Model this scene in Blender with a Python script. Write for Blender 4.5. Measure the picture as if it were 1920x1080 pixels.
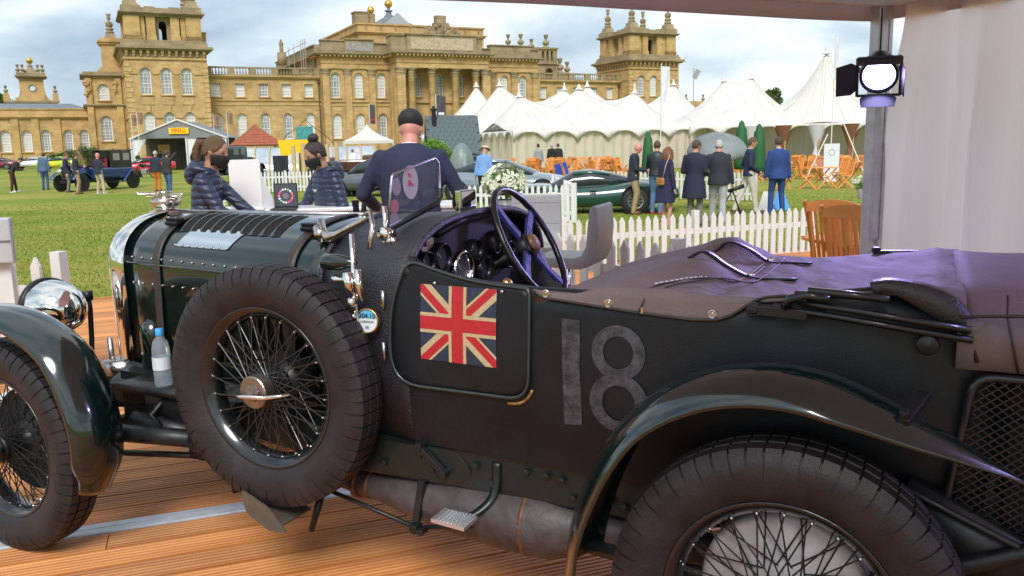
import bpy, bmesh, math, random
from mathutils import Vector, Matrix, Quaternion, noise
random.seed(7)
PI = math.pi
rad = math.radians
for o in list(bpy.data.objects):
    bpy.data.objects.remove(o)
scene = bpy.context.scene
COL = scene.collection

# ------------------------------------------------------------------ camera
FPX, CZ, YH, ROLL = 1600.0, 1.53, 268.0, 0.02
PITCH = math.atan((540 - YH) / FPX)
c_f = Vector((0, math.cos(PITCH), -math.sin(PITCH)))
c_u0 = Vector((0, math.sin(PITCH), math.cos(PITCH)))
c_r = Vector((1, 0, 0)) * math.cos(ROLL) - c_u0 * math.sin(ROLL)
c_u = Vector((1, 0, 0)) * math.sin(ROLL) + c_u0 * math.cos(ROLL)
camd = bpy.data.cameras.new('camera')
camd.sensor_width = 36
camd.lens = FPX / 1920 * 36
camd.clip_start = 0.05
camd.clip_end = 3000
cam = bpy.data.objects.new('camera', camd)
COL.objects.link(cam)
cam.matrix_world = Matrix(((c_r.x, c_u.x, -c_f.x, 0), (c_r.y, c_u.y, -c_f.y, 0), (c_r.z, c_u.z, -c_f.z, CZ), (0, 0, 0, 1)))
scene.camera = cam
LAWN = -0.25

# ------------------------------------------------------------------ world: cloudy daylight
SUN_EL, SUN_AZ = rad(44), Vector((-0.05, -1.0, 0)).normalized()
world = bpy.data.worlds.new('World')
scene.world = world
world.use_nodes = True
wn, wl = world.node_tree.nodes, world.node_tree.links
wn.clear()


def wnode(t, **k):
    n = wn.new(t)
    for a, b in k.items():
        setattr(n, a, b)
    return n


def wmath(op, a, b=None, clamp=False):
    n = wnode('ShaderNodeMath', operation=op, use_clamp=clamp)
    for i, x in enumerate((a, b)):
        if x is None:
            continue
        if isinstance(x, (int, float)):
            n.inputs[i].default_value = x
        else:
            wl.new(x, n.inputs[i])
    return n.outputs[0]


sky = wnode('ShaderNodeTexSky', sky_type='NISHITA', sun_disc=False)
sky.sun_elevation = SUN_EL
sky.sun_rotation = math.atan2(SUN_AZ.x, SUN_AZ.y)
sky.air_density, sky.dust_density, sky.ozone_density = 1.0, 1.5, 1.0
skyg = wnode('ShaderNodeVectorMath', operation='SCALE')
wl.new(sky.outputs[0], skyg.inputs[0])
skyg.inputs['Scale'].default_value = 1.0
tcw = wnode('ShaderNodeTexCoord')
sep = wnode('ShaderNodeSeparateXYZ')
wl.new(tcw.outputs['Generated'], sep.inputs[0])
zz = wmath('ADD', wmath('MAXIMUM', sep.outputs[2], 0.0), 0.42)
comb = wnode('ShaderNodeCombineXYZ')
wl.new(wmath('DIVIDE', sep.outputs[0], zz), comb.inputs[0])
wl.new(wmath('DIVIDE', sep.outputs[1], zz), comb.inputs[1])
nz = wnode('ShaderNodeTexNoise')
nz.inputs['Scale'].default_value = 1.9
nz.inputs['Detail'].default_value = 7
nz.inputs['Roughness'].default_value = 0.52
nz.inputs['Distortion'].default_value = 0.25
mpw = wnode('ShaderNodeMapping')
mpw.inputs['Location'].default_value = (3.1, 0.7, 0)
mpw.inputs['Scale'].default_value = (0.8, 1.0, 1)
wl.new(comb.outputs[0], mpw.inputs[0])
wl.new(mpw.outputs[0], nz.inputs['Vector'])
rampw = wnode('ShaderNodeValToRGB')
cr = rampw.color_ramp
cr.elements[0].position, cr.elements[0].color = 0.36, (2.7, 3.5, 4.4, 1)
cr.elements[1].position, cr.elements[1].color = 0.64, (8.0, 8.2, 8.3, 1)
e = cr.elements.new(0.47)
e.color = (4.6, 5.4, 6.1, 1)
e = cr.elements.new(0.54)
e.color = (6.6, 7.2, 7.6, 1)
wl.new(nz.outputs[0], rampw.inputs[0])
mixw = wnode('ShaderNodeMix', data_type='RGBA')
mixw.inputs['Factor'].default_value = 0.86
wl.new(skyg.outputs[0], mixw.inputs[6])
wl.new(rampw.outputs[0], mixw.inputs[7])
bg = wnode('ShaderNodeBackground')
bg.inputs['Strength'].default_value = 0.108
wl.new(mixw.outputs[2], bg.inputs['Color'])
wo = wnode('ShaderNodeOutputWorld')
wl.new(bg.outputs[0], wo.inputs['Surface'])

sund = bpy.data.lights.new('sun', 'SUN')
sund.energy = 2.2
sund.angle = rad(24)
sund.color = (1.0, 0.96, 0.91)
sun = bpy.data.objects.new('sun', sund)
COL.objects.link(sun)
sdir = (SUN_AZ * math.cos(SUN_EL) + Vector((0, 0, math.sin(SUN_EL)))).normalized()
sun.rotation_euler = sdir.to_track_quat('Z', 'Y').to_euler()
sun.location = sdir * 60

scene.view_settings.view_transform = 'Standard'
scene.view_settings.look = 'None'
scene.view_settings.gamma = 1
scene.view_settings.exposure = 0.5
scene.cycles.max_bounces = 8
scene.cycles.use_denoising = True

# ------------------------------------------------------------------ materials
MATS = {}


def M(name, col, rough=0.6, metal=0.0, var=0.0, vscale=6.0, bump=0.0, bscale=None, coat=0.0, spec=0.5, col2=None,
      emit=None, estr=0, alpha=None, trans=0.0, obj=True, stretch=None, ior=None, transl=0.0):
    if name in MATS:
        return MATS[name]
    m = bpy.data.materials.new(name)
    m.use_nodes = True
    nt = m.node_tree
    b = nt.nodes['Principled BSDF']
    b.inputs['Base Color'].default_value = (*col, 1)
    b.inputs['Roughness'].default_value = rough
    b.inputs['Metallic'].default_value = metal
    b.inputs['Coat Weight'].default_value = coat
    b.inputs['Coat Roughness'].default_value = 0.04
    b.inputs['Specular IOR Level'].default_value = spec
    if trans:
        b.inputs['Transmission Weight'].default_value = trans
    if ior:
        b.inputs['IOR'].default_value = ior
    if emit:
        b.inputs['Emission Color'].default_value = (*emit, 1)
        b.inputs['Emission Strength'].default_value = estr
    if alpha is not None:
        b.inputs['Alpha'].default_value = alpha
    if var or bump or col2:
        tc = nt.nodes.new('ShaderNodeTexCoord')
        vec = tc.outputs['Object']
        mp = nt.nodes.new('ShaderNodeMapping')
        if stretch:
            mp.inputs['Scale'].default_value = stretch
        nt.links.new(vec, mp.inputs[0])
        vec = mp.outputs[0]
        if var or col2:
            n1 = nt.nodes.new('ShaderNodeTexNoise')
            n1.inputs['Scale'].default_value = vscale
            n1.inputs['Detail'].default_value = 6
            n1.inputs['Roughness'].default_value = 0.62
            nt.links.new(vec, n1.inputs['Vector'])
            rp = nt.nodes.new('ShaderNodeValToRGB')
            a = col if col2 is None else col
            c2 = col2 if col2 is not None else tuple(min(1, x * (1 + var)) for x in col)
            a = col if col2 is not None else tuple(x * (1 - var) for x in col)
            rp.color_ramp.elements[0].position = 0.33
            rp.color_ramp.elements[1].position = 0.67
            rp.color_ramp.elements[0].color = (*a, 1)
            rp.color_ramp.elements[1].color = (*c2, 1)
            nt.links.new(n1.outputs[0], rp.inputs[0])
            nt.links.new(rp.outputs[0], b.inputs['Base Color'])
        if bump:
            n2 = nt.nodes.new('ShaderNodeTexNoise')
            n2.inputs['Scale'].default_value = bscale or vscale * 4
            n2.inputs['Detail'].default_value = 5
            nt.links.new(vec, n2.inputs['Vector'])
            bp = nt.nodes.new('ShaderNodeBump')
            bp.inputs['Strength'].default_value = bump
            bp.inputs['Distance'].default_value = 0.02
            nt.links.new(n2.outputs[0], bp.inputs['Height'])
            nt.links.new(bp.outputs[0], b.inputs['Normal'])
    if transl:
        tr = nt.nodes.new('ShaderNodeBsdfTranslucent')
        tr.inputs['Color'].default_value = (*col, 1)
        mx = nt.nodes.new('ShaderNodeMixShader')
        mx.inputs[0].default_value = transl
        out = nt.nodes['Material Output']
        nt.links.new(b.outputs[0], mx.inputs[1])
        nt.links.new(tr.outputs[0], mx.inputs[2])
        nt.links.new(mx.outputs[0], out.inputs['Surface'])
    MATS[name] = m
    return m


def glass(name, tint=(0.9, 0.95, 0.95), op=0.12, rough=0.02):
    if name in MATS:
        return MATS[name]
    m = bpy.data.materials.new(name)
    m.use_nodes = True
    nt = m.node_tree
    nt.nodes.remove(nt.nodes['Principled BSDF'])
    t = nt.nodes.new('ShaderNodeBsdfTransparent')
    t.inputs[0].default_value = (*tint, 1)
    g = nt.nodes.new('ShaderNodeBsdfGlossy')
    g.inputs['Roughness'].default_value = rough
    f = nt.nodes.new('ShaderNodeLayerWeight')
    f.inputs[0].default_value = 0.5
    p = nt.nodes.new('ShaderNodeMath')
    p.operation = 'POWER'
    p.inputs[1].default_value = 4
    nt.links.new(f.outputs['Facing'], p.inputs[0])
    a = nt.nodes.new('ShaderNodeMath')
    a.operation = 'MULTIPLY_ADD'
    a.inputs[1].default_value = 0.6
    a.inputs[2].default_value = op * .5
    nt.links.new(p.outputs[0], a.inputs[0])
    mx = nt.nodes.new('ShaderNodeMixShader')
    nt.links.new(a.outputs[0], mx.inputs[0])
    nt.links.new(t.outputs[0], mx.inputs[1])
    nt.links.new(g.outputs[0], mx.inputs[2])
    nt.links.new(mx.outputs[0], nt.nodes['Material Output'].inputs['Surface'])
    MATS[name] = m
    return m


# ------------------------------------------------------------------ mesh builder
class MB:
    def __init__(self, tf=None):
        self.v, self.f, self.mi, self.sm = [], [], [], []
        self.tf = tf
        self.cur = 0
        self.smooth = False

    def add(self, vs, fs):
        b = len(self.v)
        if self.tf is not None:
            vs = [self.tf @ Vector(p) for p in vs]
        self.v += [tuple(p) for p in vs]
        for f in fs:
            self.f.append(tuple(b + i for i in f))
            self.mi.append(self.cur)
            self.sm.append(self.smooth)
        return self

    def box(self, c, s, rz=0.0, m=None):
        x, y, z = s[0] / 2, s[1] / 2, s[2] / 2
        p = [(-x, -y, -z), (x, -y, -z), (x, y, -z), (-x, y, -z), (-x, -y, z), (x, -y, z), (x, y, z), (-x, y, z)]
        c = Vector(c)
        if m is None:
            m = Matrix.Rotation(rz, 3, 'Z')
        self.add([m @ Vector(q) + c for q in p],
                 [(3, 2, 1, 0), (4, 5, 6, 7), (0, 1, 5, 4), (1, 2, 6, 5), (2, 3, 7, 6), (3, 0, 4, 7)])
        return self

    def bar(self, a, b, w, h=None, upv=(0, 0, 1)):
        a, b = Vector(a), Vector(b)
        d = b - a
        L = d.length
        d.normalize()
        u = Vector(upv)
        if abs(d.dot(u)) > 0.98:
            u = Vector((1, 0, 0)) if abs(d.x) < 0.9 else Vector((0, 1, 0))
        s = d.cross(u).normalized()
        t = s.cross(d)
        h = h or w
        m = Matrix((s, d, t)).transposed()
        return self.box((a + b) / 2, (w, L, h), m=m)

    def ring(self, c, ax, r, n, ry=None, up=None, ph=0.0):
        ax = Vector(ax).normalized()
        u = Vector(up) if up else Vector((0, 0, 1))
        if abs(ax.dot(u)) > 0.99:
            u = Vector((1, 0, 0))
        s = u.cross(ax).normalized()
        t = ax.cross(s)
        c = Vector(c)
        ry = r if ry is None else ry
        return [c + s * (r * math.cos(ph + 2 * PI * i / n)) + t * (ry * math.sin(ph + 2 * PI * i / n)) for i in range(n)]

    def loft(self, rings, closed=True, cap0=True, cap1=True, loop=False):
        n = len(rings[0])
        vs = [p for r in rings for p in r]
        fs = []
        m = len(rings)
        for k in range(m if loop else m - 1):
            a, b = k * n, ((k + 1) % m) * n
            for i in range(n if closed else n - 1):
                j = (i + 1) % n
                fs.append((a + i, a + j, b + j, b + i))
        if closed and cap0 and not loop:
            fs.append(tuple(range(n - 1, -1, -1)))
        if closed and cap1 and not loop:
            fs.append(tuple((m - 1) * n + i for i in range(n)))
        self.add(vs, fs)
        return self

    def cyl(self, a, b, r0, r1=None, n=12, caps=True):
        a, b = Vector(a), Vector(b)
        r1 = r0 if r1 is None else r1
        ax = b - a
        return self.loft([self.ring(a, ax, r0, n), self.ring(b, ax, r1, n)], cap0=caps, cap1=caps)

    def tube(self, pts, r, n=8, loop=False, caps=True):
        pts = [Vector(p) for p in pts]
        rr = r if isinstance(r, (list, tuple)) else [r] * len(pts)
        rings = []
        prev = None
        m = len(pts)
        for i, p in enumerate(pts):
            a = pts[(i - 1) % m] if (loop or i > 0) else p
            b = pts[(i + 1) % m] if (loop or i < m - 1) else p
            d = (b - a).normalized()
            if prev is None:
                u = Vector((0, 0, 1)) if abs(d.z) < 0.9 else Vector((1, 0, 0))
                s = d.cross(u).normalized()
            else:
                s = (prev - d * prev.dot(d)).normalized()
            prev = s
            t = d.cross(s)
            rings.append([p + (s * math.cos(2 * PI * k / n) + t * math.sin(2 * PI * k / n)) * rr[i] for k in range(n)])
        return self.loft(rings, cap0=caps, cap1=caps, loop=loop)

    def lathe(self, o, ax, prof, n=24, up=None, loop=False, cap=False):
        """prof: list of (distance along axis, radius)."""
        ax = Vector(ax).normalized()
        o = Vector(o)
        rings = [self.ring(o + ax * h, ax, max(r, 1e-4), n, up=up) for h, r in prof]
        return self.loft(rings, cap0=cap, cap1=cap, loop=loop)

    def prism(self, pts, d):
        """planar polygon extruded by vector d."""
        n = len(pts)
        d = Vector(d)
        vs = [Vector(p) for p in pts] + [Vector(p) + d for p in pts]
        fs = [tuple(range(n - 1, -1, -1)), tuple(range(n, 2 * n))]
        fs += [(i, (i + 1) % n, n + (i + 1) % n, n + i) for i in range(n)]
        return self.add(vs, fs)

    def grid(self, rows, closed=False):
        return self.loft(rows, closed=closed, cap0=False, cap1=False)

    def sphere(self, c, r, n=12, m=8, sc=(1, 1, 1)):
        c = Vector(c)
        rings = []
        for k in range(m + 1):
            a = -PI / 2 + PI * k / m
            rr, h = max(math.cos(a), 1e-3) * r, math.sin(a) * r
            rings.append([c + Vector((rr * math.cos(2 * PI * i / n) * sc[0], rr * math.sin(2 * PI * i / n) * sc[1], h * sc[2])) for i in range(n)])
        return self.loft(rings)

    def mesh(self, name, mats):
        me = bpy.data.meshes.new(name)
        me.from_pydata(self.v, [], self.f)
        for m in (mats if isinstance(mats, (list, tuple)) else [mats]):
            me.materials.append(m)
        me.polygons.foreach_set('material_index', self.mi)
        me.polygons.foreach_set('use_smooth', self.sm)
        me.update()
        return me

    def build(self, name, mats, parent=None, solid=0.0, sub=0, bevel=0.0, smooth=None, fix=True, off=-1.0):
        if smooth is not None:
            self.sm = [smooth] * len(self.f)
        me = self.mesh(name, mats)
        if fix:
            bm = bmesh.new()
            bm.from_mesh(me)
            bmesh.ops.recalc_face_normals(bm, faces=bm.faces)
            bm.to_mesh(me)
            bm.free()
        o = bpy.data.objects.new(name, me)
        COL.objects.link(o)
        o.parent = parent
        if solid:
            q = o.modifiers.new('solid', 'SOLIDIFY')
            q.thickness = solid
            q.offset = off
        if sub:
            q = o.modifiers.new('sub', 'SUBSURF')
            q.levels = q.render_levels = sub
        if bevel:
            q = o.modifiers.new('bevel', 'BEVEL')
            q.width = bevel
            q.segments = 2
            q.limit_method = 'ANGLE'
            q.angle_limit = rad(40)
        return o


def link(name, me, parent=None, loc=None, rz=0):
    o = bpy.data.objects.new(name, me)
    COL.objects.link(o)
    o.parent = parent
    if loc is not None:
        o.location = loc
    o.rotation_euler.z = rz
    return o


def thing(name, label, cat, loc=(0, 0, 0), rz=0.0, group=None):
    o = bpy.data.objects.new(name, None)
    o.empty_display_size = 0.2
    COL.objects.link(o)
    o.location = loc
    o.rotation_euler = (0, 0, rz)
    return tag(o, label, cat, group)


def tag(o, label, cat, group=None):
    o['label'] = label
    o['category'] = cat
    if group:
        o['group'] = group
    return o


def struct(o):
    o['kind'] = 'structure'
    return o


def stuff(o):
    o['kind'] = 'stuff'
    return o


def dup(root, loc, rz, label, group=None, scale=None):
    def cp(o, par):
        c = o.copy()
        COL.objects.link(c)
        c.parent = par
        for ch in o.children:
            cp(ch, c)
        return c
    r = cp(root, None)
    r.location = loc
    r.rotation_euler = (0, 0, rz)
    r['label'] = label
    if group:
        r['group'] = group
    if scale:
        r.scale = (scale,) * 3
    return r


def smoothstep(a, b, x):
    t = max(0.0, min(1.0, (x - a) / (b - a)))
    return t * t * (3 - 2 * t)


def interp(tab, x):
    """piecewise smooth (cosine-free linear) table lookup, tab sorted by key."""
    if x <= tab[0][0]:
        return tab[0][1]
    for (a, p), (b, q) in zip(tab, tab[1:]):
        if x <= b:
            return p + (q - p) * (x - a) / (b - a)
    return tab[-1][1]


def spline(pts, n):
    """Catmull-Rom through pts, n samples per span."""
    P = [Vector(p) for p in pts]
    out = []
    for i in range(len(P) - 1):
        p0 = P[i - 1] if i > 0 else P[i] * 2 - P[i + 1]
        p3 = P[i + 2] if i + 2 < len(P) else P[i + 1] * 2 - P[i]
        p1, p2 = P[i], P[i + 1]
        for k in range(n):
            t = k / n
            out.append(0.5 * ((2 * p1) + (p2 - p0) * t + (2 * p0 - 5 * p1 + 4 * p2 - p3) * t * t + (3 * p1 - p0 - 3 * p2 + p3) * t ** 3))
    out.append(P[-1])
    return out

# ------------------------------------------------------------------ ground: lawn and timber deck
def lawn_material():
    m = bpy.data.materials.new('lawn_grass')
    m.use_nodes = True
    nt = m.node_tree
    b = nt.nodes['Principled BSDF']
    b.inputs['Roughness'].default_value = 0.9
    b.inputs['Specular IOR Level'].default_value = 0.15
    tc = nt.nodes.new('ShaderNodeTexCoord')
    def nse(scale, det, stretch=(1, 1, 1), rot=0):
        mp = nt.nodes.new('ShaderNodeMapping')
        mp.inputs['Scale'].default_value = stretch
        mp.inputs['Rotation'].default_value = (0, 0, rot)
        nt.links.new(tc.outputs['Object'], mp.inputs[0])
        n = nt.nodes.new('ShaderNodeTexNoise')
        n.inputs['Scale'].default_value = scale
        n.inputs['Detail'].default_value = det
        nt.links.new(mp.outputs[0], n.inputs[0])
        return n.outputs[0]
    r1 = nt.nodes.new('ShaderNodeValToRGB')
    r1.color_ramp.elements[0].position = 0.35
    r1.color_ramp.elements[0].color = (0.15, 0.23, 0.026, 1)
    r1.color_ramp.elements[1].position = 0.68
    r1.color_ramp.elements[1].color = (0.32, 0.295, 0.075, 1)
    nt.links.new(nse(0.22, 6, (0.55, 1.5, 1), 0.25), r1.inputs[0])
    r2 = nt.nodes.new('ShaderNodeValToRGB')
    r2.color_ramp.elements[0].position = 0.25
    r2.color_ramp.elements[0].color = (0.62, 0.66, 0.6, 1)
    r2.color_ramp.elements[1].position = 0.75
    r2.color_ramp.elements[1].color = (1.3, 1.25, 1.2, 1)
    nt.links.new(nse(14, 8), r2.inputs[0])
    mx = nt.nodes.new('ShaderNodeMix')
    mx.data_type = 'RGBA'
    mx.blend_type = 'MULTIPLY'
    mx.inputs['Factor'].default_value = 0.8
    nt.links.new(r1.outputs[0], mx.inputs[6])
    nt.links.new(r2.outputs[0], mx.inputs[7])
    r3 = nt.nodes.new('ShaderNodeValToRGB')
    r3.color_ramp.elements[0].position = 0.5
    r3.color_ramp.elements[0].color = (1, 1, 1, 1)
    r3.color_ramp.elements[1].position = 0.72
    r3.color_ramp.elements[1].color = (1.12, 0.92, 0.9, 1)
    nt.links.new(nse(1.1, 7, (1, 1.6, 1), .6), r3.inputs[0])
    m3 = nt.nodes.new('ShaderNodeMix')
    m3.data_type = 'RGBA'
    m3.blend_type = 'MULTIPLY'
    m3.inputs['Factor'].default_value = 1
    nt.links.new(mx.outputs[2], m3.inputs[6])
    nt.links.new(r3.outputs[0], m3.inputs[7])
    nt.links.new(m3.outputs[2], b.inputs['Base Color'])
    bp = nt.nodes.new('ShaderNodeBump')
    bp.inputs['Strength'].default_value = 0.5
    bp.inputs['Distance'].default_value = 0.03
    nt.links.new(nse(45, 4), bp.inputs['Height'])
    nt.links.new(bp.outputs[0], b.inputs['Normal'])
    return m


mb = MB()
N = 40
mb.add([(0, 60, LAWN)] + [(1500 * math.cos(2 * PI * i / N), 60 + 1500 * math.sin(2 * PI * i / N), LAWN) for i in range(N)],
       [(0, i + 1, (i + 1) % N + 1) for i in range(N)])
struct(mb.build('lawn', lawn_material()))

DA = rad(19.8)
d_a, d_b = Vector((math.cos(DA), math.sin(DA), 0)), Vector((-math.sin(DA), math.cos(DA), 0))
DECK_B = 9.8


def deckp(a, b, z=0.0):
    p = d_a * a + d_b * b
    return Vector((p.x, p.y, z))


def blade_mesh(name, n, regions, col):
    rnd = random.Random(3)
    vs, fs = [], []
    for (x0, x1, y0, y1, k) in regions:
        for i in range(int(n * k)):
            t = 1 - math.sqrt(1 - rnd.random())
            y = y0 + (y1 - y0) * t
            x = x0 + (x1 - x0) * rnd.random()
            p = Vector((x, y, 0))
            if p.dot(d_b) < DECK_B + 0.05:
                continue
            h = rnd.uniform(0.02, 0.045)
            a = rnd.random() * PI
            w = rnd.uniform(0.004, 0.008) * (1 + y / 16)
            dx, dy = math.cos(a) * w, math.sin(a) * w
            lx, ly = rnd.uniform(-.02, .02), rnd.uniform(-.02, .02)
            b = len(vs)
            vs += [(x - dx, y - dy, LAWN), (x + dx, y + dy, LAWN), (x + lx, y + ly, LAWN + h)]
            fs.append((b, b + 1, b + 2))
    me = bpy.data.meshes.new(name)
    me.from_pydata(vs, [], fs)
    me.materials.append(col)
    o = bpy.data.objects.new(name, me)
    COL.objects.link(o)
    return o


g = blade_mesh('grass', 130000, [(-17, -1.5, 9, 32, 0.65), (0.5, 13, 10.5, 30, 0.35)],
               M('grass_blade', (0.155, 0.235, 0.03), 0.8, col2=(0.31, 0.31, 0.085), vscale=.4, spec=0.2))
stuff(g)


def wood_material(name, c1, c2, rough=0.5, rnd=0.25, scale=(1.2, 22, 22)):
    m = bpy.data.materials.new(name)
    m.use_nodes = True
    nt = m.node_tree
    b = nt.nodes['Principled BSDF']
    b.inputs['Roughness'].default_value = rough
    tc = nt.nodes.new('ShaderNodeTexCoord')
    oi = nt.nodes.new('ShaderNodeObjectInfo')
    ad = nt.nodes.new('ShaderNodeVectorMath')
    ad.operation = 'MULTIPLY_ADD'
    ad.inputs[1].default_value = scale
    nt.links.new(tc.outputs['Object'], ad.inputs[0])
    sc = nt.nodes.new('ShaderNodeVectorMath')
    sc.operation = 'SCALE'
    sc.inputs[0].default_value = (31, 17, 11)
    nt.links.new(oi.outputs['Random'], sc.inputs['Scale'])
    nt.links.new(sc.outputs[0], ad.inputs[2])
    n = nt.nodes.new('ShaderNodeTexNoise')
    n.inputs['Scale'].default_value = 1.0
    n.inputs['Detail'].default_value = 8
    n.inputs['Roughness'].default_value = 0.65
    n.inputs['Distortion'].default_value = 0.7
    nt.links.new(ad.outputs[0], n.inputs[0])
    r = nt.nodes.new('ShaderNodeValToRGB')
    r.color_ramp.elements[0].position = 0.28
    r.color_ramp.elements[0].color = (*c1, 1)
    r.color_ramp.elements[1].position = 0.7
    r.color_ramp.elements[1].color = (*c2, 1)
    nt.links.new(n.outputs[0], r.inputs[0])
    hs = nt.nodes.new('ShaderNodeHueSaturation')
    mr = nt.nodes.new('ShaderNodeMapRange')
    mr.inputs['To Min'].default_value = 1 - rnd
    mr.inputs['To Max'].default_value = 1 + rnd
    nt.links.new(oi.outputs['Random'], mr.inputs[0])
    nt.links.new(mr.outputs[0], hs.inputs['Value'])
    nt.links.new(r.outputs[0], hs.inputs['Color'])
    nt.links.new(hs.outputs[0], b.inputs['Base Color'])
    bp = nt.nodes.new('ShaderNodeBump')
    bp.inputs['Strength'].default_value = 0.25
    bp.inputs['Distance'].default_value = 0.004
    nt.links.new(n.outputs[0], bp.inputs['Height'])
    nt.links.new(bp.outputs[0], b.inputs['Normal'])
    MATS[name] = m
    return m


deck_mat = wood_material('deck_timber', (0.38, 0.130, 0.030), (0.63, 0.275, 0.080), 0.55, 0.26, (0.8, 16, 16))
sub = MB()
cs = [deckp(-9, -3.2, -0.05), deckp(11, -3.2, -0.05), deckp(11, DECK_B - .02, -0.05), deckp(-9, DECK_B - .02, -0.05)]
sub.prism(cs, (0, 0, -0.2))
deck = struct(sub.build('timber_deck', M('deck_dark_wood', (0.04, 0.02, 0.01), 0.8)))

PW = 0.147


def plank_mesh(L, name):
    m = MB()
    prof = [(-PW / 2 + .002, -.045), (-PW / 2 + .002, -.003)]
    k = 6
    pit = (PW - .004) / k
    for i in range(k):
        x0 = -PW / 2 + .002 + i * pit
        prof += [(x0 + .0035, 0), (x0 + pit - .007, 0), (x0 + pit - .004, -.0055), (x0 + pit - .0005, -.0055)]
    prof += [(PW / 2 - .002, -.045)]
    m.loft([[Vector((-L / 2, y, z)) for y, z in prof], [Vector((L / 2, y, z)) for y, z in prof]], closed=True)
    return m.mesh(name, deck_mat)


pl_long = plank_mesh(5.0, 'plank')
rnd = random.Random(11)
step = PW + .007
for b in [3.738 + PW / 2 + step * k for k in range(45)] + [3.632 - PW / 2 - step * k for k in range(44)]:
    if b > DECK_B - PW / 2:
        continue
    lo, hi = (-9, 11) if b > 2.0 else (-4, 6)
    a = lo + rnd.uniform(-2.5, 2.5)
    while a < hi + 2.5:
        link('plank', pl_long, deck, deckp(a, b), DA)
        a += 5.004
# aluminium joint strip let into the deck
alu = M('aluminium', (0.60, 0.63, 0.66), 0.45, 0.35, var=0.1, vscale=20)
mb = MB()
for c, w, z in ((3.685, 0.104, 0.001), (3.6615, 0.042, 0.0035), (3.7085, 0.042, 0.0035)):
    p = deckp(1, c)
    mb.box((p.x, p.y, z - .02), (20, w, .04), DA)
mb.build('joint_strip', alu, deck)
mb = MB()
p = deckp(1, DECK_B + .012)
mb.box((p.x, p.y, -.11), (20, .024, .24), DA)
mb.build('fascia_board', deck_mat, deck)

# ------------------------------------------------------------------ the vintage touring car
CAR_A = rad(26.236)
cD, cN = Vector((-math.cos(CAR_A), math.sin(CAR_A), 0)), Vector((-math.sin(CAR_A), -math.cos(CAR_A), 0))
car = thing('touring_car', 'dark green vintage open racing car with union flag door on the timber deck', 'car',
            Vector((.6364, 1.9114, 0)) - cN * .71, PI - CAR_A)
WB, TR, SP = 2.88, .415, (1.672, .585, .746)
paint = M('car_green_paint', (0.002, 0.009, 0.008), 0.16, coat=1.0, var=0.15, vscale=3, bump=0.012, bscale=14)
fabric = M('body_fabric', (0.006, 0.008, 0.0115), 0.42, var=0.3, vscale=5, bump=0.16, bscale=420, spec=0.35)


def scuff(m, lo=.66, amount=.10):
    nt = m.node_tree
    b = nt.nodes['Principled BSDF']
    src = b.inputs['Base Color'].links[0].from_socket
    tc = nt.nodes.new('ShaderNodeTexCoord')
    fac = []
    for sc_, det, a0, a1 in ((38, 10, lo, lo + .05), (3.2, 3, .5, .66)):
        n = nt.nodes.new('ShaderNodeTexNoise')
        n.inputs['Scale'].default_value = sc_
        n.inputs['Detail'].default_value = det
        n.inputs['Roughness'].default_value = .7
        nt.links.new(tc.outputs['Object'], n.inputs[0])
        r = nt.nodes.new('ShaderNodeMapRange')
        r.inputs[1].default_value, r.inputs[2].default_value = a0, a1
        nt.links.new(n.outputs[0], r.inputs[0])
        fac.append(r.outputs[0])
        last = r
    mu = nt.nodes.new('ShaderNodeMath')
    mu.operation = 'MULTIPLY'
    nt.links.new(fac[0], mu.inputs[0])
    nt.links.new(fac[1], mu.inputs[1])
    mx = nt.nodes.new('ShaderNodeMix')
    mx.data_type = 'RGBA'
    nt.links.new(mu.outputs[0], mx.inputs['Factor'])
    nt.links.new(src, mx.inputs[6])
    mx.inputs[7].default_value = (amount, amount * .95, amount, 1)
    nt.links.new(mx.outputs[2], b.inputs['Base Color'])
    rr = nt.nodes.new('ShaderNodeMapRange')
    rr.inputs[3].default_value, rr.inputs[4].default_value = .34, .6
    nt.links.new(fac[1], rr.inputs[0])
    nt.links.new(rr.outputs[0], b.inputs['Roughness'])


scuff(fabric)
leath = M('scuttle_leathercloth', (0.014, 0.014, 0.022), 0.38, bump=0.45, bscale=160, var=0.2, spec=0.7)
chrome = M('chrome', (0.82, 0.81, 0.78), 0.06, 1.0)
nickel = M('aged_nickel', (0.55, 0.50, 0.45), 0.22, 1.0, var=0.25, vscale=30)
blackm = M('black_metal', (0.012, 0.013, 0.015), 0.42, 0.2, var=0.3, vscale=20, bump=0.05, bscale=60)
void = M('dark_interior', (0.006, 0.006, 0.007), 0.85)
rubber = M('tyre_rubber', (0.019, 0.016, 0.018), 0.5, var=0.4, vscale=9, bump=0.12, bscale=120, spec=0.38)
strapm = M('strap_leather', (0.035, 0.026, 0.023), 0.5, var=0.2, vscale=30, bump=0.15, bscale=90)
tonm = M('tonneau_canvas', (0.165, 0.13, 0.13), 0.72, var=0.08, vscale=9, bump=0.14, bscale=60, spec=0.35)
brass = M('brass', (0.6, 0.42, 0.18), 0.3, 1.0)
steel = M('steel', (0.5, 0.5, 0.52), 0.3, 1.0, var=0.2, vscale=25)
exhm = M('exhaust_grey_metal', (0.045, 0.035, 0.035), 0.5, 0.25, col2=(0.09, 0.078, 0.082), vscale=11, bump=0.15, bscale=40)
white_p = M('white_paint', (0.66, 0.66, 0.65), 0.55, var=0.05, vscale=8)

WT = [(-.46, .47), (-.40, .525), (-.3, .55), (0, .56), (.3, .557), (.74, .538), (1.2, .515), (1.4, .485), (1.56, .452)]


def vs(u, z):
    w = interp(WT, u)
    t = (z - .86) / .28
    return w * (1 - .035 * t * t if t > 0 else 1 - .06 * t * t)


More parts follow.
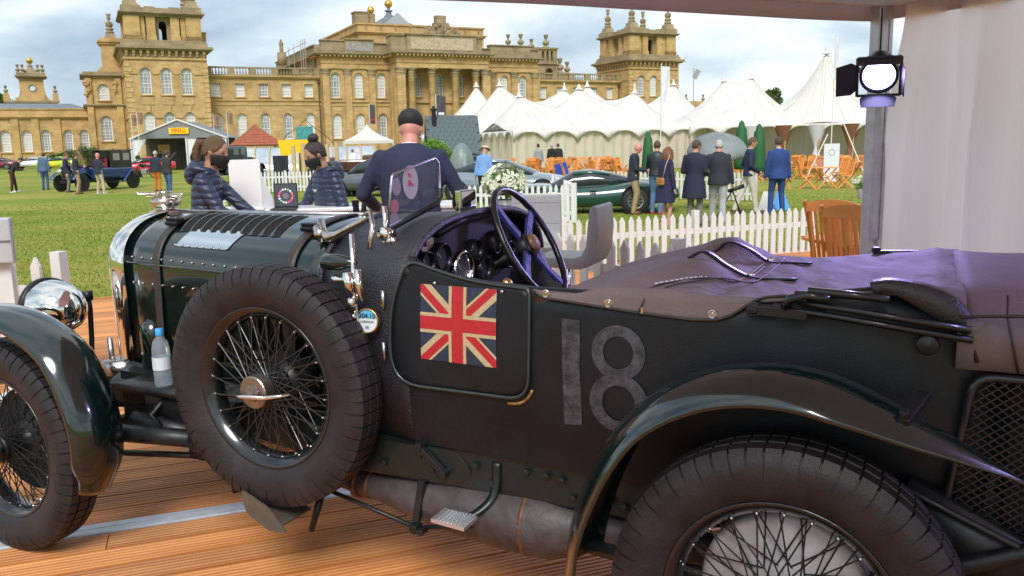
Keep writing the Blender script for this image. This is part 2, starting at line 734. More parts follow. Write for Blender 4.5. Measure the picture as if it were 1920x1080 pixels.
TOP = [(-.46, .94), (-.44, 1.02), (-.40, 1.09), (-.36, 1.115), (-.32, 1.15), (-.17, 1.165), (0, 1.138), (.10, 1.125), (.5, 1.118), (.74, 1.116), (.91, 1.124), (1.04, 1.14), (1.12, 1.16), (1.175, 1.19)]
# body sides (both) lofted; the near side is what the photograph shows
for sgn in (1, -1):
    mb = MB()
    mb.smooth = True
    us = [-.46, -.45, -.43, -.40, -.36, -.32, -.25, -.17, -.1, 0, .1, .25, .4, .55, .74, .91, 1.04, 1.12, 1.175]
    rows = []
    for u in us:
        zt = interp(TOP, u) - (.05 if sgn < 0 else 0)
        if sgn < 0 and u > .3:
            zt = min(zt, interp([(.3, 1.07), (.55, 1.055), (.74, 1.02), (.95, .955), (1.10, .93), (1.175, 1.12)], u))
        row = []
        for k in range(9):
            z = .585 + (zt - .585) * k / 8
            row.append(Vector((u, sgn * vs(u, z), z)))
        row.append(Vector((u, sgn * (vs(u, zt) - .02), zt + .006)))
        row.append(Vector((u, sgn * (vs(u, zt) - .04), zt - .01)))
        row.append(Vector((u, sgn * (vs(u, zt) - .045), zt - .3)))
        rows.append(row)
    mb.grid(rows)
    mb.build('body_side', fabric, car)
# back panel and floor
mb = MB()
mb.prism([(-.46, -.46, .6), (-.46, .46, .6), (-.46, .46, .95), (-.46, -.46, .95)], (.01, 0, 0))
mb.build('back_panel', fabric, car)
mb = MB()
mb.box((.45, 0, .6), (1.8, .9, .03))
mb.box((1.33, 0, .85), (.02, .86, .5))
mb.build('floor', void, car)
mb = MB()
mb.smooth = True
for s in (-.24, .24):
    mb.box((.55, s, .78), (.5, .4, .14))
    mb.box((.36, s, .95), (.14, .4, .36))
mb.build('seat', M('seat_leather', (0.01, 0.012, 0.01), 0.5), car, bevel=.05, smooth=False)


# bonnet section, theta from -90 (right) to 90 (left)
def bon(u, th, off=0.0):
    t = (2.70 - u) / (2.70 - 1.56)
    w = .292 + .115 * t + .02 * t * t
    zt, h = 1.262 + .004 * t, .215 + .02 * t
    s, c = math.sin(th), math.cos(th)
    v = (w + off) * math.copysign(abs(s) ** .86, s)
    z = zt - h + (h + off) * abs(c) ** .80
    return Vector((u, v, z))


mb = MB()
mb.smooth = True
rows = []
TH = [-PI / 2 + PI * k / 28 for k in range(29)]
for k in range(13):
    u = 2.69 - k * (2.69 - 1.56) / 12
    r = [bon(u, t) for t in TH]
    lo = .66 - .05 * k / 12
    a, b = r[0].copy(), r[-1].copy()
    for z in (1.0, .85, lo):
        q = a.copy(); q.z = z; q.y *= 1 - .06 * (1.05 - z)
        r.insert(0, q)
        q = b.copy(); q.z = z; q.y *= 1 - .06 * (1.05 - z)
        r.append(q)
    rows.append(r)
mb.grid(rows)
mb.build('bonnet', paint, car, solid=.003)
# centre hinge
mb = MB()
mb.cyl((2.68, 0, 1.264), (1.58, 0, 1.270), .009, n=8)
mb.build('bonnet_hinge', steel, car, smooth=True)
for s in (1,):
    mb = MB()
    mb.tube([bon(u, s * rad(84), .004) for u in (2.66, 2.3, 1.9, 1.58)], .006, n=6)
    mb.build('side_hinge', paint, car, smooth=True)
# rivets along the near hinge line
rv = MB()
rv.smooth = True
rv.sphere((0, 0, 0), .0055, 8, 4)
rvm = rv.mesh('rivet', steel)
for k in range(17):
    link('rivet', rvm, car, bon(2.63 - k * .062, rad(79), .002))
    if k % 1 == 0:
        q = bon(2.63 - k * .062, rad(90), .002)
        q.z = 1.0
        link('rivet', rvm, car, q)
# top louvres
for k in range(10):
    u = 2.43 - k * .056
    mb = MB()
    th = [rad(8 + 38 * i / 12) for i in range(13)]
    sw = [math.sin(PI * min(1, max(0, i / 12))) ** .35 for i in range(13)]
    rows = [[bon(u + .022 - .035 * i / 12, t, .0015) for i, t in enumerate(th)],
            [bon(u - .002 - .035 * i / 12, t, .003 + .013 * sw[i]) for i, t in enumerate(th)],
            [bon(u - .006 - .035 * i / 12, t, .002 + .012 * sw[i]) for i, t in enumerate(th)]]
    mb.smooth = True
    mb.grid(rows)
    lv = mb.build('louvre', paint, car)
    mb = MB()
    rows = [[bon(u - .005 - .035 * i / 12, t, .002 + .010 * sw[i]) for i, t in enumerate(th)],
            [bon(u - .033 - .035 * i / 12, t, .0012) for i, t in enumerate(th)]]
    mb.grid(rows)
    mb.build('slot', void, lv)
# side louvres
for k in range(12):
    u = 2.30 - k * .048
    q = bon(u, rad(90))
    mb = MB()
    mb.smooth = True
    mb.grid([[Vector((u + .02, q.y * .985, .95)), Vector((u + .02, q.y * .96, .72))],
             [Vector((u - .008, q.y * .985 + .018, .945)), Vector((u - .008, q.y * .96 + .018, .725))],
             [Vector((u - .012, q.y * .985, .95)), Vector((u - .012, q.y * .96, .72))]])
    mb.build('side_louvre', paint, car)
# bright plate added on the shoulder, standing for a patch of reflected sky
mb = MB()
mb.smooth = True
ths = [rad(42 + 22 * i / 8) for i in range(9)]
mb.grid([[bon(2.36 - .30 * j / 6 - .04 * (i / 8 - .5) * -1, t, .003) for i, t in enumerate(ths)] for j in range(7)])
mb.build('sky_reflection', M('sky_reflection_metal', (0.75, 0.78, 0.82), 0.16, 1.0, bump=0.03, bscale=12), car)
for k in range(8):
    link('rivet', rvm, car, bon(2.36 - .30 * k / 7 + .02, rad(63), .004))

# bonnet straps
for u0, w in ((2.47, .042), (1.73, .045)):
    mb = MB()
    mb.smooth = True
    r0, r1 = [], []
    for k in range(-8, 31):
        t = rad(min(90, -40 + 130 * k / 30)) if k > 0 else rad(-40)
        if k < 0:
            continue
        r0.append(bon(u0 + w / 2, t, .006))
        r1.append(bon(u0 - w / 2, t, .006))
    for z in (.98, .88, .76, .64):
        for r, uu in ((r0, u0 + w / 2), (r1, u0 - w / 2)):
            q = bon(uu, rad(90), .007)
            q.z = z
            q.x += (.98 - z) * .03
            r.append(q)
    mb.grid([r0, r1])
    st = mb.build('bonnet_strap', strapm, car, solid=.005, off=0)
    mb = MB()
    for th in (rad(36),):
        c = bon(u0, th, .018)
        nrm = (bon(u0, th, .03) - bon(u0, th)).normalized()
        tdir = (bon(u0, th + .05) - bon(u0, th - .05)).normalized()
        m3 = Matrix((Vector((1, 0, 0)), tdir, nrm)).transposed()
        mb.box(c, (w + .022, .05, .018), m=m3)
        mb.box(c + nrm * .012, (w + .03, .014, .014), m=m3)
    mb.build('buckle', blackm, st, bevel=.004)

# radiator shell
mb = MB()
mb.smooth = True


def rad_sec(u, off, lo):
    r = [bon(2.69, t, off) for t in TH]
    r = [Vector((u, p.y, p.z)) for p in r]
    a, b = r[0].copy(), r[-1].copy()
    for z in (.95, .8, lo):
        q = a.copy(); q.z = z; q.y *= 1 - .10 * (1.05 - z)
        r.insert(0, q)
        q = b.copy(); q.z = z; q.y *= 1 - .10 * (1.05 - z)
        r.append(q)
    return r


mb.grid([rad_sec(2.685, .006, .60), rad_sec(2.70, .010, .60), rad_sec(2.75, .008, .59), rad_sec(2.785, -.004, .59), rad_sec(2.80, -.022, .60), rad_sec(2.805, -.045, .61), rad_sec(2.79, -.05, .61)])
mb.build('radiator_shell', chrome, car)
mb = MB()
mb.prism([Vector((2.785, p.y, p.z)) for p in rad_sec(2.785, -.05, .62)], (-.02, 0, 0))
mb.build('radiator_core', void, car)
# filler cap
mb = MB()
mb.smooth = True
mb.lathe((2.745, 0, 1.255), (0, 0, 1), [(0, .075), (.012, .07), (.016, .05), (.028, .045), (.034, .062), (.06, .064), (.066, .058), (.072, .03), (.072, .0)], 24)
cap = mb.build('radiator_cap', nickel, car)
mb = MB()
mb.box((2.745, 0, 1.335), (.17, .026, .014), rad(20))
mb.box((2.79, .02, 1.345), (.14, .02, .01), rad(55), )
mb.cyl((2.745, .0, 1.325), (2.745, 0, 1.352), .03, n=16)
mb.build('cap_lever', nickel, cap, bevel=.004)

# scuttle: between bonnet and dashboard
mb = MB()
mb.smooth = True


def scut(u, th, off=0.0):
    t = (1.57 - u) / .40
    a = bon(1.56, th, .006 + off)
    w2, zt2, h2 = .512, 1.292, .24
    s, c = math.sin(th), math.cos(th)
    b = Vector((0, (w2 + off) * math.copysign(abs(s) ** .78, s), zt2 - h2 + (h2 + off) * abs(c) ** .72))
    q = a.lerp(b, smoothstep(0, 1, max(0, min(1, t))) * .75 + .25 * max(0, min(1, t)))
    q.x = u
    return q


rows = []
for k in range(11):
    u = 1.57 - .40 * k / 10
    r = [scut(u, t) for t in TH]
    a, b = r[0].copy(), r[-1].copy()
    for z in (.95, .8, .585):
        q = a.copy(); q.z = z; q.y = -vs(u, z) if u < 1.5 else -(vs(u, z) * .9 + .1 * -a.y)
        r.insert(0, q)
        q = b.copy(); q.z = z; q.y = vs(u, z) if u < 1.5 else (vs(u, z) * .9 + .1 * b.y)
        r.append(q)
    rows.append(r)
# cut the cockpit-side opening: rear rows carry the cowl lip only above the door line
mb.grid(rows)
mb.build('scuttle', leath, car, solid=.012)
mb = MB()
mb.smooth = True
mb.tube([scut(1.568, t, .004) for t in TH[4:]] + [Vector((1.568, scut(1.568, rad(90), .006).y, z)) for z in (.95, .8, .66)], .010, n=8)
mb.build('scuttle_bead', leath, car)
mb = MB()
mb.smooth = True
mb.tube([scut(1.172, t, .0) for t in TH[1:-2]], .013, n=8)
mb.build('cowl_roll', leath, car)

# door
def on_side(u, z, off):
    return Vector((u, vs(u, z) + off, z))


def rounded(pts, r, n=5):
    out = []
    m = len(pts)
    for i in range(m):
        p, a, b = Vector(pts[i]), Vector(pts[i - 1]), Vector(pts[(i + 1) % m])
        rr = r[i] if isinstance(r, (list, tuple)) else r
        d1, d2 = (a - p), (b - p)
        p1 = p + d1.normalized() * min(rr, d1.length * .48)
        p2 = p + d2.normalized() * min(rr, d2.length * .48)
        for k in range(n + 1):
            t = k / n
            out.append(p1 * (1 - t) ** 2 + p * 2 * t * (1 - t) + p2 * t * t)
    return out


DO = [(.742, 1.118), (.742, .792), (1.236, .785), (1.238, 1.02), (1.17, 1.182), (1.08, 1.158), (.94, 1.128)]
dpoly = rounded(DO, [.02, .075, .11, .16, .05, .1, .2], 6)
mb = MB()
nd = len(dpoly)
cen = Vector((.97, .96))
vsl = [on_side(cen.x, cen.y, .008)]
RG = (.15, .35, .55, .75, .9, 1.0)
for rr in RG:
    vsl += [on_side(cen.x + (p.x - cen.x) * rr, cen.y + (p.y - cen.y) * rr, .008) for p in dpoly]
vsl += [on_side(p.x, p.y, -.01) for p in dpoly]
fs = [(0, 1 + i, 1 + (i + 1) % nd) for i in range(nd)]
for L in range(len(RG)):
    fs += [(1 + L * nd + i, 1 + L * nd + (i + 1) % nd, 1 + (L + 1) * nd + (i + 1) % nd, 1 + (L + 1) * nd + i) for i in range(nd)]
mb.add(vsl, fs)
mb.smooth = True
mb.sm = [True] * (len(RG) * nd) + [False] * nd
door = mb.build('door', fabric, car)
mb = MB()
mb.tube([on_side(p.x, p.y, .009) for p in dpoly], .0055, n=6, loop=True)
mb.build('door_bead', M('bead_trim', (0.02, 0.03, 0.032), 0.3, coat=0.6), door, smooth=True)
mb = MB()
low = [p for p in dpoly if p.y < .87]
low = [p for p in rounded([(.728, 1.0), (.728, .772), (1.25, .765), (1.252, 1.0)], [.02, .09, .12, .02], 8) if p.y < .84]
mb.tube([on_side(p.x, p.y, .003) for p in low if p.x < 1.12], .005, n=6)
mb.build('worn_edge', M('worn_brass_edge', (0.35, 0.20, 0.06), 0.45, 0.6, var=0.6, vscale=40), door, smooth=True)
for z in (1.05, .885):
    mb = MB()
    p = on_side(1.262, z, .012)
    mb.cyl(p - Vector((0, 0, .03)), p + Vector((0, 0, .03)), .007, n=8)
    mb.build('hinge', steel, door, smooth=True)
for u, z in ((.83, 1.105), (1.065, 1.115)):
    mb = MB()
    mb.cyl(on_side(u, z, .007), on_side(u, z, .016), .007, .005, n=10)
    mb.build('press_stud', steel, door, smooth=True)


# painted marks: flat polygons laid on the body side
def clip(poly, axis, lim, keep_less):
    out = []
    for i in range(len(poly)):
        a, b = poly[i], poly[(i + 1) % len(poly)]
        ia = (a[axis] <= lim) if keep_less else (a[axis] >= lim)
        ib = (b[axis] <= lim) if keep_less else (b[axis] >= lim)
        if ia:
            out.append(a)
        if ia != ib:
            t = (lim - a[axis]) / (b[axis] - a[axis])
            out.append((a[0] + (b[0] - a[0]) * t, a[1] + (b[1] - a[1]) * t))
    return out


def rect_clip(poly, x0, x1, y0, y1):
    for ax, l, kl in ((0, x1, True), (0, x0, False), (1, y1, True), (1, y0, False)):
        if not poly:
            return poly
        poly = clip(poly, ax, l, kl)
    return poly


FW, FH = .268, .232       # flag size on the door
FX0, FZ0 = .849, .878     # lower rear corner in (u, z)


def flag_pt(x, y, off):   # x 0..FW from the front edge, y 0..FH from the bottom
    u = FX0 + FW - x
    return on_side(u, FZ0 + y, off)


def band(x0, y0, x1, y1, o0, o1):
    d = Vector((x1 - x0, y1 - y0)).normalized()
    n = Vector((-d.y, d.x))
    ext = .2
    a = Vector((x0, y0)) - d * ext
    b = Vector((x1, y1)) + d * ext
    return [tuple(a + n * o0), tuple(b + n * o0), tuple(b + n * o1), tuple(a + n * o1)]


cream = M('flag_cream', (0.46, 0.36, 0.21), 0.6, var=0.12, vscale=90)
fred = M('flag_red', (0.40, 0.013, 0.022), 0.55, var=0.12, vscale=60)
fblue = M('flag_blue', (0.018, 0.027, 0.055), 0.55, var=0.2, vscale=60)
mb = MB()


def lay(poly, off, mi):
    if len(poly) < 3:
        return
    mb.cur = mi
    xs = [p[0] for p in poly]
    ys = [p[1] for p in poly]
    # cut into small pieces so that the paint follows the curved side
    c = .03
    for i in range(int(min(xs) / c), int(max(xs) / c) + 1):
        for j in range(int(min(ys) / c), int(max(ys) / c) + 1):
            q = rect_clip(poly, i * c, (i + 1) * c, j * c, (j + 1) * c)
            if len(q) >= 3:
                mb.add([flag_pt(x, y, off) for x, y in q], [tuple(range(len(q)))])


R4 = (0, FW, 0, FH)
lay([(0, 0), (FW, 0), (FW, FH), (0, FH)], .0092, 2)
cw = .0245
for (x0, y0, x1, y1) in ((0, 0, FW, FH), (0, FH, FW, 0)):
    lay(rect_clip(band(x0, y0, x1, y1, -cw, cw), *R4), .0096 if y0 == 0 else .0099, 0)
hx, hy = FW / 2, FH / 2
rw = .0175
# the counterchanged red saltire, one arm per quarter
for (x0, y0, x1, y1, o0, o1, q) in ((0, FH, hx, hy, -rw, .0065, (0, hx, hy, FH)), (hx, hy, FW, 0, -.0065, rw, (hx, FW, 0, hy)),
                                    (hx, hy, FW, FH, -.0065, rw, (hx, FW, hy, FH)), (0, 0, hx, hy, -rw, .0065, (0, hx, 0, hy))):
    lay(rect_clip(band(x0, y0, x1, y1, o0, o1), *q), .0103, 1)
for a, off, mi in ((.031, .0107, 0), (.0205, .0113, 1)):
    lay([(hx - a, 0), (hx + a, 0), (hx + a, FH), (hx - a, FH)], off, mi)
    off += .0002
    lay([(0, hy - a), (FW, hy - a), (FW, hy + a), (0, hy + a)], off, mi)
fl = mb.build('union_flag', [cream, fred, fblue], door, fix=False)
fl['label'] = 'faded red, cream and dark blue union flag painted on the door'


# racing number 18
def num_material():
    m = bpy.data.materials.new('faded_number_paint')
    m.use_nodes = True
    nt = m.node_tree
    b = nt.nodes['Principled BSDF']
    b.inputs['Roughness'].default_value = 0.65
    tc = nt.nodes.new('ShaderNodeTexCoord')
    n = nt.nodes.new('ShaderNodeTexNoise')
    n.inputs['Scale'].default_value = 22
    n.inputs['Detail'].default_value = 9
    n.inputs['Roughness'].default_value = 0.75
    nt.links.new(tc.outputs['Object'], n.inputs[0])
    r = nt.nodes.new('ShaderNodeValToRGB')
    r.color_ramp.elements[0].position = 0.40
    r.color_ramp.elements[0].color = (0.013, 0.013, 0.017, 1)
    r.color_ramp.elements[1].position = 0.68
    r.color_ramp.elements[1].color = (0.088, 0.088, 0.105, 1)
    nt.links.new(n.outputs[0], r.inputs[0])
    nt.links.new(r.outputs[0], b.inputs['Base Color'])
    return m


numm = num_material()
mb = MB()
mb.add([on_side(u, z, .0035) for u, z in ((.640, 1.042), (.585, 1.040), (.583, .89), (.579, .737), (.634, .733), (.637, .89))], [(0, 1, 2, 5), (5, 2, 3, 4)])
mb.build('number_one', numm, car, fix=False)
mb = MB()
for cu, cz, ru, rz, wd in ((.470, .960, .078, .076, .034), (.468, .818, .086, .085, .038)):
    n = 40
    o_ = [on_side(cu + ru * math.cos(2 * PI * i / n), cz + rz * math.sin(2 * PI * i / n), .0035 if cz > .9 else .0042) for i in range(n)]
    i_ = [on_side(cu + (ru - wd) * math.cos(2 * PI * i / n), cz + (rz - wd * .9) * math.sin(2 * PI * i / n), .0035 if cz > .9 else .0042) for i in range(n)]
    mb.loft([o_, i_], cap0=False, cap1=False)
mb.build('number_eight', numm, car, fix=False)


# ---------------- wheels
def tyre_mesh():
    m = MB()
    m.smooth = False
    nb = 60
    prof = [(.046, .272, 0), (.058, .285, 0), (.074, .318, 0), (.079, .345, 0), (.0785, .368, 1), (.073, .389, 1), (.062, .404, 1), (.058, .412, 2), (.028, .4155, 2), (.025, .408, 3), (.021, .408, 3), (.018, .416, 2)]
    full = [(y, r, k) for y, r, k in prof] + [(-y, r, k) for y, r, k in reversed(prof)]
    rings, sm = [], []
    for i in range(nb):
        for t, g in ((.0, 0), (.86, 0), (.88, 1), (.98, 1)):
            a = 2 * PI * (i + t) / nb
            ring = []
            for j, (y, r, k) in enumerate(full):
                d = 0
                if g:
                    d = {0: 0, 1: .005, 2: .009, 3: 0}[k]
                    if k == 1 and r < .37 and i % 2:
                        d = 0
                yy = y - math.copysign(d * .8, y) if k == 1 else y
                rr = r - (d * .5 if k == 1 else d)
                ring.append(Vector((rr * math.cos(a), yy, rr * math.sin(a))))
            rings.append(ring)
    m.loft(rings, closed=False, loop=True)
    return m


tm = tyre_mesh()
tme = tm.mesh('tyre', rubber)
bmx = bmesh.new()
bmx.from_mesh(tme)
bmesh.ops.recalc_face_normals(bmx, faces=bmx.faces)
for f in bmx.faces:
    f.smooth = True
for ed in bmx.edges:
    if len(ed.link_faces) == 2 and ed.calc_face_angle(0) > rad(28):
        ed.smooth = False
bmx.to_mesh(tme)
bmx.free()
rimb = M('rim_black_enamel', (0.012, 0.014, 0.016), 0.22, 0.3, coat=0.7)
mb = MB()
mb.smooth = True
mb.lathe((0, 0, 0), (0, 1, 0), [(.052, .268), (.057, .276), (.054, .281), (.048, .274), (.042, .262), (.03, .256), (.018, .246), (-.018, .246), (-.03, .256), (-.042, .262), (-.048, .274), (-.054, .281), (-.057, .276), (-.052, .268), (-.04, .255), (-.02, .240), (.02, .240), (.04, .255)], 64, loop=True)
rim_me = mb.mesh('rim', rimb)
mb = MB()
mb.smooth = True
mb.lathe((0, 0, 0), (0, 1, 0), [(-.07, .0), (-.07, .075), (-.05, .078), (-.045, .05), (.05, .045), (.055, .052), (.07, .05), (.072, .0)], 24)
hub_me = mb.mesh('hub', blackm)
mb = MB()
mb.cyl((0, 0, 0), (0, 0, 1), .0022, n=6)
mb.smooth = True
spk_me = mb.mesh('spoke', M('spoke_steel', (0.075, 0.075, 0.08), 0.3, 0.8))
spk_dark = mb.mesh('spoke', M('spoke_black', (0.02, 0.022, 0.024), 0.35, 0.5))
mb = MB()
mb.sphere((0, 0, 0), .0042, 6, 4)
nip_me = mb.mesh('nipple', chrome)


def wheel(name, loc, rz=0.0, spokes=spk_me, drum=None, phase=0.0):
    w = bpy.data.objects.new(name, None)
    COL.objects.link(w)
    w.parent = car
    w.location = loc
    w.rotation_euler = (0, phase, rz)
    link('tyre', tme, w)
    link('rim', rim_me, w)
    link('hub', hub_me, w)
    n = 24
    for row, (yh, rh, yr, tw) in enumerate(((.055, .05, .012, .9), (.052, .05, .030, -.9), (-.047, .074, -.012, .55), (-.05, .074, -.03, -.55))):
        for k in range(n if row < 2 else 14):
            nn = n if row < 2 else 14
            a = 2 * PI * (k + .25 * row) / nn
            p0 = Vector((rh * math.cos(a + tw), yh, rh * math.sin(a + tw)))
            p1 = Vector((.246 * math.cos(a), yr, .246 * math.sin(a)))
            s = link('spoke', spokes, w, p0)
            d = p1 - p0
            s.rotation_euler = d.to_track_quat('Z', 'Y').to_euler()
            s.scale = (1, 1, d.length)
            if row == 1 and k % 1 == 0:
                link('nipple', nip_me, w, p1 + (p0 - p1).normalized() * .004)
    if drum:
        mb = MB()
        mb.smooth = True
        mb.lathe((0, 0, 0), (0, 1, 0), [(-.12, .205), (-.062, .207), (-.055, .2), (-.05, .19), (-.05, .08), (-.04, .07), (-.04, 0)], 48)
        mb.build('brake_drum', drum, w)
    return w


drumm = M('brake_drum_grey', (0.42, 0.40, 0.42), 0.5, 0.25, var=0.15, vscale=12)
ddark = M('brake_drum_black', (0.02, 0.022, 0.024), 0.5, 0.2)
w_rear = wheel('wheel', (0, .71, TR), 0, spk_dark, drumm, .3)
wheel('wheel', (0, -.71, TR), 0, spk_dark, None, .1)
w_front = wheel('wheel', (WB, .71, TR), rad(-1), spk_dark, ddark, .2)
wheel('wheel', (WB, -.71, TR), rad(-1), spk_dark, None, .6)
for w, s in ((w_rear, 1), (w_front, 1)):
    mb = MB()
    mb.smooth = True
    mb.lathe((0, .07, 0), (0, 1, 0), [(0, .05), (.02, .05), (.024, .04), (.05, .036), (.055, .0)], 20)
    mb.bar((-.08, .105, 0), (.08, .105, .02), .022, .014)
    mb.build('hub_nut', blackm, w)
spare = wheel('spare_wheel', SP, 0, spk_me, None, 0)
spare.scale = (.985, .86, .985)
mb = MB()
mb.lathe((0, .06, 0), (0, 1, 0), [(0, .056), (.046, .056), (.050, .052), (.0505, .030), (.058, .028), (.060, .016), (.070, .014), (.072, 0)], 28)
mb.build('hub_cap', M('hub_cap_metal', (0.30, 0.26, 0.22), 0.35, 0.9, var=0.2, vscale=20), spare)
mb = MB()
mb.cyl((.078, .14, -.012), (-.075, .138, -.002), .0075, n=10)
mb.cyl((-.075, .138, -.002), (-.15, .10, .008), .0075, .004, n=10)
mb.build('lock_bar', chrome, spare, smooth=True)
# spare wheel carrier behind and below
mb = MB()
mb.cyl((SP[0], .40, SP[2]), (SP[0], .56, SP[2]), .05, n=16)
mb.lathe((SP[0], .50, SP[2]), (0, 1, 0), [(0, .10), (.02, .10), (.02, 0)], 24)
mb.build('spare_carrier', blackm, car, smooth=False)
mb = MB()
pts = rounded([(SP[0] + .105, .392), (SP[0] - .015, .345), (SP[0] - .09, .268), (SP[0] - .01, .262), (SP[0] + .085, .31)], .02, 3)
mb.prism([(p.x, .655, p.y) for p in pts], (0, .006, 0))
mb.box((SP[0], .585, .312), (.14, .15, .008), m=Matrix.Rotation(rad(-20), 3, 'Y'))
mb.build('spare_cradle', M('cradle_grey_paint', (0.10, 0.085, 0.07), 0.5, 0.2, var=0.2, vscale=18), car)


# ---------------- wings
def wing(path, half_in, half_out, crown, lip, name, vc, taper=None):
    mb = MB()
    mb.smooth = True
    P = spline([(u, 0, z) for u, z in path], 6)
    rows = []
    m = len(P)
    for i, p in enumerate(P):
        a, b = P[max(0, i - 1)], P[min(m - 1, i + 1)]
        t = (b - a).normalized()
        nrm = Vector((-t.z, 0, t.x))
        if nrm.dot(p - Vector(((path[0][0] + path[-1][0]) / 2, 0, .4))) < 0:
            nrm = -nrm
        k = taper(i / (m - 1)) if taper else 1
        row = []
        for q in [j / 14 for j in range(15)]:
            y = -half_in * k + (half_in + half_out) * k * q
            yn = 2 * q - 1
            drop = crown * abs(yn) ** 2.4
            row.append(Vector((p.x, vc + y, p.z)) - nrm * (drop * k))
        e = row[-1]
        row.append(e - nrm * lip * k + Vector((0, .004, 0)))
        row.insert(0, row[0] - nrm * lip * .6 * k)
        rows.append(row)
    mb.grid(rows)
    return mb.build(name, paint, car, solid=.0035)


wing([(3.38, .62), (3.29, .77), (3.14, .90), (2.95, .965), (2.77, .968), (2.60, .925), (2.45, .83), (2.36, .67), (2.325, .53), (2.335, .40), (2.385, .30)],
     .095, .115, .045, .012, 'front_wing', .72, lambda t: 1 - .35 * smoothstep(.86, 1, t) if t > .5 else 1 - .3 * smoothstep(.15, 0, t))
wing([(.555, .40), (.535, .55), (.475, .71), (.40, .835), (.315, .915), (.20, .975), (.08, 1.003), (-.04, 1.003), (-.15, .975), (-.30, .905), (-.42, .84), (-.50, .795)],
     .125, .135, .055, .011, 'rear_wing', .70, lambda t: (1 - .97 * smoothstep(.68, 1.0, t)) * (1 - .12 * smoothstep(.1, 0, t)))
mb = MB()
mb.bar((-.245, .755, .918), (-.285, .64, .955), .03, .02)
mb.cyl((-.245, .745, .925), (-.248, .75, .945), .012, n=8)
mb.build('wing_bracket', blackm, car, bevel=.004)
mb = MB()
mb.bar((.30, .46, .50), (.34, .70, .60), .03, .02)
mb.bar((2.45, .40, .52), (2.40, .66, .62), .025, .02)
mb.build('wing_stay', blackm, car)

# ---------------- headlamps
lens = glass('lamp_glass', (0.95, 0.95, 0.95), 0.1)
for s in (1, -1):
    mb = MB()
    mb.smooth = True
    c = Vector((2.985, .405 * s, .888))
    mb.lathe(c, (1, 0, 0), [(-.125, .0), (-.122, .028), (-.111, .057), (-.088, .085), (-.056, .103), (-.018, .114), (.028, .119), (.04, .119)], 36)
    hl = mb.build('headlamp', chrome, car)
    mb = MB()
    mb.smooth = True
    mb.lathe(c, (1, 0, 0), [(.038, .116), (.038, .126), (.062, .126), (.066, .118), (.066, .11), (.05, .11)], 36)
    mb.build('headlamp_rim', blackm if s > 0 else chrome, hl)
    mb = MB()
    mb.lathe(c, (1, 0, 0), [(.056, .115), (.064, .075), (.068, 0)], 36)
    mb.build('headlamp_lens', M('lens_frost', (0.8, 0.82, 0.84), 0.15), hl, smooth=True)
    mb = MB()
    mb.tube([c + Vector((-.02, -.14 * s, .045)), c + Vector((-.02, -.145 * s, -.03)), c + Vector((-.03, -.13 * s, -.16)), c + Vector((-.05, -.10 * s, -.28))], .011, n=8)
    mb.box(c + Vector((-.02, -.14 * s, .03)), (.03, .03, .04))
    mb.build('headlamp_bracket', blackm, hl, smooth=True)

# ---------------- chassis and running gear
railm = M('chassis_green', (0.006, 0.012, 0.012), 0.42, 0.1, coat=0.25, var=0.25, vscale=12)
for s in (1, -1):
    mb = MB()
    prof = [(.468, .452), (.480, .452), (.484, .458), (.484, .578), (.492, .584), (.46, .588), (.40, .588), (.40, .452)]
    mb.loft([[Vector((u, s * (v - (.06 if u > 1.6 else 0) - (.12 if u > 2.5 else 0)), z + dz)) for v, z in prof] for u, dz in ((-.7, .16), (-.35, .15), (.1, .03), (.45, 0), (1.5, 0), (1.75, 0), (2.6, .02), (3.2, -.02))])
    mb.build('chassis_rail', railm, car)
bolt = MB()
bolt.smooth = False
bolt.lathe((0, 0, 0), (0, 1, 0), [(0, .016), (.004, .016), (.004, .012), (.014, .011), (.016, 0)], 6)
bme = bolt.mesh('bolt', railm)
for u, z in ((.955, .540), (.90, .492), (.715, .545), (.665, .54), (.63, .49), (.60, .497), (.565, .50), (1.16, .548), (1.09, .52), (1.30, .50), (.78, .548), (.51, .505), (.47, .49)):
    link('bolt', bme, car, (u, .484, z))
# hinge plate and lever on the rail
mb = MB()
pts = rounded([(1.28, .575), (1.02, .575), (.965, .51), (1.04, .458), (1.28, .462)], .03, 4)
mb.prism([(p.x, .4845, p.y) for p in pts], (0, .004, 0))
mb.build('gusset_plate', railm, car)
mb = MB()
mb.bar((1.155, .50, .578), (1.065, .505, .503), .022, .02)
mb.cyl((1.155, .485, .578), (1.155, .515, .578), .016, n=10)
mb.cyl((1.065, .485, .50), (1.065, .52, .50), .014, n=10)
mb.bar((1.14, .503, .555), (1.10, .503, .50), .01, .008)
mb.build('brake_lever_link', blackm, car, bevel=.003)
# exhaust and silencer
mb = MB()
mb.smooth = True
pth = [(1.75, .40, .40), (1.5, .42, .385), (1.44, .425, .382), (1.36, .43, .38), (1.26, .43, .375), (1.05, .43, .37), (.85, .43, .365), (.72, .43, .365), (.62, .43, .37), (.50, .43, .375), (.2, .43, .38), (-.6, .43, .38)]
mb.tube(pth, [.04, .04, .046, .046, .066, .095, .108, .108, .075, .05, .045, .045], n=24)
ex = mb.build('exhaust_silencer', exhm, car)
mb = MB()
for u, r in ((1.45, .053), (1.40, .049), (.79, .111)):
    mb.lathe((u - .008, .427, .381 if u > 1 else .365), (1, 0, 0), [(0, r - .008), (0, r), (.016, r), (.016, r - .008)], 24)
mb.build('exhaust_clamp', M('rusty_clamp', (0.16, 0.08, 0.05), 0.6, 0.6, var=0.4, vscale=30), ex, smooth=True)
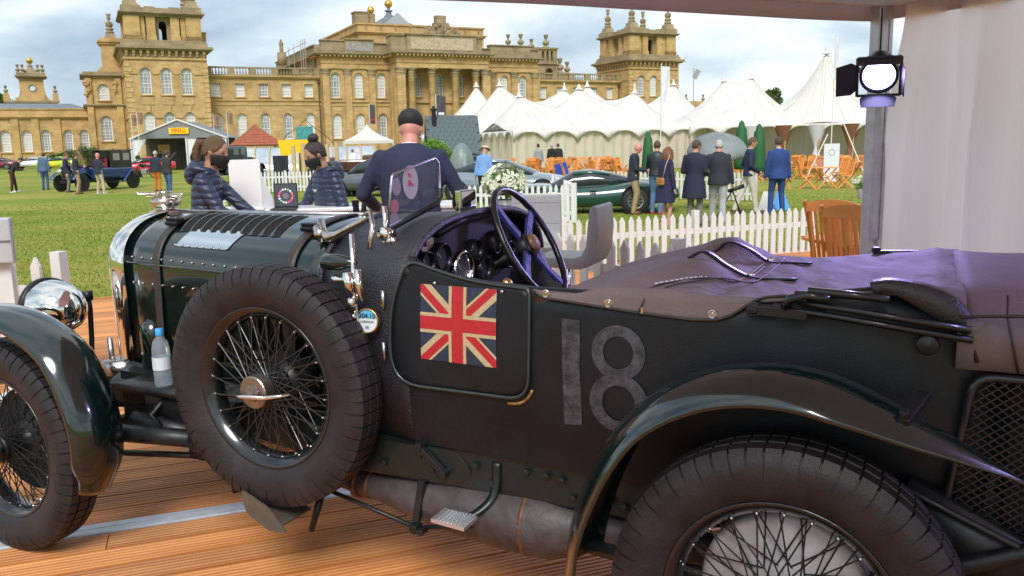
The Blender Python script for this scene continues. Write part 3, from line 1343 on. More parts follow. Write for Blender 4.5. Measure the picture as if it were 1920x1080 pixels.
# brake rods, struts
mb = MB()
mb.smooth = True
mb.cyl((1.62, .50, .385), (1.155, .535, .315), .0075, n=8)
mb.cyl((1.155, .535, .315), (.80, .515, .385), .0075, n=8)
mb.cyl((.82, .515, .382), (.74, .512, .39), .014, n=10)
mb.build('brake_rod', blackm, car)
mb = MB()
mb.bar((1.155, .49, .46), (1.165, .525, .31), .028, .016)
mb.cyl((1.155, .52, .318), (1.155, .56, .318), .016, n=10)
mb.cyl((1.13, .52, .312), (1.13, .56, .312), .012, n=10)
mb.build('rod_bracket', blackm, car, bevel=.003)
mb = MB()
mb.cyl((1.565, .50, .34), (1.60, .52, .215), .014, .011, n=10)
mb.build('jack_peg', blackm, car, smooth=True)
# step
mb = MB()
m3 = Matrix.Rotation(rad(-4), 3, 'Y')
mb.box((.975, .60, .405), (.115, .085, .012), m=m3)
for i in range(9):
    for j in range(7):
        mb.box((.975 - .05 + .0125 * i, .60 - .036 + .012 * j, .4125), (.007, .007, .004), m=m3)
step = mb.build('step_plate', M('step_aluminium', (0.7, 0.7, 0.74), 0.35, 0.8), car)
mb = MB()
P = spline([(.885, .492, .56), (.885, .496, .50), (.895, .51, .45), (.93, .55, .415), (.985, .60, .397)], 5)
rows = [[p + Vector((-.014, 0, 0)), p + Vector((.014, 0, 0))] for p in P]
mb.grid(rows)
mb.build('step_bracket', railm, step, solid=.008, smooth=True)
# front axle, springs, steering gear
mb = MB()
mb.smooth = True
mb.tube([(2.88, .60, .40), (2.86, .45, .36), (2.86, -.45, .36), (2.88, -.60, .40)], .03, n=10)
mb.tube([(3.25, .40, .45), (3.05, .40, .38), (2.86, .40, .37), (2.55, .40, .41), (2.30, .40, .47)], .028, n=8)
mb.tube([(3.25, -.40, .45), (3.05, -.40, .38), (2.86, -.40, .37), (2.55, -.40, .41), (2.30, -.40, .47)], .028, n=8)
mb.build('front_axle', blackm, car)
mb = MB()
mb.smooth = True
mb.cyl((2.80, .52, .33), (1.95, .44, .40), .013, n=8)
mb.cyl((2.45, .50, .50), (2.15, .47, .47), .04, n=12)
mb.tube([(2.20, .46, .52), (2.12, .52, .47), (2.02, .50, .40), (1.95, .52, .36), (1.93, .52, .30)], .018, n=8)
mb.tube([(2.30, .48, .60), (2.34, .52, .54), (2.29, .52, .50)], .01, n=8)
mb.box((2.14, .46, .46), (.10, .06, .16))
mb.box((2.22, .44, .56), (.36, .10, .11))
mb.cyl((2.50, .58, .47), (2.08, .50, .47), .034, n=12)
mb.cyl((2.13, .50, .47), (2.06, .50, .47), .05, n=12)
mb.box((2.30, .42, .63), (.44, .20, .03))
mb.build('steering_gear', blackm, car)
mb = MB()
mb.smooth = True
for k in range(5):
    y = .18 - .02 * k
    mb.tube([(2.86, y, .50 + .02 * k), (2.80, y + .05, .66), (2.74, y + .1, .60 + .01 * k)], .008, n=6)
mb.box((2.80, .22, .62), (.12, .2, .06))
mb.cyl((2.86, .26, .58), (2.86, .26, .74), .012, n=8)
mb.build('dumb_iron_fittings', steel, car)
# undertray between bonnet and rail
mb = MB()
mb.prism([(2.70, .29, .66), (2.70, .42, .60), (2.12, .47, .60), (1.60, .45, .66)], (0, 0, -.02))
mb.box((2.1, .2, .55), (1.1, .38, .2))
mb.build('undershield', railm, car)
mb = MB()
mb.smooth = True
mb.lathe((2.56, .285, .70), (0, 0, 1), [(-.05, .0), (-.05, .055), (.10, .055), (.135, .045), (.15, .02), (.152, 0)], 20)
mb.build('side_bulge', paint, car)

# ---------------- tonneau cover
ZT = [(-.75, 1.13), (-.60, 1.145), (-.45, 1.155), (-.30, 1.16), (-.22, 1.142), (-.13, 1.122), (0, 1.112), (.15, 1.112), (.22, 1.118), (.27, 1.15), (.32, 1.172), (.38, 1.17), (.44, 1.156), (.58, 1.116), (.70, 1.085), (.80, 1.055), (.84, 1.03)]


def tz(u, v):
    a = abs(v)
    e = smoothstep(.60, .40, a)
    z = interp(ZT, u)
    edge = (interp(TOP, u) + .012 if u > -.3 else 1.14) - (.05 if v < 0 else 0)
    hump = math.exp(-((u - .33) / .09) ** 2) * (.022 * math.cos(2 * PI * (a - .24) / .48) - .006)
    fold = .007 * noise.noise(Vector((u * 7, v * 4, 1.3))) + .005 * noise.noise(Vector((u * 17 + v * 6, v * 6, 4.1))) + .0015 * noise.noise(Vector((u * 38, v * 22 + u * 9, 2.1)))
    ed = min(edge, z) if u > .55 else edge
    if v < 0 and u > .5:
        ed -= (u - .5) * .2 * smoothstep(0, -.4, v)
    return ed + (z - ed) * e + hump * e + fold * e


mb = MB()
mb.smooth = True
LOW = [(-.35, 1.17), (-.30, 1.155), (-.17, 1.172), (0, 1.146), (.08, 1.136), (.105, 1.127), (.135, 1.107), (.165, 1.085), (.20, 1.070), (.26, 1.065), (.41, 1.072), (.56, 1.083), (.68, 1.092), (.71, 1.097), (.722, 1.106), (.728, 1.114)]
us = [-.36 + (.73 + .36) * k / 110 for k in range(111)]
rows = []
for u in us:
    vt = vs(u, interp(TOP, u)) + .004
    zl = interp(LOW, u)
    ztp = interp(TOP, u)
    row = []
    nlow = 4
    for k in range(nlow):
        z = zl + (ztp + .004 - zl) * k / nlow
        row.append(Vector((u, vs(u, z) + .0055, min(z, ztp))))
    for k in range(61):
        v = vt * (1 - 2 * k / 60)
        row.append(Vector((u, v, tz(u, v))))
    rows.append(row)
mb.grid(rows)
ton = mb.build('tonneau_cover', tonm, car, solid=.003, off=1)
# front flap dipping into the cockpit
mb = MB()
mb.smooth = True
rows = []
for k in range(8):
    u = .73 + .02 * k
    rows.append([Vector((u, .49 * (1 - 2 * j / 24), tz(.73, .49 * (1 - 2 * j / 24)) - (.012 * k) * (1 - .4 * abs(1 - 2 * j / 24)))) for j in range(25)])
mb.grid(rows)
mb.build('front_flap', tonm, ton, solid=.003)
# seams and stitching
mb = MB()
mb.smooth = True
seam = [(.415, vs(.41, 1.08) + .010, 1.074), (.40, vs(.4, 1.1) + .009, 1.105), (.385, .52, tz(.385, .52) + .003), (.33, .44, tz(.33, .44) + .003), (.27, .36, tz(.27, .36) + .004), (.21, .26, tz(.21, .26) + .004), (.20, .1, tz(.20, .1) + .004), (.20, -.1, tz(.20, -.1) + .004), (.20, -.3, tz(.20, -.3) + .004)]
P = spline(seam, 6)
mb.tube(P, .0028, n=5)
mb.tube([p + Vector((-.035, -.004, 0)) for p in P], .0022, n=5)
mb.tube([on_side(u, interp(LOW, u) + .003, .008) for u in [.725 - .01 * k for k in range(100) if .725 - .01 * k > -.30]], .004, n=5)
mb.build('seam', strapm, ton)
st_me = MB()
st_me.box((0, 0, 0), (.010, .0035, .0025))
st_me = st_me.mesh('stitch', M('stitch_white', (0.8, 0.8, 0.82), 0.6))
for i in range(14, len(P) - 2):
    p, q = P[i], P[i + 1]
    o = link('stitch', st_me, ton, p.lerp(q, .3) + Vector((.012, .006, .003)), math.atan2(q.y - p.y, q.x - p.x))
# snaps
for u, z in ((.69, 1.108), (.50, 1.094), (.215, 1.086)):
    mb = MB()
    mb.lathe(on_side(u, z, .009), (0, 1, 0), [(0, .0125), (.002, .0125), (.004, .010), (.0035, .006), (.006, .005), (.006, 0)], 20)
    mb.build('snap', steel if u < .3 else nickel, ton)
mb = MB()
mb.box(on_side(.402, 1.083, .012), (.006, .005, .016))
mb.build('zip_pull', chrome, ton)
# straps lying on the cover
for v0 in (.14, -.20):
    mb = MB()
    mb.smooth = True
    P = spline([(.36, v0 + .09, tz(.36, v0 + .09) + .006), (.32, v0 + .06, tz(.32, v0 + .06) + .022), (.26, v0 + .03, tz(.26, v0) + .02), (.20, v0, tz(.20, v0) + .008), (.14, v0 - .015, tz(.14, v0) + .008), (.07, v0 - .02, tz(.07, v0) + .012)], 6)
    mb.grid([[p + Vector((.003, .012, 0)), p - Vector((.003, .012, 0))] for p in P])
    st = mb.build('cover_strap', blackm, ton, solid=.006)
    mb = MB()
    mb.lathe((.195, v0, tz(.195, v0) + .012), (0, 0, 1), [(0, .013), (.005, .013), (.006, .006), (.009, .006), (.009, 0)], 14)
    mb.build('strap_stud', chrome, st, smooth=True)

# folded hood bundle behind the body
mb = MB()
mb.smooth = True
rows = []
for k in range(13):
    u = -.345 - .45 * k / 12
    sq = 1 - .12 * (k / 12) ** 2
    row = []
    zt = 1.165 - .01 * (k / 12)
    for (y, z) in ((-.50, .985), (-.555, 1.0), (-.575, 1.06), (-.565, 1.11), (-.54, 1.15), (-.47, 1.185), (-.3, 1.20), (0, 1.205), (.3, 1.20), (.47, 1.185), (.54, 1.15), (.565, 1.11), (.575, 1.06), (.555, 1.0), (.50, .985), (.3, .97), (-.3, .97)):
        f = .012 * noise.noise(Vector((u * 6, y * 5, z * 5)))
        row.append(Vector((u, y * sq + (f if y > 0 else -f), min(z, zt - 1.2 + z if z > 1.12 else z) + f)))
    rows.append(row)
mb.loft(rows)
hb = mb.build('hood_bag', tonm, car)
mb = MB()
mb.smooth = True
mb.tube([(u, .577 - .03 * ((-.345 - u) / .45) ** 2, 1.125 + .01 * math.sin(u * 9)) for u in [-.35 - .04 * k for k in range(11)]], .004, n=5)
mb.tube([(-.47, .572 - .02, 1.0), (-.455, .578, 1.06), (-.44, .57, 1.125), (-.44, .53, 1.17)], .003, n=5)
mb.build('bag_seam', strapm, hb)
# dark leather ear over the hood irons
mb = MB()
mb.smooth = True
ear = [(-.155, .566, 1.188), (-.20, .567, 1.196), (-.28, .568, 1.186), (-.345, .568, 1.155), (-.385, .566, 1.09), (-.392, .562, 1.02)]
ear2 = [(-.165, .574, 1.165), (-.20, .577, 1.172), (-.27, .58, 1.135), (-.33, .58, 1.10), (-.372, .578, 1.07), (-.388, .57, 1.02)]
A, B = spline(ear, 5), spline(ear2, 5)
mb.grid([[p + Vector((0, -.03, .004)) for p in A], A, B])
mb.build('hood_ear', M('hood_leather', (0.020, 0.019, 0.020), 0.45, bump=0.2, bscale=120), car, solid=.006)
# hood irons
mb = MB()
mb.smooth = True
for (u0, z0, u1, z1, r) in ((.06, 1.122, -.375, 1.075, .0085), (.0, 1.137, -.37, 1.098, .009), (-.02, 1.165, -.20, 1.158, .010)):
    mb.cyl((u0, .578, z0), (u1, .588, z1), r, n=10)
mb.tube([(.035, .582, 1.12), (.02, .585, 1.145), (-.02, .585, 1.155), (-.07, .585, 1.150)], .012, n=8)
mb.build('hood_iron', M('hood_iron_black', (0.012, 0.015, 0.018), 0.25, 0.4, coat=0.5), car)
mb = MB()
mb.lathe((.105, .572, 1.110), (0, 1, 0), [(0, .021), (.012, .021), (.014, .016), (.014, .010), (.02, .009), (.02, 0)], 6)
mb.bar((.10, .58, 1.11), (-.02, .582, 1.105), .012, .026)
mb.box((-.005, .582, 1.153), (.03, .022, .026))
mb.lathe((-.285, .575, 1.055), (0, 1, 0), [(0, .026), (.012, .024), (.02, .0)], 12)
mb.build('hood_pivot', blackm, car, bevel=.003)
# far-side hood iron tip above the cover
mb = MB()
mb.bar((-.10, -.52, 1.12), (-.25, -.53, 1.125), .03, .026)
mb.cyl((-.11, -.52, 1.125), (-.11, -.52, 1.145), .016, n=10)
mb.build('hood_iron', blackm, car, bevel=.006)

# ---------------- fuel tank with mesh guard at the tail
mb = MB()
mb.box((-.70, 0, .76), (.50, 1.06, .44))
tank = mb.build('fuel_tank', void, car, bevel=.06)
mb = MB()
mb.smooth = True
fr = rounded([(-.335, .60), (-.95, .60), (-.95, .985), (-.385, .985)], .045, 4)
mb.tube([(p.x, .555, p.y) for p in fr], .010, n=8, loop=True)
mb.build('guard_frame', M('guard_paint', (0.02, 0.024, 0.03), 0.28, 0.4, coat=0.4), tank)
mb = MB()
k = -.2
while k < 1.0:
    for sg in (1, -1):
        z0 = .61 + k - (.3 if sg > 0 else 0)
        P = []
        for t in range(60):
            u = -.345 - .6 * t / 59
            z = z0 + sg * (.6 * t / 59) * .8
            if .605 < z < .98 and u < -.342 - .13 * (z - .6) - (.5 * max(0, z - .955)):
                P.append((u, .555 + sg * .002, z))
        if len(P) > 1:
            mb.bar(P[0], P[-1], .003, .003)
    k += .020
mb.build('guard_mesh', M('guard_wire', (0.045, 0.048, 0.06), 0.3, 0.7), tank)
mb = MB()
mb.smooth = True
mb.tube([(-.45, .50, .70), (-.50, .52, .74), (-.54, .52, .80), (-.60, .52, .86), (-.62, .50, .90)], .010, n=8)
mb.tube([(-.46, .52, .875), (-.6, .54, .93)], .006, n=8)
mb.lathe((-.56, .53, .90), (-1, 0, 0), [(0, .0), (0, .022), (.09, .026), (.10, .02), (.1, 0)], 16)
mb.build('tail_lamp', blackm, car)
mb = MB()
mb.smooth = True
mb.tube([(.55, .62, .42), (.3, .62, .40), (0, .60, .40), (-.3, .60, .50), (-.55, .60, .62), (-.9, .60, .66)], .022, n=8)
mb.cyl((0, -.7, TR), (0, .62, TR), .05, n=14)
mb.sphere((0, 0, TR), .15, 16, 10)
mb.build('rear_axle', blackm, car)
mb = MB()
mb.smooth = True
mb.tube([(-.20, .60, .735), (-.35, .60, .67), (-.52, .60, .60), (-.70, .60, .50)], .009, n=8)
mb.box((-.42, .56, .58), (.4, .06, .14), m=Matrix.Rotation(rad(-25), 3, 'Y'))
mb.lathe((-.36, .59, .50), (0, 1, 0), [(0, .03), (.02, .03), (.022, .02), (.022, 0)], 16)
mb.build('rear_spring', blackm, car)

# ---------------- cockpit
mb = MB()
pts = [scut(1.22, t, -.03) for t in TH]
pts = [Vector((1.225, p.y, p.z)) for p in pts] + [Vector((1.225, .46, .93)), Vector((1.225, -.46, .93))]
mb.prism(pts, (.012, 0, 0))
dash = mb.build('dashboard', M('dash_black', (0.007, 0.007, 0.007), 0.6, var=0.3, vscale=10), car)
dial_f = M('dial_face', (0.07, 0.07, 0.08), 0.35, var=0.2, vscale=60)
dial_r = M('dial_ring', (0.02, 0.02, 0.022), 0.25, 0.5)
dglass = glass('dial_glass', (0.9, 0.9, 0.92), 0.06)
for (v, z, r) in ((.335, 1.145, .040), (.235, 1.150, .052), (.285, 1.065, .036), (.10, 1.09, .07), (.0, 1.15, .04), (-.06, 1.07, .048), (-.16, 1.16, .045), (-.27, 1.10, .055), (-.38, 1.13, .04)):
    mb = MB()
    mb.smooth = True
    mb.lathe((1.226, v, z), (-1, 0, 0), [(0, r), (.03, r), (.034, r * .94), (.032, r * .84), (.012, r * .82)], 28)
    dl = mb.build('gauge', chrome if abs(v - .10) < .01 else dial_r, dash)
    mb = MB()
    mb.lathe((1.226, v, z), (-1, 0, 0), [(.012, r * .83), (.013, 0)], 28)
    mb.build('dial', dial_f, dl)
    mb = MB()
    mb.bar((1.2105, v, z), (1.2105, v + r * .4, z + r * .5), .0025, .002)
    mb.build('needle', white_p, dl)
mb = MB()
pts = rounded([(.36, 1.205), (.33, 1.175), (.27, 1.195), (.27, 1.245), (.33, 1.25)], .008, 3)
mb.prism([(1.222, p.x, p.y) for p in pts], (-.006, 0, 0))
mb.lathe((1.215, .315, 1.215), (-1, 0, 0), [(0, .018), (.008, .018), (.01, 0)], 16)
mb.build('switch_plate', nickel, dash, smooth=False)
mb = MB()
mb.smooth = True
mb.tube([(1.21, .26, 1.235), (1.20, .12, 1.265), (1.20, -.02, 1.275), (1.21, -.12, 1.27)], .016, n=10)
mb.build('grab_rail', blackm, dash)
mb = MB()
mb.smooth = True
mb.cyl((.90, .30, .70), (.93, .30, 1.06), .010, n=8)
mb.sphere((.93, .30, 1.085), .02, 12, 8)
mb.lathe((.93, .30, 1.06), (0, 0, 1), [(0, .012), (.006, .02), (.01, .012)], 12)
mb.build('gear_lever', brass, car)
# steering wheel
SWC, SWN = Vector((1.085, -.22, 1.150)), Vector((-.86, -.08, .48)).normalized()
sx = Vector((0, 1, 0)) - SWN * SWN.y
sx.normalize()
sy = SWN.cross(sx)
mb = MB()
mb.smooth = True
n = 72
mb.tube([SWC + (sx * math.cos(2 * PI * i / n) + sy * math.sin(2 * PI * i / n)) * (.236 - (.0025 if i % 3 == 0 else 0)) for i in range(n)], .0135, n=10, loop=True)
sw = mb.build('steering_wheel', M('wheel_rim_black', (0.012, 0.012, 0.013), 0.3), car)
cord = M('blue_cord', (0.045, 0.055, 0.22), 0.55, bump=0.5, bscale=60)
for a in (.62, .62 + PI / 2, .62 + PI, .62 + 1.5 * PI):
    d = sx * math.cos(a) + sy * math.sin(a)
    mb = MB()
    mb.bar(SWC - SWN * .02 + d * .03, SWC - SWN * .004 + d * .225, .030, .009, upv=tuple(SWN))
    for k in range(12):
        p = SWC - SWN * .014 + d * (.06 + .012 * k)
        mb.bar(p - d * .004, p + d * .004, .033, .013, upv=tuple(SWN))
    mb.build('wheel_spoke', cord, sw)
mb = MB()
mb.smooth = True
mb.lathe(SWC - SWN * .04, SWN, [(0, .05), (.03, .05), (.045, .04), (.05, .0)], 24)
mb.build('wheel_hub', blackm, sw)
mb = MB()
mb.smooth = True
mb.lathe(SWC, SWN, [(.01, .036), (.018, .036), (.026, .028), (.03, 0)], 24)
mb.build('horn_button', M('horn_brown', (0.20, 0.10, 0.05), 0.35), sw)
mb = MB()
mb.cyl(SWC - SWN * .03, SWC - SWN * .6, .022, n=12)
mb.build('steering_column', blackm, sw, smooth=True)
# windscreen (near aero pane) with its clamp and discs
wu = 1.325
scr = [(.372, 1.268), (.345, 1.425), (.335, 1.437), (.07, 1.482), (.045, 1.465), (.035, 1.345), (.06, 1.32)]
WP = [Vector((wu - .02 * (z - 1.27), v, z)) for v, z in scr]
mb = MB()
mb.prism(WP, (.004, 0, 0))
ws = mb.build('windscreen', glass('screen_glass', (0.93, 0.95, 0.95), 0.04), car)
mb = MB()
mb.tube(WP, .0045, n=8, loop=True)
mb.build('screen_frame', steel, ws, smooth=True)
mb = MB()
mb.tube([WP[4] + Vector((0, -.006, -.09)), WP[5], WP[6], WP[0] + Vector((0, 0, -.01))], .011, n=8)
mb.build('screen_base', blackm, ws, smooth=True)
dm = [M('disc_pale', (0.36, 0.34, 0.32), 0.6), M('disc_red', (0.30, 0.10, 0.10), 0.6), M('disc_mauve', (0.20, 0.175, 0.185), 0.6), M('emblem_red', (0.5, 0.05, 0.07), 0.6)]
for (v, z, rv_, rz_, mi) in ((.235, 1.405, .047, .057, 0), (.322, 1.395, .026, .030, 2), (.335, 1.33, .026, .024, 1), (.338, 1.285, .026, .028, 2)):
    mb = MB()
    n = 28
    x = wu - .02 * (z - 1.27) - .002
    mb.prism([(x, v + rv_ * math.cos(2 * PI * i / n), z + rz_ * math.sin(2 * PI * i / n)) for i in range(n)], (-.001, 0, 0))
    if mi == 0:
        mb.cur = 1
        rr = random.Random(5)
        for k in range(9):
            q = Vector((x - .0022, v + rr.uniform(-.014, .014), z + .012 + rr.uniform(-.02, .022)))
            mb.box(q, (.001, rr.uniform(.005, .013), rr.uniform(.005, .012)), m=Matrix.Rotation(rr.random() * 3, 3, 'X'))
    mb.build('scrutineer_disc', [dm[mi], dm[3]], ws)
# chrome pivots and mirror
mb = MB()
mb.smooth = True
c = Vector((wu, .378, 1.245))
mb.cyl(c + Vector((0, -.02, 0)), c + Vector((0, .03, 0)), .022, n=14)
mb.cyl(c + Vector((0, .01, -.05)), c + Vector((0, .01, .09)), .008, n=10)
mb.cyl(c + Vector((-.03, .02, -.02)), c + Vector((.03, .0, -.035)), .008, n=10)
mb.sphere(c + Vector((-.035, .02, -.02)), .012)
mb.build('screen_pivot', chrome, ws)
mb = MB()
mb.box((1.24, .0, 1.32), (.022, .118, .095))
mir = mb.build('mirror', chrome, car, bevel=.006)
mb = MB()
mb.box((1.2265, .0, 1.32), (.003, .102, .08))
mb.build('mirror_glass', M('mirror_silver', (0.8, 0.8, 0.8), 0.02, 1.0), mir)
mb = MB()
mb.cyl((1.245, -.062, 1.27), (1.245, -.062, 1.36), .006, n=8)
mb.cyl((1.245, .0, 1.24), (1.245, 0, 1.28), .008, n=8)
mb.sphere((1.245, -.062, 1.30), .014)
mb.build('mirror_arm', chrome, mir, smooth=True)
# second low screen on the driver's side
mb = MB()
P = [(1.36, -.14, 1.30), (1.36, -.13, 1.40), (1.36, -.18, 1.445), (1.36, -.28, 1.45), (1.36, -.36, 1.42), (1.36, -.40, 1.32)]
# side lamp and chrome fittings on the scuttle side
mb = MB()
mb.smooth = True
c = Vector((1.40, .54, 1.168))
mb.lathe(c, (-.92, .0, .02), [(-.062, .0), (-.062, .024), (-.055, .027), (0, .026), (.03, .018), (.065, .007), (.07, 0)], 20)
mb.build('side_lamp', paint, car)
mb = MB()
mb.smooth = True
P0 = Vector((1.345, .545, 1.16))
mb.cyl(P0 + Vector((0, 0, .10)), P0 + Vector((0, .0, -.21)), .008, n=10)
mb.cyl(P0 + Vector((.015, .01, -.02)), P0 + Vector((.01, .01, -.085)), .019, n=14)
mb.cyl(P0 + Vector((-.02, .005, -.01)), P0 + Vector((-.025, .005, -.11)), .012, n=10)
mb.sphere(P0 + Vector((.005, .01, -.115)), .017, 12, 8)
mb.sphere(P0 + Vector((.0, .01, -.16)), .008, 8, 6)
mb.lathe(P0 + Vector((.06, .01, -.045)), (-1, 0, 0), [(-.02, .004), (-.012, .012), (0, .013), (.012, .008), (.03, .006)], 12)
mb.build('lamp_bracket', chrome, car)
mb = MB()
mb.smooth = True
mb.tube([(1.66, .30, 1.268), (1.62, .34, 1.235), (1.58, .36, 1.222), (1.545, .365, 1.23), (1.48, .37, 1.26), (1.43, .37, 1.28), (1.405, .38, 1.30)], [.016, .015, .018, .015, .012, .012, .01], n=12)
mb.cyl((1.655, .32, 1.245), (1.62, .35, 1.222), .022, n=14)
mb.tube([(1.42, .375, 1.30), (1.38, .39, 1.315), (1.36, .41, 1.27), (1.355, .44, 1.20)], .009, n=8)
mb.build('screen_arm', nickel, car)
# tax disc holder
td = on_side(1.312, .982, .035)
mb = MB()
mb.smooth = True
mb.lathe(td, (-.12, 1, .08), [(-.01, .041), (.004, .041), (.006, .037), (.002, .035)], 28)
disc = mb.build('licence_holder', brass, car)
mb = MB()
ax = Vector((-.12, 1, .08)).normalized()
mb.lathe(td, ax, [(.0005, .036), (.0012, 0)], 28)
mb.build('licence_disc', M('licence_paper', (0.62, 0.68, 0.72), 0.5), disc)
tu = Vector((0, 0, 1)) - ax * ax.z
tu.normalize()
ts = tu.cross(ax)
mb = MB()
rows = [[td + ax * .0025 + ts * (.035 * math.cos(a)) + tu * (.035 * math.sin(a)) for a in [rad(20 + 140 * i / 12) for i in range(13)]],
        [td + ax * .0025 + ts * (.033 * math.cos(rad(20 + 140 * i / 12))) + tu * (.010) for i in range(13)]]
mb.grid(rows)
mb.build('licence_band', M('licence_blue', (0.10, 0.42, 0.68), 0.5), disc)


def text_obj(s, size, mat_, parent, origin, right, up, nm='lettering', ext=.0004, center=True, bold=0.0):
    cu = bpy.data.curves.new(nm, 'FONT')
    cu.body = s
    cu.size = size
    cu.extrude = ext
    cu.offset = bold
    cu.align_x = 'CENTER' if center else 'LEFT'
    cu.align_y = 'CENTER'
    cu.materials.append(mat_)
    o = bpy.data.objects.new(nm, cu)
    COL.objects.link(o)
    me = bpy.data.meshes.new_from_object(o)
    bpy.data.objects.remove(o)
    me.name = nm
    o = bpy.data.objects.new(nm, me)
    COL.objects.link(o)
    r, u = Vector(right).normalized(), Vector(up).normalized()
    n_ = r.cross(u)
    o.matrix_world = Matrix(((r.x, u.x, n_.x, origin[0]), (r.y, u.y, n_.y, origin[1]), (r.z, u.z, n_.z, origin[2]), (0, 0, 0, 1)))
    if parent:
        o.parent = parent
    return o


ink = M('black_ink', (0.01, 0.01, 0.015), 0.5)
text_obj('304.15', .022, ink, disc, td + ax * .0035 + tu * .016, ts, tu, bold=.0004)
text_obj('LICENCE 04', .009, ink, disc, td + ax * .0035 - tu * .002, ts, tu)
text_obj('08', .013, M('licence_ink_blue', (0.05, 0.2, 0.5), .5), disc, td + ax * .0035 - tu * .02, ts, tu)

# ------------------------------------------------------------------ the palace
def stone_material(name, c1, c2, mortar, bw=0.95, bh=0.42, weather=0.8):
    m = bpy.data.materials.new(name)
    m.use_nodes = True
    nt = m.node_tree
    b = nt.nodes['Principled BSDF']
    b.inputs['Roughness'].default_value = 0.9
    b.inputs['Specular IOR Level'].default_value = 0.2
    tc = nt.nodes.new('ShaderNodeTexCoord')
    sp = nt.nodes.new('ShaderNodeSeparateXYZ')
    nt.links.new(tc.outputs['Object'], sp.inputs[0])
    ad = nt.nodes.new('ShaderNodeMath')
    ad.operation = 'ADD'
    nt.links.new(sp.outputs[0], ad.inputs[0])
    nt.links.new(sp.outputs[1], ad.inputs[1])
    cb = nt.nodes.new('ShaderNodeCombineXYZ')
    nt.links.new(ad.outputs[0], cb.inputs[0])
    nt.links.new(sp.outputs[2], cb.inputs[1])
    br = nt.nodes.new('ShaderNodeTexBrick')
    br.inputs['Scale'].default_value = 1
    br.inputs['Brick Width'].default_value = bw
    br.inputs['Row Height'].default_value = bh
    br.inputs['Mortar Size'].default_value = 0.012
    br.inputs['Mortar Smooth'].default_value = 0.6
    br.inputs['Bias'].default_value = 0.1
    br.inputs['Color1'].default_value = (*c1, 1)
    br.inputs['Color2'].default_value = (*c2, 1)
    br.inputs['Mortar'].default_value = (*mortar, 1)
    nt.links.new(cb.outputs[0], br.inputs[0])
    n = nt.nodes.new('ShaderNodeTexNoise')
    n.inputs['Scale'].default_value = 0.55
    n.inputs['Detail'].default_value = 9
    n.inputs['Roughness'].default_value = 0.68
    nt.links.new(tc.outputs['Object'], n.inputs[0])
    r = nt.nodes.new('ShaderNodeValToRGB')
    r.color_ramp.elements[0].position = 0.3
    r.color_ramp.elements[0].color = (0.62, 0.60, 0.56, 1)
    r.color_ramp.elements[1].position = 0.62
    r.color_ramp.elements[1].color = (1.1, 1.08, 1.02, 1)
    nt.links.new(n.outputs[0], r.inputs[0])
    mx = nt.nodes.new('ShaderNodeMix')
    mx.data_type = 'RGBA'
    mx.blend_type = 'MULTIPLY'
    mx.inputs['Factor'].default_value = weather
    nt.links.new(br.outputs[0], mx.inputs[6])
    nt.links.new(r.outputs[0], mx.inputs[7])
    nt.links.new(mx.outputs[2], b.inputs['Base Color'])
    bp = nt.nodes.new('ShaderNodeBump')
    bp.inputs['Strength'].default_value = 0.5
    bp.inputs['Distance'].default_value = 0.05
    nt.links.new(n.outputs[0], bp.inputs['Height'])
    nt.links.new(bp.outputs[0], b.inputs['Normal'])
    return m


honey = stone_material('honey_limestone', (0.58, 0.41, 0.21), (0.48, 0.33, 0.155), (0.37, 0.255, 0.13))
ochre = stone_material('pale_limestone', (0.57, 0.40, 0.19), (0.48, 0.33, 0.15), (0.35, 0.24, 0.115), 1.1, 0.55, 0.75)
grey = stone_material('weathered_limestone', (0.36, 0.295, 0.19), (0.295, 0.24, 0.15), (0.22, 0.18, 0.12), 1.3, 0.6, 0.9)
sashw = M('sash_white', (0.78, 0.78, 0.75), 0.5)
paneg = M('pane_glass', (0.16, 0.185, 0.20), 0.08, spec=0.9, col2=(0.42, 0.45, 0.46), vscale=0.7)
paneb = M('pane_blind', (0.55, 0.56, 0.55), 0.3, spec=0.8, col2=(0.68, 0.68, 0.66), vscale=0.9)
leadm = M('lead_roof', (0.16, 0.18, 0.21), 0.5, var=0.2, vscale=1)
goldm = M('gilding', (0.80, 0.50, 0.10), 0.25, 1.0)
darkv = M('dark_opening', (0.02, 0.016, 0.012), 0.9)

PA = rad(64)
palace = thing('palace', 'long honey-coloured stone palace with corner towers and a columned portico beyond the lawn', 'palace', (-51.805, 119.0, LAWN), PI / 2 - PA)
TRX = {}


def pempty(name):
    o = bpy.data.objects.new(name, None)
    COL.objects.link(o)
    o.parent = palace
    return o


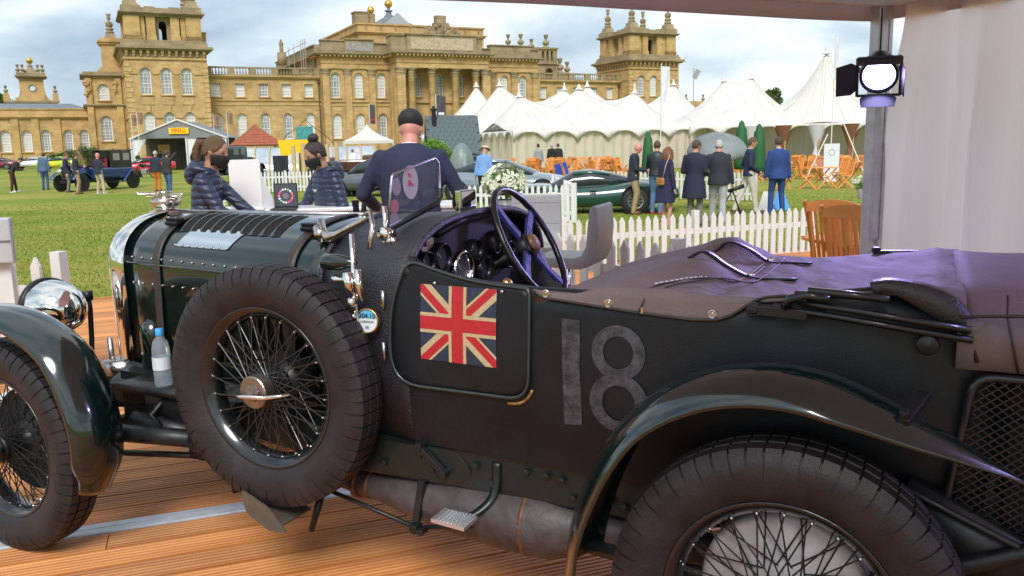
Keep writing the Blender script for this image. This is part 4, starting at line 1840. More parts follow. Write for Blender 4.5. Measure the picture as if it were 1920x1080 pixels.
def facade(mb, s0, s1, z0, z1, t, cols, depth=.4, axis=0, flip=1):
    """wall face with real openings. cols: list of (centre, width, [(zb, zt, arched), ...]). axis 0: along s at t; axis 1: along t at s=t."""
    def P(s, z, d=0.0):
        return (s, t + d * flip, z) if axis == 0 else (t + d * flip, s, z)

    def quad(a0, a1, b0, b1):
        if a1 - a0 > 1e-4 and b1 - b0 > 1e-4:
            mb.add([P(a0, b0), P(a1, b0), P(a1, b1), P(a0, b1)], [(0, 1, 2, 3)])
    x = s0
    for c, w, ops in sorted(cols):
        a, b = c - w / 2, c + w / 2
        quad(x, a, z0, z1)
        z = z0
        for zb, zt, arch in sorted(ops):
            quad(a, b, z, zb)
            if arch:
                zs = zt - w / 2
                n = 10
                pts = [(c - w / 2 * math.cos(PI * k / n), zs + w / 2 * math.sin(PI * k / n)) for k in range(n + 1)]
                zc = zt + .06
                for (p, q) in zip(pts, pts[1:]):
                    mb.add([P(p[0], p[1]), P(q[0], q[1]), P(q[0], zc), P(p[0], zc)], [(0, 1, 2, 3)])
                    mb.add([P(p[0], p[1]), P(q[0], q[1]), P(q[0], q[1], depth), P(p[0], p[1], depth)], [(0, 1, 2, 3)])
                for xx in (a, b):
                    mb.add([P(xx, zb), P(xx, zs), P(xx, zs, depth), P(xx, zb, depth)], [(0, 1, 2, 3)])
                z = zc
            else:
                for xx in (a, b):
                    mb.add([P(xx, zb), P(xx, zt), P(xx, zt, depth), P(xx, zb, depth)], [(0, 1, 2, 3)])
                mb.add([P(a, zt), P(b, zt), P(b, zt, depth), P(a, zt, depth)], [(0, 1, 2, 3)])
                z = zt
            mb.add([P(a, zb), P(b, zb), P(b, zb, depth), P(a, zb, depth)], [(0, 1, 2, 3)])
        quad(a, b, z, z1)
        x = b
    quad(x, s1, z0, z1)


WIN = {}


def window_mesh(w, h, arch, blind, nx=3, nz=6):
    key = (round(w, 2), round(h, 2), arch, blind)
    if key in WIN:
        return WIN[key]
    m = MB()
    zs = h - w / 2 if arch else h
    m.cur = 1
    if arch:
        n = 12
        pts = [(-w / 2, 0, 0), (w / 2, 0, 0)] + [(w / 2 * math.cos(PI * k / n), 0, zs + w / 2 * math.sin(PI * k / n)) for k in range(n + 1)]
        m.add([(x, .03, z) for x, y, z in pts], [tuple(range(len(pts)))])
    else:
        m.add([(-w / 2, .03, 0), (w / 2, .03, 0), (w / 2, .03, h), (-w / 2, .03, h)], [(0, 1, 2, 3)])
    m.cur = 0
    fw = .075
    m.box((-w / 2 + fw, 0, zs / 2), (fw * 1.6, .07, zs))
    m.box((w / 2 - fw, 0, zs / 2), (fw * 1.6, .07, zs))
    m.box((0, 0, fw * .8), (w - fw * 3.3, .07, fw * 1.6))
    bt = .05
    for i in range(1, nx):
        m.box((-w / 2 + w * i / nx, 0.004, zs / 2 + fw), (bt, .05, zs - fw * 2 - .01))
    for j in range(1, nz):
        m.box((0, -.002 if j != nz // 2 else -.01, zs * j / nz), (w - fw * 3.3, .05 if j != nz // 2 else .07, bt if j != nz // 2 else bt * 1.5))
    if arch:
        R = w / 2 - fw
        n = 12
        for k in range(n):
            a, b = PI * k / n, PI * (k + 1) / n
            m.bar((R * math.cos(a), 0, zs + R * math.sin(a)), (R * math.cos(b), 0, zs + R * math.sin(b)), fw * 1.5, .07, upv=(0, 1, 0))
        m.box((0, -.006, zs), (w - fw * 3.3, .06, bt * 1.3))
        for a in (PI * .28, PI / 2, PI * .72):
            m.bar((.0, 0.008, zs + .06), (R * math.cos(a), 0.008, zs + R * math.sin(a)), bt, .04, upv=(0, 1, 0))
        r2 = R * .5
        for k in range(8):
            a, b = PI * k / 8, PI * (k + 1) / 8
            m.bar((r2 * math.cos(a), -.01, zs + r2 * math.sin(a)), (r2 * math.cos(b), -.01, zs + r2 * math.sin(b)), bt, .04, upv=(0, 1, 0))
    WIN[key] = m.mesh('window', [sashw, paneb if blind else paneg])
    return WIN[key]


wrnd = random.Random(21)


def put_windows(par, cols, t, depth=.32, prob=.5, axis=0, flip=1):
    for c, w, ops in cols:
        for zb, zt, arch in ops:
            if w < .8:
                nx, nz = 2, 2
            else:
                nx, nz = (3, 6) if zt - zb > 2.3 else (3, 4)
            me = window_mesh(w, zt - zb, arch, wrnd.random() < prob, nx, nz)
            if axis == 0:
                link('window', me, par, (c, t + depth, zb))
            else:
                link('window', me, par, (t + depth * flip, c, zb), PI / 2)


def sills(par, cols, t, mat_, keys=True):
    mb = MB()
    for c, w, ops in cols:
        for zb, zt, arch in ops:
            if w < .8:
                continue
            mb.box((c, t - .04, zb - .09), (w + .35, .34, .16))
            if arch:   # raised architrave
                n = 10
                R = w / 2 + .12
                zs = zt - w / 2
                for k in range(n):
                    a, b = PI * k / n, PI * (k + 1) / n
                    mb.bar((c + R * math.cos(a), t - .03, zs + R * math.sin(a)), (c + R * math.cos(b), t - .03, zs + R * math.sin(b)), .2, .1, upv=(0, 1, 0))
            else:
                mb.box((c, t - .03, zt + .12), (w + .5, .1, .2))
                for x in (-1, 1):
                    mb.box((c + x * (w / 2 + .13), t - .03, (zb + zt) / 2), (.2, .1, zt - zb))
    return stuff(mb.build('window_surround', mat_, par))


FIN = {}


def finial_mesh(kind):
    if kind in FIN:
        return FIN[kind]
    m = MB()
    m.smooth = True
    if kind == 'tower':
        m.loft([[Vector((x * w, y * w, z)) for x, y in ((-1, -1), (1, -1), (1, 1), (-1, 1))] for z, w in ((0, 1.05), (.25, 1.0), (.3, .82), (.9, .72), (1.0, .55))])
        m.sm = [False] * len(m.f)
        m.lathe((0, 0, 1.0), (0, 0, 1), [(0, .5), (.12, .62), (.3, .66), (.45, .5), (.52, .42), (.62, .56), (.8, .62), (.95, .5), (1.05, .34), (1.15, .42), (1.35, .55), (1.6, .58), (1.85, .5), (2.0, .3), (2.1, .16), (2.3, .14), (2.45, .3), (2.7, .32), (2.8, .22), (3.0, .34), (3.3, .4), (3.35, 0)], 16)
    else:
        m.lathe((0, 0, 0), (0, 0, 1), [(0, .5), (.2, .5), (.25, .3), (.4, .28), (.5, .46), (.75, .55), (1.0, .46), (1.15, .2), (1.3, .15), (1.5, .28), (1.9, .36), (2.0, .4), (2.02, 0)], 14)
    FIN[kind] = m.mesh('finial', grey)
    return FIN[kind]


def tower(s0, mirror=False, nm='tower', zb=0.0):
    T = bpy.data.objects.new(nm, None)
    COL.objects.link(T)
    T.parent = palace
    T.location = (s0, 0, zb)
    W = 10.65
    cols = [(c, 1.45, [(3.0, 6.88, True), (9.33, 12.93, True)]) for c in (2.5, 5.15, 7.8)]
    mb = MB()
    facade(mb, 0, W, 0, 14.2, 0, cols)
    facade(mb, 0, W, 0, 14.2, 0, [(5.3, 1.45, [(9.33, 12.93, True)])], axis=1)
    mb.add([(W, 0, 0), (W, W, 0), (W, W, 14.2), (W, 0, 14.2)], [(0, 1, 2, 3)])
    mb.add([(0, W, 0), (W, W, 0), (W, W, 14.2), (0, W, 14.2)], [(0, 1, 2, 3)])
    mb.build('tower_wall', honey if not mirror else honey, T)
    put_windows(T, cols, 0, prob=.35)
    put_windows(T, [(5.3, 1.45, [(9.33, 12.93, True)])], 0, axis=1)
    sills(T, cols, 0, ochre)
    # quoins, one block each
    q1, q2 = MB(), MB()
    q1.box((0, 0, .3), (.95, .95, .56))
    q2.box((0, 0, .3), (.70, .70, .56))
    qm = [q.mesh('quoin', ochre) for q in (q1, q2)]
    for (x, y) in ((.40, .40), (W - .40, .40)):
        for k in range(20):
            link('quoin', qm[k % 2], T, (x if k % 2 == 0 else (x - .12 if x < 5 else x + .12), y - (0 if k % 2 == 0 else .12), k * .68 + .1))
    # string courses, apron panels and keystones
    mb = MB()
    for z, h, d in ((12.15, .22, .14), (6.25, .28, .16), (14.15, .3, .2)):
        segs = [(0, W)]
        if z < 14:
            segs = []
            x = 0
            for c, w, _ in cols:
                segs.append((x, c - w / 2 - .25))
                x = c + w / 2 + .25
            segs.append((x, W))
        for a, b in segs:
            mb = MB()
            mb.box(((a + b) / 2, -d / 2 + .02, z), (b - a, d + .04, h))
            mb.build('string_course', ochre, T)
        mb = MB()
        mb.box((-d / 2 + .02, W / 2, z + .003), (d + .04, W, h))
        mb.build('string_course', ochre, T)
    for c, w, _ in cols:
        mb = MB()
        mb.box((c, -.04, 8.45), (1.6, .12, 1.0))
        mb.build('apron_panel', honey, T)
        mb = MB()
        mb.prism([(c - .22, -.16, 6.95), (c + .22, -.16, 6.95), (c + .38, -.16, 7.85), (c - .38, -.16, 7.85)], (0, .2, 0))
        mb.build('keystone', ochre, T)
    # corbel table and cornice
    cm = MB()
    cm.box((0, -.22, .1), (.34, .48, .5))
    cm.box((0, -.14, -.32), (.26, .30, .4))
    cme = cm.mesh('bracket', honey)
    for k in range(12):
        link('bracket', cme, T, (.35 + k * (W - .7) / 11, 0, 14.95))
    for k in range(12):
        link('bracket', cme, T, (0, .35 + k * (W - .7) / 11, 14.95), -PI / 2)
    mb = MB()
    def slab(o, z0, z1, i=0):
        mb.box((W / 2, W / 2, (z0 + z1) / 2), (W + 2 * o, W + 2 * o, z1 - z0))
    slab(.02, 14.3, 15.2)
    slab(.55, 15.2, 15.42)
    slab(.92, 15.42, 15.62)
    slab(.80, 15.62, 15.80)
    slab(.25, 15.80, 16.25)
    slab(.05, 16.25, 16.62)
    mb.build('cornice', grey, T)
    # belfry: four identical sides round an open middle
    C = Vector((W / 2, W / 2, 0))
    H0, H1 = 16.62, 19.75
    pier = MB()
    side = MB()
    R = 4.95
    for k in range(4):
        side.tf = pier.tf = Matrix.Translation(C) @ Matrix.Rotation(k * PI / 2, 4, 'Z')
        pier.box((-R + 1.0, -R + 1.0, (H0 + H1) / 2), (2.0, 2.0, H1 - H0))
        pier.box((-R + 2.35, -R + .65, (H0 + H1) / 2), (.6, .6, H1 - H0))
        pier.box((R - 2.35, -R + .65, (H0 + H1) / 2), (.6, .6, H1 - H0))
        for x in (-1, 1):
            pier.box((x * 1.55, -R + .6, (H0 + H1) / 2), (1.15, .9, H1 - H0))
        for x in (-1, 1):
            pier.box((x * 1.55, -R + .55, H0 + .3), (1.3, 1.1, .6))
            pier.box((x * (R - 1.0), -R + 1.0, H0 + .3), (2.2, 2.2, .62))
        a = MB()
        facade(side, -3.2, 3.2, H0, H1, -R + .9, [(0, 1.0, [(H0 + .15, H1 - .45, True)]), (-2.45, .5, [(H0 + .15, H1 - .7, True)]), (2.45, .5, [(H0 + .15, H1 - .7, True)])], depth=.6)
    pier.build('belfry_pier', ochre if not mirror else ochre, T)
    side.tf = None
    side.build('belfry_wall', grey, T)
    mb = MB()
    for o, z0, z1 in ((R, H1, H1 + .25), (R + .32, H1 + .25, H1 + .42), (R + .55, H1 + .42, H1 + .62), (R + .1, H1 + .62, H1 + 1.15)):
        mb.box((W / 2, W / 2, (z0 + z1) / 2), (2 * o, 2 * o, z1 - z0))
    for k in range(4):
        mb.tf = Matrix.Translation(C) @ Matrix.Rotation(k * PI / 2, 4, 'Z')
        mb.box((-R + 1.05, -R + 1.05, H1 + 1.0), (2.5, 2.5, .75))
        for x in (-1, 1):
            mb.box((x * 1.55, -R + .55, H1 + .95), (1.35, 1.35, .7))
    mb.build('belfry_cornice', grey, T)
    for x, y in ((1, 1), (-1, 1), (1, -1), (-1, -1)):
        link('finial', finial_mesh('tower'), T, (W / 2 + x * (R - 1.05), W / 2 + y * (R - 1.05), H1 + 1.36))
    mb = MB()
    mb.box((W + .2, 5, 16.9), (1.0, 1.2, 2.6))
    mb.box((W + .2, 5, 18.3), (1.2, 1.4, .2))
    if not mirror:
        mb.build('chimney', ochre, T)
    return T


tower(0)
tower(81.5, True, zb=.25)


def balustrade(par, s0, s1, t, z0, z1, nped=6):
    mb = MB()
    L = s1 - s0
    mb.box(((s0 + s1) / 2, t, z0 + .09), (L, .5, .18))
    mb.box(((s0 + s1) / 2, t, z1 - .1), (L, .46, .2))
    for k in range(nped + 1):
        mb.box((s0 + .45 + (L - .9) * k / nped, t, (z0 + z1) / 2), (.9, .42, z1 - z0 - .01))
    n = int(L / .42)
    for k in range(n):
        s = s0 + (k + .5) * L / n
        mb.loft([mb.ring((s, t, z), (0, 0, 1), r, 6) for z, r in ((z0 + .18, .07), (z0 + .4, .14), (z0 + .75, .06), (z1 - .2, .09))])
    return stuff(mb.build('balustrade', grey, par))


def wing_block(s0, s1, wins, nm='side_range'):
    Wg = pempty(nm)
    cols = [(c, 1.35, [(3.0, 6.88, True), (9.27, 11.15, False)]) for c in wins]
    mb = MB()
    facade(mb, s0, s1, 0, 12.1, 3, cols)
    mb.box(((s0 + s1) / 2, 10, 12.0), (s1 - s0, 13.5, .2))
    mb.build('range_wall', honey, Wg)
    put_windows(Wg, cols, 3, prob=.65)
    sills(Wg, cols, 3, ochre)
    for z, h, d in ((8.78, .22, .18), (8.15, .3, .10), (12.02, .2, .30), (12.2, .16, .5)):
        mb = MB()
        mb.box(((s0 + s1) / 2, 3 - d / 2 + .02, z), (s1 - s0 - .02, d + .04, h))
        mb.build('string_course', ochre, Wg)
    balustrade(Wg, s0, s1, 2.95, 12.28, 13.53, 5)
    return Wg


lw = wing_block(10.66, 27.2, (11.95, 15.35, 18.75, 22.1, 25.45))
wing_block(64.4, 81.5, (65.9, 69.2, 72.5, 76.0, 79.4))
# down pipes
for s, t in ((10.85, 2.85), (26.95, 2.85), (81.2, 2.85), (54.2, 1.8)):
    mb = MB()
    mb.cyl((s, t, 0), (s, t, 12.2), .09, n=8)
    mb.box((s, t, 11.6), (.4, .3, .6))
    mb.build('drain_pipe', M('cast_iron', (0.09, 0.06, 0.04), 0.6), palace)


def capital(mb, c, z0, z1, r, square=False):
    """leafy capital of a giant order column."""
    h = z1 - z0
    for k, (f, rr) in enumerate(((0, 1.0), (.25, 1.15), (.35, 1.3), (.38, 1.12), (.62, 1.25), (.72, 1.48), (.76, 1.25), (.9, 1.45))):
        pass
    prof = [(0, 1.0), (.08, 1.08), (.28, 1.12), (.36, 1.34), (.40, 1.14), (.62, 1.2), (.72, 1.52), (.78, 1.3), (.88, 1.42)]
    n = 12
    rings = []
    for f, rr in prof:
        rings.append([Vector((c[0] + r * rr * (1 + (.10 if i % 2 else -.04)) * math.cos(2 * PI * i / n + .26), c[1] + r * rr * (1 + (.10 if i % 2 else -.04)) * math.sin(2 * PI * i / n + .26), z0 + h * f)) for i in range(n)])
    mb.loft(rings)
    mb.box((c[0], c[1], z1 - h * .06), (r * 2.9, r * 2.9, h * .12))


def column(par, s, t, r, z0, z1):
    mb = MB()
    mb.smooth = True
    mb.lathe((s, t, 0), (0, 0, 1), [(z0, r * 1.25), (z0 + .3, r * 1.25), (z0 + .45, r * 1.08), (z0 + 3, r * 1.03), (z1 - 1.25, r * .86), (z1 - 1.2, r * .95)], 20)
    col = mb.build('column', honey, par)
    mb = MB()
    capital(mb, (s, t), z1 - 1.2, z1, r * .88)
    mb.build('capital', grey, par)


def pilaster(par, s, t, w, z0, z1, d=.35):
    mb = MB()
    mb.box((s, t - d / 2, (z0 + z1 - 1.1) / 2), (w, d, z1 - 1.1 - z0))
    mb.build('pilaster', honey, par)
    mb = MB()
    mb.tf = Matrix.Translation((0, t - d * .4, 0)) @ Matrix.Diagonal((1, .45, 1, 1))
    capital(mb, (s, 0), z1 - 1.15, z1, w * .52)
    mb.build('capital', grey, par)


def entab(mb, s0, s1, t, z, back=None, ends=True):
    """architrave, frieze and cornice with its modillions; z = underside. returns cornice top."""
    b = back if back is not None else t + 3
    L = s1 - s0
    for z0, z1, o in ((0, .75, 0), (.75, .85, .12), (.85, 1.62, -.02), (1.62, 1.75, .14)):
        mb.box(((s0 + s1) / 2, (t - o + b) / 2, z + (z0 + z1) / 2), (L + 2 * o, b - t + o, z1 - z0))
    return z + 1.75


def cornice(par, s0, s1, t, b, z):
    mb = MB()
    for z0, z1, o in ((0, .22, .25), (.22, .40, .75), (.40, .55, .9)):
        mb.box(((s0 + s1) / 2, (t - o + b) / 2, z + (z0 + z1) / 2), (s1 - s0 + 2 * o, b - t + o, z1 - z0))
    mb.build('cornice', grey, par)
    mb = MB()
    n = int((s1 - s0) / .62)
    for k in range(n + 1):
        mb.box((s0 + (s1 - s0) * k / n, t - .42, z + .08), (.26, .6, .2))
    m = int((b - t) / .62)
    for k in range(1, m):
        mb.box((s0 - .42, t + (b - t) * k / m, z + .08), (.6, .26, .2))
    stuff(mb.build('modillion_row', ochre, par))


def main_section(s0, s1, wins, pils, nm):
    S = pempty(nm)
    cols = [(c, 1.4, [(3.0, 6.72, True), (9.14, 12.87, True), (14.55, 15.0, False)][:2]) for c in wins]
    mb = MB()
    facade(mb, s0, s1, 0, 13.45, 2, cols)
    mb.build('main_wall', honey, S)
    put_windows(S, cols, 2, prob=.4)
    sills(S, cols, 2, ochre)
    mb = MB()
    entab(mb, s0, s1, 1.75, 13.45)
    mb.build('entablature', honey, S)
    for c in wins:
        link('window', window_mesh(.6, .72, False, True, 2, 2), S, (c, 1.74, 14.38))
        m2 = MB()
        m2.box((c, 1.7, 14.74), (.85, .08, .95))
        m2.build('window_surround', ochre, S)
    cornice(S, s0, s1, 1.75, 6, 15.2)
    for c in pils:
        pilaster(S, c, 2, 1.0, 0, 13.45)
    for z, h, d in ((8.6, .3, .2), (8.0, .3, .1)):
        mb = MB()
        mb.box(((s0 + s1) / 2, 2 - d / 2 + .02, z), (s1 - s0, d + .04, h))
        mb.build('string_course', ochre, S)
    return S


ms = main_section(27.25, 38.2, (29.35, 33.0, 36.6), (27.85, 31.25, 35.05), 'main_block')
mr = main_section(52.9, 64.2, (57.9, 61.4), (55.7, 59.75, 63.65), 'main_block')
# parapets of the main block
mb = MB()
for s0, s1, z1 in ((27.4, 31.0, 17.55), (31.0, 35.5, 17.75), (35.5, 38.0, 17.3)):
    mb.box(((s0 + s1) / 2, 2.4 if s0 != 31.0 else 2.2, (15.75 + z1) / 2), (s1 - s0, 1.0 if s0 != 31.0 else 1.4, z1 - 15.75))
    mb.box(((s0 + s1) / 2, 2.35 if s0 != 31.0 else 2.15, z1 + .08), (s1 - s0 + .2, 1.3 if s0 != 31.0 else 1.7, .18))
mb.build('parapet', grey, ms)
mb = MB()
mb.box((33.25, 1.48, 16.75), (3.9, .05, 1.25))
mb.build('parapet_panel', M('grey_panel', (0.30, 0.29, 0.27), 0.9, var=0.3, vscale=2), ms)
mb = MB()
for s0, s1, z1 in ((53.2, 55.3, 17.0), (55.3, 62.7, 17.6), (62.7, 64.3, 17.1)):
    mb.box(((s0 + s1) / 2, 2.4 if s0 != 55.3 else 2.2, (15.75 + z1) / 2), (s1 - s0, 1.0 if s0 != 55.3 else 1.4, z1 - 15.75))
    mb.box(((s0 + s1) / 2, 2.35 if s0 != 55.3 else 2.15, z1 + .08), (s1 - s0 + .2, 1.3 if s0 != 55.3 else 1.7, .18))
mb.build('parapet', grey, mr)
# side of the main block running back, with its parapet
mb = MB()
mb.box((27.75, 19, 6.7), (1.0, 34, 13.4))
mb.box((64.2, 19, 6.7), (1.0, 34, 13.4))
mb.box((46, 20, 15.2), (36.5, 34, .2))
mb.build('main_wall', ochre, palace)
mb = MB()
for z0, z1, o in ((13.45, 15.2, .0), (15.2, 15.45, .3), (15.45, 15.75, .8), (15.75, 17.2, -.1), (17.2, 17.4, .1)):
    mb.box((27.75 - o / 2, 21, (z0 + z1) / 2), (1.0 + o, 30, z1 - z0))
mb.build('parapet', grey, palace)
# portico
po = pempty('portico')
cols = [(c, w, [(3.0, 6.5, True), (9.3, 12.95, True)]) for c, w in ((41.95, 1.45), (45.55, 1.8), (49.2, 1.45))]
mb = MB()
facade(mb, 38.0, 53.0, 0, 13.45, 0.6, cols)
mb.box((38.1, -1.0, 6.7), (.9, 3.2, 13.4))
mb.box((52.7, -1.0, 6.7), (.9, 3.2, 13.4))
mb.build('portico_wall', honey, po)
put_windows(po, cols, .6, prob=.25)
sills(po, cols, .6, ochre)
mb = MB()
mb.box((45.5, .45, 8.45), (14, .3, .3))
mb.build('string_course', ochre, po)
for s in (38.35, 52.6):
    pilaster(po, s, -2.2, 1.25, 0, 13.45, .5)
for s in (40.2, 51.05):
    column(po, s, -1.9, .62, 0, 13.45)
for s in (43.6, 47.5):
    column(po, s, -1.9, .62, 0, 13.45)
for s in (37.7,):
    mb = MB()
    for tt in (-1.2, .6):
        mb.box((s, tt, 6.2), (.3, 1.0, 12.3))
    mb.build('pilaster', ochre, po)
mb = MB()
entab(mb, 37.75, 53.1, -2.5, 13.45, back=2.4)
mb.build('entablature', honey, po)
cornice(po, 37.75, 53.1, -2.5, 2.5, 15.2)
mb = MB()
mb.box((45.6, -.4, 17.1), (11.6, 2.6, 2.7))
mb.box((52.0, .2, 17.0), (1.3, 2.4, 2.6))
mb.box((38.7, .2, 17.0), (2.4, 2.4, 2.6))
mb.box((45.6, -.4, 18.55), (12.0, 3.0, .22))
mb.box((38.7, .2, 18.4), (2.7, 2.8, .2))
mb.box((52.0, .2, 18.4), (1.6, 2.8, .2))
mb.build('attic', grey, po)
mb = MB()
mb.box((45.6, -1.73, 17.15), (10.4, .06, 1.75))
mb.build('inscription_panel', M('pale_panel', (0.44, 0.37, 0.25), 0.9, var=0.25, vscale=3), po)
# sculpted trophy of arms
mb = MB()
rr = random.Random(4)
mb.box((45.9, -.2, 20.3), (1.7, 1.0, 2.6))
for k in range(70):
    x = rr.uniform(-3.0, 3.0)
    top = 2.2 * (1 - (abs(x) / 3.2) ** 1.2)
    z = rr.uniform(.15, max(.3, top))
    r = rr.uniform(.16, .36)
    mb.sphere((45.9 + x, -.6 + rr.uniform(-.4, .3), 18.65 + z), r, 6, 4, (1, .8, rr.uniform(.8, 1.8)))
for k in range(12):
    x = rr.uniform(-2.6, 2.6)
    mb.bar((45.9 + x * .4, -.5, 18.8), (45.9 + x * 1.15, -.6, 18.9 + 2.3 * (1 - abs(x) / 3.6)), .14, .14)
mb.build('trophy', grey, po)
# upper block, chimneys, lantern roof and gilt balls
ub = pempty('upper_block')
mb = MB()
facade(mb, 35.6, 58.0, 15, 19.75, 10, [(44.2, 1.3, [(18.1, 19.0, True)])], depth=.3)
mb.add([(35.6, 10, 15), (35.6, 33, 15), (35.6, 33, 19.75), (35.6, 10, 19.75)], [(0, 1, 2, 3)])
mb.add([(58, 10, 15), (58, 33, 15), (58, 33, 19.75), (58, 10, 19.75)], [(0, 1, 2, 3)])
mb.build('upper_wall', honey, ub)
link('window', window_mesh(1.3, .9, True, False, 2, 2), ub, (44.2, 10.25, 18.1))
mb = MB()
for z0, z1, o in ((19.75, 20.0, .25), (20.0, 20.2, .5), (20.2, 21.25, .0), (21.25, 21.5, .2)):
    mb.box((46.8, 21.5, (z0 + z1) / 2), (22.4 + 2 * o, 23 + 2 * o, z1 - z0))
mb.build('cornice', ochre, ub)
mb = MB()
for k in range(9):
    mb.box((37.0 + k * 2.5, 9.93, 20.72), (.16, .2, 1.0))
for k in range(8):
    mb.box((35.53, 11.5 + k * 2.8, 20.72), (.2, .16, 1.0))
mb.build('parapet_rib', grey, ub)
mb = MB()
mb.box((37.6, 15, 22.55), (2.3, 2.2, 2.3))
mb.box((37.6, 15, 23.78), (2.6, 2.5, .2))
mb.box((39.35, 14.5, 22.5), (1.0, 1.4, 2.2))
mb.build('chimney', grey, ub)
mb = MB()
mb.smooth = True
mb.sphere((39.35, 14.5, 24.25), .62, 18, 12)
mb.build('gilt_ball', goldm, ub)
mb = MB()
c = Vector((44.3, 20, 0))
mb.loft([[c + Vector((x * w, y * w, z)) for x, y in ((-1, -1), (1, -1), (1, 1), (-1, 1))] for z, w in ((21.5, 4.6), (21.7, 4.6), (24.0, .9))])
mb.lathe(c, (0, 0, 1), [(23.9, .85), (24.3, .8), (24.4, .5), (24.9, .45), (25.0, .7), (25.2, .7), (25.3, .3), (25.7, .25)], 10)
mb.build('lantern_roof', leadm, ub)
mb = MB()
mb.prism([(c.x - 2.6, 15.2, 22.0), (c.x + 2.6, 15.2, 22.0), (c.x, 15.2, 24.2)], (0, .3, 0))
mb.build('lantern_gable', M('lead_light', (0.34, 0.37, 0.41), 0.4), ub)
mb = MB()
mb.smooth = True
mb.sphere((44.3, 20, 26.3), .72, 18, 12)
mb.build('gilt_ball', goldm, ub)
# right-hand turret and parapet urns
tt_ = pempty('turret')
mb = MB()
facade(mb, 67.3, 72.6, 12.2, 15.7, 10, [(70.9, 1.5, [(13.0, 15.0, True)])], depth=.5)
mb.add([(67.3, 10, 12), (67.3, 15, 12), (67.3, 15, 15.7), (67.3, 10, 15.7)], [(0, 1, 2, 3)])
facade(mb, 67.3, 72.6, 15.9, 18.3, 10, [(s, .5, [(16.3, 18.0, True)]) for s in (69.7, 70.6, 71.5)], depth=.5)
mb.add([(67.3, 10, 15.9), (67.3, 15, 15.9), (67.3, 15, 18.3), (67.3, 10, 18.3)], [(0, 1, 2, 3)])
mb.box((69.95, 12.5, 15.8), (5.8, 5.6, .25))
mb.box((69.95, 12.5, 18.45), (5.7, 5.5, .3))
mb.box((70, 12.5, 15.5), (4.2, 3.0, 5.8))
mb.build('turret_wall', grey, tt_)
for s, t, z, k in ((59.1, 2.6, 17.7, .95), (61.65, 3.0, 17.7, 1.05), (64.2, 4, 17.3, .95), (70.6, 10.6, 18.6, 1.15), (75.2, 11, 14.1, 1.1), (73.3, 10.3, 14.2, 1.3)):
    o = link('finial', finial_mesh('urn'), palace, (s, t, z))
    o.scale = (k,) * 3
mb = MB()
mb.box((75.2, 11, 13.6), (2.2, 1.6, 1.2))
mb.box((73.3, 10.3, 13.0), (1.2, 1.2, 2.6))
mb.build('parapet', grey, palace)
# statue and scaffold tubes on the side parapet
mb = MB()
mb.smooth = True
mb.box((24.2, 15, 16.0), (1.2, 1.2, 2.0))
mb.lathe((24.2, 15, 17.0), (0, 0, 1), [(0, .3), (.4, .32), (.9, .28), (1.3, .38), (1.6, .3), (1.68, .12), (1.8, .17), (2.0, .15), (2.1, 0)], 10)
mb.build('statue', grey, palace)
mb = MB()
for s, t in ((26.4, 8), (26.4, 11), (26.4, 16), (26.4, 20), (26.2, 8.6)):
    mb.cyl((s, t, 12), (s, t, 18.4), .06, n=6)
mb.cyl((26.4, 7, 17.8), (26.4, 22, 17.8), .05, n=6)
mb.cyl((26.4, 7, 16.6), (26.4, 22, 16.6), .05, n=6)
mb.build('scaffold', M('scaffold_tube', (0.45, 0.42, 0.38), 0.5, 0.5), palace)
# left: bowed side block, turret behind it, court range and clock tower
sb = pempty('side_block')
mb = MB()
cols = [(-2.72, 1.5, [(3.2, 6.75, True), (8.95, 11.2, True)])]
facade(mb, -5.0, 0.0, 0, 12.1, 8, [(-2.72, 1.5, [(3.2, 6.75, True), (8.95, 11.2, True)])])
mb.add([(-5.0, 8, 0), (-5.0, 16, 0), (-5.0, 16, 12.1), (-5.0, 8, 12.1)], [(0, 1, 2, 3)])
mb.build('side_wall', honey, sb)
put_windows(sb, cols, 8, prob=.3)
sills(sb, cols, 8, ochre)
mb = MB()
for z0, z1, o in ((8.0, 8.2, .25), (8.2, 8.4, .5), (12.1, 12.35, .3), (12.35, 12.6, .6), (12.6, 12.9, .2)):
    mb.box((-2.4, 12, (z0 + z1) / 2), (5.2 + 2 * o, 8 + 2 * o, z1 - z0))
mb.build('cornice', grey, sb)
mb = MB()
for s in (-4.6, -.75):
    mb.box((s, 7.9, 10.2), (.75, .5, 3.6))
    mb.box((s, 7.9, 4), (.8, .5, 8))
for k in range(14):
    mb.sphere((-4.75 + rr.uniform(-.35, .25), 7.6, 9.6 + rr.random() * 2.2), rr.uniform(.2, .38), 6, 4)
    mb.sphere((-1.2 + rr.uniform(-.3, .2), 7.6, 10.0 + rr.random() * 1.4), rr.uniform(.15, .28), 6, 4)
mb.build('pilaster', ochre, sb)
mb = MB()
for z0, z1, w in ((12.9, 13.4, 4.4), (13.4, 13.8, 3.8), (13.8, 17.1, 2.9), (17.1, 17.4, 3.4), (17.4, 17.7, 3.8), (17.7, 18.0, 3.0)):
    mb.box((-.95, 13, (z0 + z1) / 2), (w, w, z1 - z0))
mb.build('side_turret', ochre, sb)
link('finial', finial_mesh('tower'), sb, (-1.0, 13, 17.9)).scale = (.9, .9, .86)
ct = pempty('court_range')
mb = MB()
wc = [-40.2, -37, -33.8, -30.6, -27.4, -24.2, -21.0, -18.3, -15.95, -13.25, -10.85, -7.9, -5.75]
cols = [(c, 1.25, [(1.9, 4.95, True)]) for c in wc]
facade(mb, -44, -4.9, 0, 6.6, 14, cols)
mb.build('court_wall', honey, ct)
put_windows(ct, cols, 14, prob=.3)
sills(ct, cols, 14, ochre)
mb = MB()
